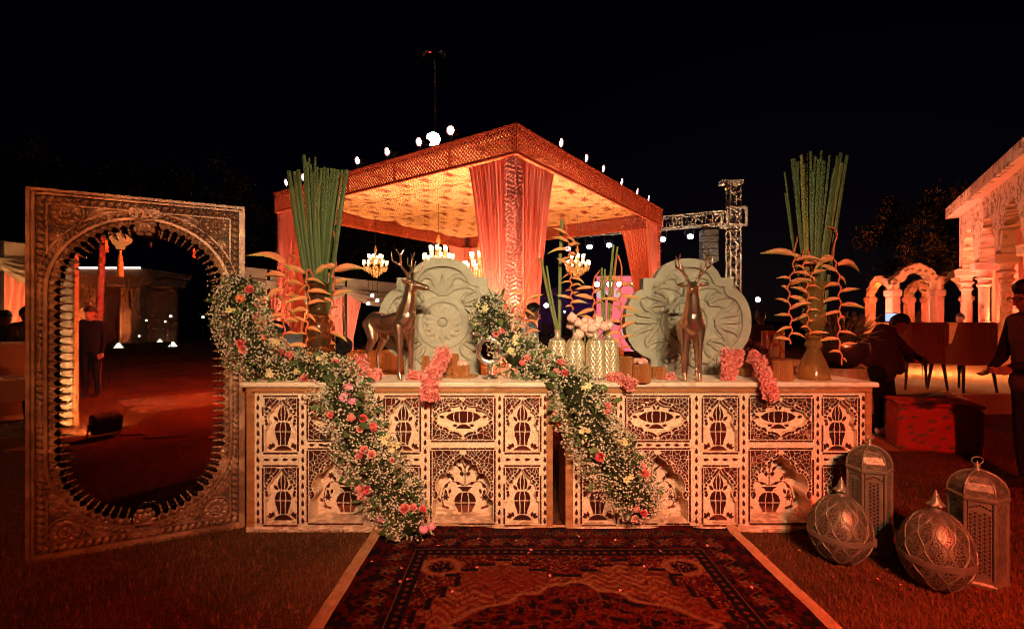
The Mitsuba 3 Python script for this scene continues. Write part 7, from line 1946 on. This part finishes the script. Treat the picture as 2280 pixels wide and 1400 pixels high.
# rug
cs = [UG(262, 892), UG(302, 921), UG(486, 903), UG(486, 872)]
v = np.array(cs) + [0, 0, .008]
def _rug2(p, n, uv):
    d1, d2, c = voronoi(p.x * 7, p.y * 7)
    return mix(mix((.11, .09, .05), (.17, .16, .09), smoothstep(.3, .2, d1)), (.05, .03, .02), smoothstep(.55, .75, fbm(p.x * 9, p.y * 9, 0, 3)))
mat('rug_orange', proc(_rug2), .95, spec=.05)
kk = thing('hall_rug', 'orange patterned rug on the red lit lawn seen in the standing mirror', 'rug')
part(kk, 'pile', (np.vstack([v, v - [0, 0, .007]]), np.array([[0, 1, 2], [0, 2, 3], [0, 4, 5], [0, 5, 1], [1, 5, 6], [1, 6, 2], [2, 6, 7], [2, 7, 3], [3, 7, 4], [3, 4, 0]])), 'rug_orange')
# black floodlight on the grass
k = thing('ground_floodlight', 'black floodlight box on the grass seen in the standing mirror', 'floodlight')
p = UG(235, 972); dvec = unit(np.append(UG(140, 948)[:2] - p[:2], .35)); a = unit(np.cross([0, 0, 1], dvec)); b = np.cross(dvec, a)
M = frame(p + [0, 0, .17], a, b, dvec)
part(k, 'housing', cbx(-.15, .15, -.11, .11, -.09, .07, .02), 'black_metal', 20, M=M); part(k, 'bracket', tube(apply(M, [(.165, 0, 0), (.165, -.17, 0), (-.165, -.17, 0), (-.165, 0, 0)]), .012, 6), 'black_metal')
part(k, 'cooling_fins', extr(unary_union([sbox(-.13 + .04 * i, -.09, -.115 + .04 * i, .09) for i in range(7)]), -.115, -.091), 'black_metal', M=M @ M4(rx=PI / 2))
v_, f_ = bx(-.13, .13, -.09, .09, .071, .074); lamp_shape(fresh(k + '__lens'), (v_, f_), (5, 1.4, .4), .02, M=M)
spot(p + [0, 0, .17] + dvec * .09, p + [0, 0, .17] + dvec * 3, 15.0, (1, .42, .18), 60, 35, 1.5)
k2 = (lambda n_: tube(spline([p + [.1, .1, .01], p + [.3, .3, .01], p + [.25, .55, .01], p + [.6, .8, .01]], 20), .008, 5))(0)
part(k, 'cable', k2, 'black_metal', True)
# tall cream printed panel
k = thing('printed_panel', 'tall cream standing panel with diamond motifs seen at the edge of the standing mirror', 'panel')
pa, pb = UG(96, 948), UG(166, 948); d = unit(pb - pa); nn = np.array([-d[1], d[0], 0]); L_ = np.linalg.norm((pb - pa)[:2])
M = frame(pa, d, nn, (0, 0, 1))
def _dia(p, n, uv):
    q = p.z / .16; w = (p.x * float(d[0]) + p.y * float(d[1]) - float(pa @ d)) / .12
    m = smoothstep(.30, .24, dr.abs(q - dr.floor(q) - .5) + dr.abs(w - dr.floor(w) - .5))
    return mix((.74, .60, .42), (.34, .26, .12), m * .7)
mat('printed_board', proc(_dia), .7)
part(k, 'board', cbx(0, L_, -.03, .03, 0.0, 2.35, .008), 'printed_board', M=M); part(k, 'edge_strip', cbx(L_ + .001, L_ + .03, -.036, .036, 0, 2.37, .006), 'teak', M=M)
# building with a lit eave
e0, e1 = U(60, 598, 31.0), U(338, 606, 31.0)
d = unit((e1 - e0) * [1, 1, 0]); toward = unit(np.append(-e0[:2], 0)); nn = np.array([-d[1], d[0], 0]); nn = nn if nn @ toward > 0 else -nn
side_ = np.cross(nn, [0, 0, 1.0]); L_ = np.linalg.norm((e1 - e0)[:2])
M = frame((e0[0], e0[1], 0), d, -nn, (0, 0, 1)) if np.dot(np.cross(d, -nn), [0, 0, 1]) > 0 else frame((e0[0], e0[1], 0), d, -nn, (0, 0, 1))
ze = e0[2]
k = thing('hall_building', 'low hall with a white lit eave and orange lit pillars seen in the standing mirror', 'building')
mat('hall_paint', (.42, .20, .12), .8)
part(k, 'roof_slab', cbx(-6, L_ + .6, -.9, 3, ze - .55, ze - .12, .03), 'hall_paint', M=M); part(k, 'cornice', cbx(-6, L_ + .3, -.5, 2.9, ze - 1.1, ze - .551, .03), 'hall_paint', M=M)
v_, f_ = bx(-6, L_, -.98, -.91, ze - .10, ze + .0); lamp_shape(fresh(k + '__eave_light'), (v_, f_), (3.2, 3.2, 3.0), .08, M=M)
part(k, 'rear_wall', bx(-6, L_, 2.2, 2.4, 0, ze - 1.101), 'hall_paint', M=M)
for i in range(6):
    x = L_ - .9 - i * 2.6
    part(k, 'pillar', cbx(x - .3, x + .3, -.2, .4, 0, ze - 1.4, .03), 'hall_paint', M=M); part(k, 'pillar_head', cbx(x - .5, x + .5, -.4, .6, ze - 1.399, ze - 1.102, .04), 'hall_paint', M=M)
    part(k, 'wall_panel', cbx(x - 1.75, x - .55, .6, .9, 0, 2.3, .04), 'pink_plaster', M=M)
    a = apply(M, [[x - .9, -1.6, .2]])[0]; b = apply(M, [[x - .6, .5, 2.6]])[0]
    if i == 1: spot(a, b, 34.0, (1, .30, .09), 65, 45, 1.0)  # unseen lamp, placed to light the hall pillars
# man standing on the lawn
q = UG(203, 882); tw = unit(unmirror((0, 0, 0))[:2] * 0 + np.array([-2.3, 3.0]) - q[:2])
Jh, f3 = stand(q[0], q[1], 1.66, math.atan2(tw[1], tw[0]) + .5)
person('man in black standing on the lawn behind the viewer, seen in the standing mirror', Jh, dict(shirt=(.012, .010, .012), arm=(.012, .010, .012), legs=(.012, .011, .012), shoe=(.02, .02, .02), skin=(.34, .14, .08)), look=f3, edge=.03)
# tree with hanging lanterns
tq = U(214, 716, 10.5); tq[2] = 0
k = thing('lantern_tree', 'tree with a bare red lit trunk and hanging cloth lanterns seen in the standing mirror', 'tree')
part(k, 'trunk', tube(spline([tq, tq + [.05, .03, 1.6], tq + [.12, 0, 3.2], tq + [.2, .1, 4.6]], 16), np.linspace(.075, .05, 16)[:len(spline([tq, tq + [.05, .03, 1.6], tq + [.12, 0, 3.2], tq + [.2, .1, 4.6]], 16))], 10), 'hall_paint', True)
ends = [U(268, 480, 8.2), U(236, 470, 8.6), U(432, 505, 10.2)]
for e in ends: part(k, 'branch', tube(spline([tq + [.15, .02, 3.4], (tq + [.15, .02, 3.6] + e) / 2 + [0, 0, .35], e], 12), .035, 6), 'bark', True)
r = np.random.default_rng(77); n = 2600; cc = np.array(ends + [tq + [.2, .1, 4.6], (tq + ends[0]) / 2 + [0, 0, 2.6]]); ii = r.integers(0, len(cc), n)
pp = cc[ii] + r.normal(0, 1, (n, 3)) * [.5, .5, .3] + [0, -.2, .45]; a = r.normal(0, 1, (n, 3)); a /= np.linalg.norm(a, axis=1, keepdims=True); b = np.cross(a, r.normal(0, 1, (n, 3))); b /= np.linalg.norm(b, axis=1, keepdims=True); s = r.uniform(.05, .1, (n, 1))
part(k, 'crown', (np.stack([pp - a * s, pp + b * s * .4, pp + a * s, pp - b * s * .4], 1).reshape(-1, 3), (np.array([[0, 1, 2], [0, 2, 3]])[None] + np.arange(n)[:, None, None] * 4).reshape(-1, 3)), 'vertex_paint', color=np.repeat(np.array((.05, .055, .02)) * r.uniform(.5, 1.6, (n, 1)), 4, 0), kind='stuff')
mat('lantern_cloth', (.70, .28, .07), .7)
for i, (e, lb) in enumerate(zip(ends, ('round orange cloth lantern with a long tassel seen in the standing mirror', 'orange tassel lantern nearest the mirrored tree trunk', 'small orange tassel lantern on the far branch in the standing mirror'))):
    k = thing('cloth_lantern', lb, 'lantern', 'cloth lanterns hanging in the mirrored tree')
    s = (1.0, .7, .6)[i]; z0 = (-.42, -.30, -.28)[i]
    c = e + [0, 0, z0]
    part(k, 'cord', tube([e, c + [0, 0, .12 * s]], .005, 4), 'black_metal')
    kk = fresh(k + '__shade'); lamp_shape(kk, lathe([(.03, -.16), (.06, -.15), (.07, -.10), (.155, -.03), (.165, .03), (.10, .09), (.04, .12), (.001, .13)], 20, M4(c, s=s)), (.62, .17, .035), .3, 40)  # dim warm glow given to the cloth so it reads orange
    part(k, 'tassel', lathe([(.05, -.62), (.045, -.42), (.03, -.28), (.018, -.25), (.02, -.17)], 12, M4(c, s=s)), 'lantern_cloth', 40)
# little lit fountains and lamps far off
for i, (a, b, lb) in enumerate(((264, 771, 'small white lit fountain nearest the trunk in the standing mirror'), (385, 768, 'small white lit fountain furthest from the trunk in the standing mirror'), (356, 758, 'tiny white lit fountain between two others in the standing mirror'))):
    k = thing('fountain_light', lb, 'fountain', 'small lit fountains seen in the mirror')
    q = UG(a, b + 4); lamp_shape(fresh(k + '__jet'), lathe([(.22, 0), (.16, .08), (.09, .2), (.05, .26), (.001, .28)], 12, M4(q * [1, 1, 0] + [0, 0, .02], s=1.0 if i < 2 else .8)), (1.6, 1.7, 1.3), .02)
    part(k, 'basin', lathe([(.001, .0), (.45, .0), (.5, .02), (.001, .018)], 16, M4(q * [1, 1, 0])), 'black_metal')
for i, (a, b) in enumerate(((380, 704), (452, 706), (326, 713), (368, 716), (310, 748))):
    k = thing('garden_lamp', 'tiny white garden lamp in the mirror, ' + ('above the furthest fountain', 'nearest the flowers of the garland', 'between the hall pillar and the row of lamps', 'beside the lamp above the furthest fountain', 'lowest, close above the fountains')[i], 'lamp', 'tiny garden lamps in the mirror')
    q = U(a, b, 26.0); lamp_shape(fresh(k + '__globe'), ball(q, .07 if i < 2 else .05, 1), (4, 4, 3.2), .02); part(k, 'post', tube([(q[0], q[1], 0), q - [0, 0, .05]], .02, 5), 'black_metal')
